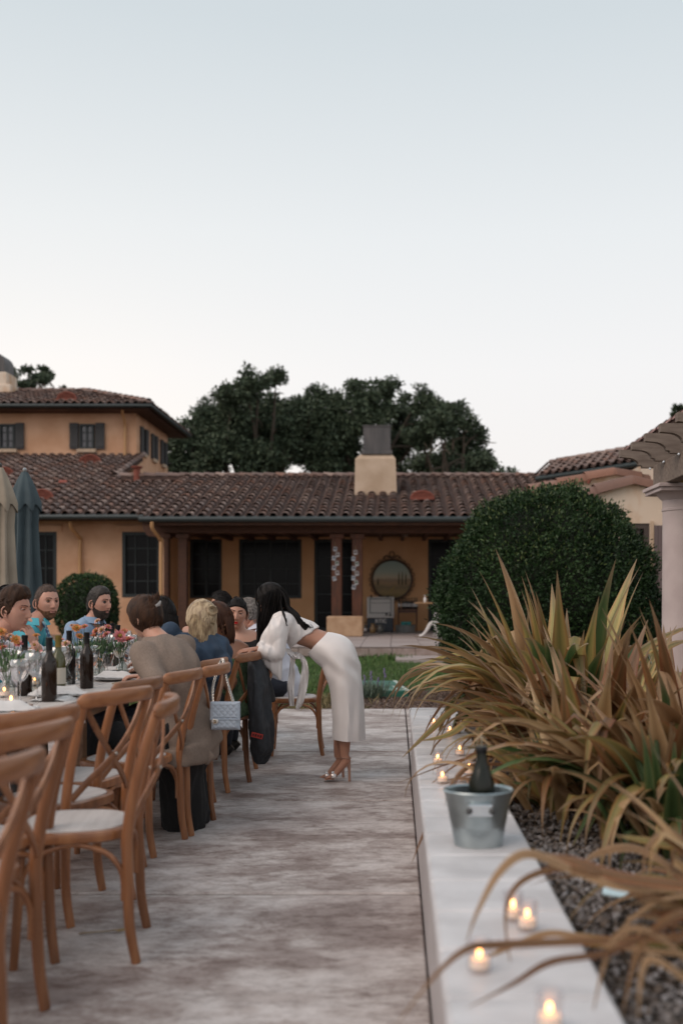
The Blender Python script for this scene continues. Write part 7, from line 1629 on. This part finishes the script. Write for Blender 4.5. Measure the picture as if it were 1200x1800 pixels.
for dy, kx, ax_, hx_ in ((-.075, 606, 603, 0), (.085, 602, 592, 0)):
    P_, R_ = prof([(604, 1165, dy, .066, .072), (607, 1205, dy, .055, .062), (kx, 1250, dy, .052, .056), (kx - 2, 1282, dy, .048, .052), (ax_ + 3, 1312, dy, .034, .036), (ax_ + 2, 1331, dy, .026, .028)]); sk.tube(P_, R_, 18, side=Yax)
    f0 = A_(ax_ + 6, 1337, dy); ball_ = A_(ax_ - 16, 1363, dy); toe = A_(ax_ - 30, 1368, dy); sk.tube([A_(ax_ + 2, 1322, dy), f0, f0.lerp(ball_, .35), f0.lerp(ball_, .75), ball_, toe], [(.026, .027), (.030, .031), (.030, .026), (.036, .022), (.040, .017), (.028, .010)], 14, side=Yax)
    for t in range(5): sk.tube([ball_ + Vector((-.01, -.026 + .013 * t, -.004)), toe + Vector((-.012 + .004 * abs(t - 1), -.026 + .013 * t, -.002))], [.0075, .006], 6)
    legs12.append((dy, ax_, f0, ball_, toe))
sh_n, sh_f = A_(494, 1096, -.165), A_(492, 1094, .165); wr_n, wr_f = at(449, 1141, 6.60), at(458, 1143, 6.78); el_n, el_f = A_(486, 1150, -.22), A_(480, 1150, .2)
for a, b, c in ((sh_n, el_n, wr_n), (sh_f, el_f, wr_f)): arm_tube(sk, a, b, c, (.042, .036, .031, .023))
hm = MB(); hand(hm, wr_n, (-.92, -.12, -.12), (.1, -.2, 1), -1, .95, 1.0); hand(hm, wr_f, (-.95, .05, -.1), (0, 0, 1), 1, .95, .9)
finish_body(r12, hd12, skin12, hm, A_(492, 1082), sk, neck_k=.85)
# skirt: waist slanted, hem clean, straight fall
sect = [(568, 1112, 0, 0), ]
def skirt_ring(xl, yl, xr, yr, b, n=44, ph=0., am=0.):
    a_, c_ = A_(xl, yl), A_(xr, yr); m = (a_ + c_) / 2; u = (c_ - a_) / 2; return [m + u * math.cos(2 * PI * j / n) * (1 + am * math.sin(7 * 2 * PI * j / n + ph)) + Vector((0, 1, 0)) * b * math.sin(2 * PI * j / n) * (1 + am * math.cos(5 * 2 * PI * j / n + ph)) for j in range(n)]
SR = [(541, 1150, 577, 1111, .124), (547, 1157, 589, 1113, .140), (555, 1165, 604, 1118, .158), (565, 1174, 618, 1130, .172), (572, 1188, 628, 1150, .176), (577, 1203, 633, 1175, .172), (580, 1222, 637, 1205, .166), (582, 1248, 639, 1240, .160), (584, 1275, 640, 1272, .158), (585, 1297, 641, 1299, .160)]
SRi = cr(SR, 5); rings = [skirt_ring(*q, ph=i * .05, am=.012 + .03 * (i / len(SRi)) ** 2) for i, q in enumerate(SRi)]
def satin_folds(P):
    out = P.copy()
    for i, p in enumerate(P):
        x = (p[0] * F / YW_) + VX; y = VY - F * (p[2] - H) / YW_; s = 0.
        s += .007 * math.sin((x - 1.1 * (y - 1150)) * .16 + p[1] * 8) * math.exp(-((y - 1170) / 26) ** 2)      # drag lines across the hip
        s += .0065 * math.sin(x * .34 + .6 * math.sin(y * .03) + p[1] * 16) * min(1, max(0, (y - 1185) / 60))
        s += .007 * noise.noise(Vector((p[0] * 14, p[1] * 10, p[2] * 7)))
        n = Vector((p[0] + .36, p[1] - YW_, 0)); n = n.normalized() if n.length > 1e-5 else n; out[i] = p + np.array([n.x, n.y, 0]) * s
    return out
inner = [[(p - sum(r, Vector()) / len(r)) * .955 + sum(r, Vector()) / len(r) for p in r] for r in rings]
mb = MB(); mb.ring_loft(rings + list(reversed(inner)), (False, False)); V_ = satin_folds(np.array([tuple(v) for v in mb.v])); mb.v = [tuple(v) for v in V_]; mb.build('skirt', satin, r12, world=True)
# blouse with cropped hem, wide bell sleeves and a tied sash
g = MB(); g.ring_loft([skirt_ring(*q, n=36) for q in cr([(510, 1139, 560, 1102, .120), (505, 1131, 548, 1093, .130), (499, 1120, 530, 1086, .150), (490, 1104, 512, 1076, .150), (486, 1092, 500, 1071, .085)], 5)])
for sgn, dy in ((-1, -.20), (1, .19)):
    sh = sh_n if sgn < 0 else sh_f; g.ball(sh, (.058, .058, .058), 14, 10)
    P_, R_ = prof([(494, 1094, dy * .8, .052, .060), (484, 1112, dy, .050, .072), (478, 1132, dy, .042, .082), (476, 1148, dy, .034, .078)], 4); g.tube(P_, R_, 22, side=Yax)
    # cuff side towards the hand
    wq = wr_n if sgn < 0 else wr_f; g.tube([A_(480, 1128, dy), A_(466, 1136, dy * .9), wq + Vector((.03, 0, .01))], [(.045, .06), (.04, .045), (.032, .034)], 18, side=Yax); eq = el_n if sgn < 0 else el_f; arm_tube(g, sh, eq, eq.lerp(wq, .92), (.056, .048, .044, .034))
    # hanging bell of the sleeve
    P_, R_ = prof([(476, 1146, dy, .040, .088), (480, 1162, dy, .034, .066), (486, 1178, dy, .026, .038), (491, 1195, dy, .014, .010)], 4); g.tube(P_, R_, 20, side=Yax)
for dy in (-.10, .10): g.tube([A_(512, 1104, dy * .6), A_(499, 1095, dy), A_(492, 1094, dy * 1.6)], [.086, .084, .072], 18)
fuse(g, 'blouse', satin, r12, .0065, 4, .009, (17, 14, 3), seed=12)
def ribbon(pts, wds, name, m, parent, th=.003, nrm=(0, -1, 0)):
    Q = cr(pts, 6); W = np.interp(np.linspace(0, 1, len(Q)), np.linspace(0, 1, len(wds)), wds); rings = []
    for i, q in enumerate(Q):
        c = A_(q[0], q[1], q[2]); fo = .012 * math.sin(i * .5); s = Vector((1, .35 * math.sin(i * .3), 0)).normalized()
        rings.append([c + s * W[i] * a + Vector((0, b + fo * a * 2, 0)) for a, b in ((-1, -th), (-.5, -th - .006), (0, -th + .004), (.5, -th - .005), (1, -th), (1, th), (0, th + .006), (-1, th))])
    MB().ring_loft(rings).build(name, m, parent, world=True)
ribbon([(516, 1146, -.06), (514, 1165, -.10), (513, 1185, -.11), (511, 1210, -.11), (513, 1241, -.11)], (.012, .018, .022, .024, .018), 'sash_tail', satin, r12)
ribbon([(520, 1146, -.05), (533, 1160, -.07), (536, 1180, -.08), (533, 1205, -.08), (527, 1235, -.08), (523, 1247, -.08)], (.012, .02, .026, .030, .026, .006), 'sash_tail', satin, r12)
ribbon([(505, 1140, -.08), (512, 1150, -.12), (520, 1158, -.12), (526, 1150, -.08)], (.012, .024, .024, .01), 'sash_knot', satin, r12)
# heels: clear strappy sandals with slim block heels
clear = glass_mat('clear_vinyl', (1, .95, .93), .05, .85); nude = mat('nude_leather', (.40, .23, .17), .3)
for dy, ax_, f0, ball_, toe in legs12:
    mb = MB(); mb.tube([f0 + Vector((.018, 0, -.012)), f0.lerp(ball_, .45) - Vector((0, 0, .030)), ball_ - Vector((0, 0, .019)), toe - Vector((.012, 0, .008))], [(.026, .005), (.022, .005), (.040, .006), (.030, .004)], 12, side=Yax)
    sh_ = mb.build('sandal', nude, r12, world=True)
    MB().tube([f0 + Vector((.012, 0, -.014)), f0 + Vector((.018, 0, -.06)), Vector((f0.x + .020, f0.y, .001))], [.016, .010, .009], 10).build('heel', nude, sh_, world=True)
    MB().tube([ball_ + Vector((.0, math.cos(a) * .043, math.sin(a) * .032 - .005)) for a in np.linspace(-.2, PI + .2, 14)], [(.016, .002)] * 14, 8, side=(1, 0, 0)).build('strap', mat('silver_strap', (.55, .50, .48), .2, metal=.5), sh_, world=True)
    MB().tube([f0 + Vector((-.004 + .02 * math.cos(a) * 0, math.cos(a) * .031, .022 + .006 * math.sin(a))) + Vector((math.sin(a) * -.034, 0, 0)) for a in np.linspace(0, 2 * PI, 18)], .003, 6).build('ankle_strap', nude, sh_, world=True)
# hair: cap, curtain on both sides, waves down the back
comb(r12, hd12, dark_hair, 350, .09, .0045, long_hairline(.078), 'down', 1.15, seed=12)
hd12.shell(long_hairline(.078), lambda X, Y, Z: .012 + .010 * ss(0, .1, Z), .003, 22, .004, (1, 1, .25)).build('hair', dark_hair, r12, world=True)
g = MB()
def px_strand(pts, r=.012, seg=6, jit=2.0, dj=.02):
    j = [random.gauss(0, jit), random.gauss(0, jit)]; q = [A_(p[0] + j[0] * (.4 + .2 * i), p[1] + j[1] * .4, p[2] + random.gauss(0, dj) * .4) for i, p in enumerate(pts)]; strand(g, q, r, seg)
for k in range(420):        # near-side curtain falling past the face
    u = random.random(); dy = -.095 + .04 * random.random(); e = random.uniform(-22, 10)
    px_strand([(479 + 12 * u, 1026 + 4 * u, -.02), (468 + 26 * u, 1048, dy), (461 + 30 * u, 1078, dy - .01), (458 + 26 * u, 1104, dy), (457 + 18 * u + random.gauss(0, 3), 1132 + e, dy + .01)], .0062)
for k in range(160):         # far side and front
    u = random.random(); dy = .03 + .07 * random.random(); px_strand([(476 + 6 * u, 1026, .02), (458 + 8 * u, 1050, dy), (455 + 8 * u, 1085, dy), (456 + 8 * u, 1115, dy), (452 + 14 * u, 1140 + random.uniform(-14, 18), dy)], .006)
for k in range(330):        # waves lying along the back
    u = random.random(); dy = random.uniform(-.10, .10); L_ = random.uniform(.6, 1); ex = 497 + 42 * L_; ey = 1084 + 21 * L_
    up_ = abs(dy) * 60; px_strand([(484, 1028, dy * .4), (499, 1046 + 6 * u, dy * .8), (504 + 3 * u, 1063 + 6 * u + up_ * .5, dy), ((503 + ex) / 2 - 1 + 4 * u, (1066 + ey) / 2 - 7 + 5 * u + up_, dy * 1.15), (ex - 8, ey - 9 + 7 * u, dy * 1.2), (ex - 1, ey - 1 + 5 * u, dy * 1.1), (ex + 4, ey - 7 + 6 * u, dy), (ex + 9, ey + random.uniform(-3, 4), dy * 1.1)], .011, 6, 1.2)
for k in range(16):         # one lock over the near shoulder
    px_strand([(492, 1055, -.11), (496, 1072, -.16), (500, 1085, -.19), (502, 1095 + random.uniform(-3, 4), -.20), (500 + random.uniform(-3, 6), 1099, -.2)], .008, 6, 1.)
g.build('long_hair', dark_hair, r12, world=True)

# ------------------------------------------------------------------ handbag and coat on the chairs
quilt = bpy.data.materials.new('quilted_leather'); quilt.use_nodes = True; N = quilt.node_tree.nodes; L = quilt.node_tree.links; b = N['Principled BSDF']; b.inputs['Base Color'].default_value = (.40, .46, .54, 1); b.inputs['Roughness'].default_value = .4
Yb_ = 5.28; bc = at(397, 1258, Yb_); bag = thing('quilted_handbag', 'light blue quilted leather handbag with chain strap hanging on a chair back', 'handbag', bc)
bw, bh, bd = 51 * Yb_ / F, 50 * Yb_ / F, .06
def quilted(w_, h_, d_, zc, yc, nx=60, nz=60, taper=.0):
    V = []; Fq = []
    for j in range(nz + 1):
        for i in range(nx + 1):
            u, v = i / nx - .5, j / nz - .5; x = u * w_; z = v * h_; k = 98.; a = abs(math.sin((x + z) * k)); c = abs(math.sin((x - z) * k)); e = min(1, 8 * min(.5 - abs(u), .5 - abs(v)) + .0)
            V.append((x, yc - d_ / 2 * e ** .4 - .0045 * min(a, c) ** .35 * e, zc + z))
    for j in range(nz):
        for i in range(nx): a = j * (nx + 1) + i; Fq.append((a, a + 1, a + nx + 2, a + nx + 1))
    return V, Fq
mb = MB(); mb.add(*quilted(bw, bh, bd, 0, 0)); V, Fq = quilted(bw, bh, bd, 0, 0); mb.add([(x, -y, z) for x, y, z in V], [tuple(reversed(f)) for f in Fq]); mb.build('bag_body', quilt, bag)
mb = MB(); mb.add(*quilted(bw * 1.01, bh * .60, .012, bh * .205, -bd / 2 + .002)); fl = mb.build('flap', quilt, bag)
MB().box((0, -bd / 2 - .004, -bh * .10), (bw * 1.0, .008, .006), bev=.002).build('flap_edge', quilt, fl, smooth=False)
goldm = mat('polished_gold', (.70, .52, .26), .22, metal=.95); cx_ = -bw * .32; cz_ = -bh * .17
MB().ball((cx_, -bd / 2 - .010, cz_), (.019, .005, .015), 20, 8).build('clasp_plate', mat('clasp_pale', (.58, .55, .52), .3, metal=.3), bag)
for s in (-1, 1): MB().tube([(cx_ + s * .0035 + s * -.0065 * math.cos(a), -bd / 2 - .0165, cz_ + .0065 * math.sin(a)) for a in np.linspace(-2.3, 2.3, 14)], .0014, 6).build('emblem_arc', goldm, bag)
ch_m = mat('silver_chain', (.60, .56, .52), .25, metal=.9); pA = at(392, 1162, 5.50) ; pB = at(411, 1236, 5.27); pC = at(374, 1240, 5.30); pts_ = [tuple(pB)] + [tuple(pB.lerp(pA, t) + Vector((0, -.03 * math.sin(PI * t), 0))) for t in (.35, .7)] + [tuple(pA + Vector((0, -.02, .01)))] + [tuple(pA.lerp(pC, t) + Vector((-.02, 0, 0))) for t in (.3, .65)] + [tuple(pC)]
Q = [Vector(q) for q in cr(pts_, 12)]; mb = MB()
for i in range(len(Q) - 1):
    c = (Q[i] + Q[i + 1]) / 2; t = (Q[i + 1] - Q[i]).normalized(); s = t.cross(Vector((0, 1, 0)) if i % 2 else Vector((1, 0, .3))).normalized(); mb.tube([c + t * .010 * math.cos(a) + s * .0058 * math.sin(a) for a in np.linspace(0, 2 * PI, 11)], .0024, 5)
mb.build('chain_strap', ch_m, bag, world=True)
coat_m = mat('dark_coat_cloth', (.022, .025, .030), .75, (.035, .038, .045), 20, bump=.2, bscale=80)
ct = thing('dark_coat', 'dark grey coat hanging over the chair back beside the white skirt', 'coat', at(455, 1345, 6.55))
g = MB(); YC_ = 6.62
def cp(px, py, dy, a, b): return (*at(px, py, YC_ + dy), a, b)
Q = cr([cp(448, 1160, .02, .12, .03), cp(452, 1176, .0, .15, .045), cp(455, 1200, 0, .16, .055), cp(457, 1230, 0, .165, .060), cp(459, 1262, 0, .165, .064), cp(461, 1295, 0, .16, .066), cp(461, 1320, 0, .14, .056), cp(456, 1340, 0, .08, .030)], 5)
g.tube([q[:3] for q in Q], [(q[3], q[4]) for q in Q], 26, side=(0, 1, 0)); g.tube([at(440, 1156, 6.5), at(456, 1154, 6.68), at(466, 1160, 6.8)], [(.03, .02)] * 3, 12); fuse(g, 'coat_body', coat_m, ct, .009, 3, .030, (14, 14, 3), seed=3)
lbx = at(452, 1293, YC_ - .20); lbl = MB().box((0, 0, 0), (.075, .004, .032), M=Matrix.Rotation(.25, 3, 'Y')).build('woven_label', mat('red_label', (.42, .04, .03), .6), ct, smooth=False); lbl.location = lbx - ct.location
for i in range(4): o = MB().box((0, 0, 0), (.010, .003, .012 + .004 * (i % 2)), M=Matrix.Rotation(.25, 3, 'Y')).build('stitching', mat('dark_stitch', (.06, .01, .01), .7), lbl, smooth=False); o.location = (-.024 + .016 * i, -.003, .006 - .004 * i)
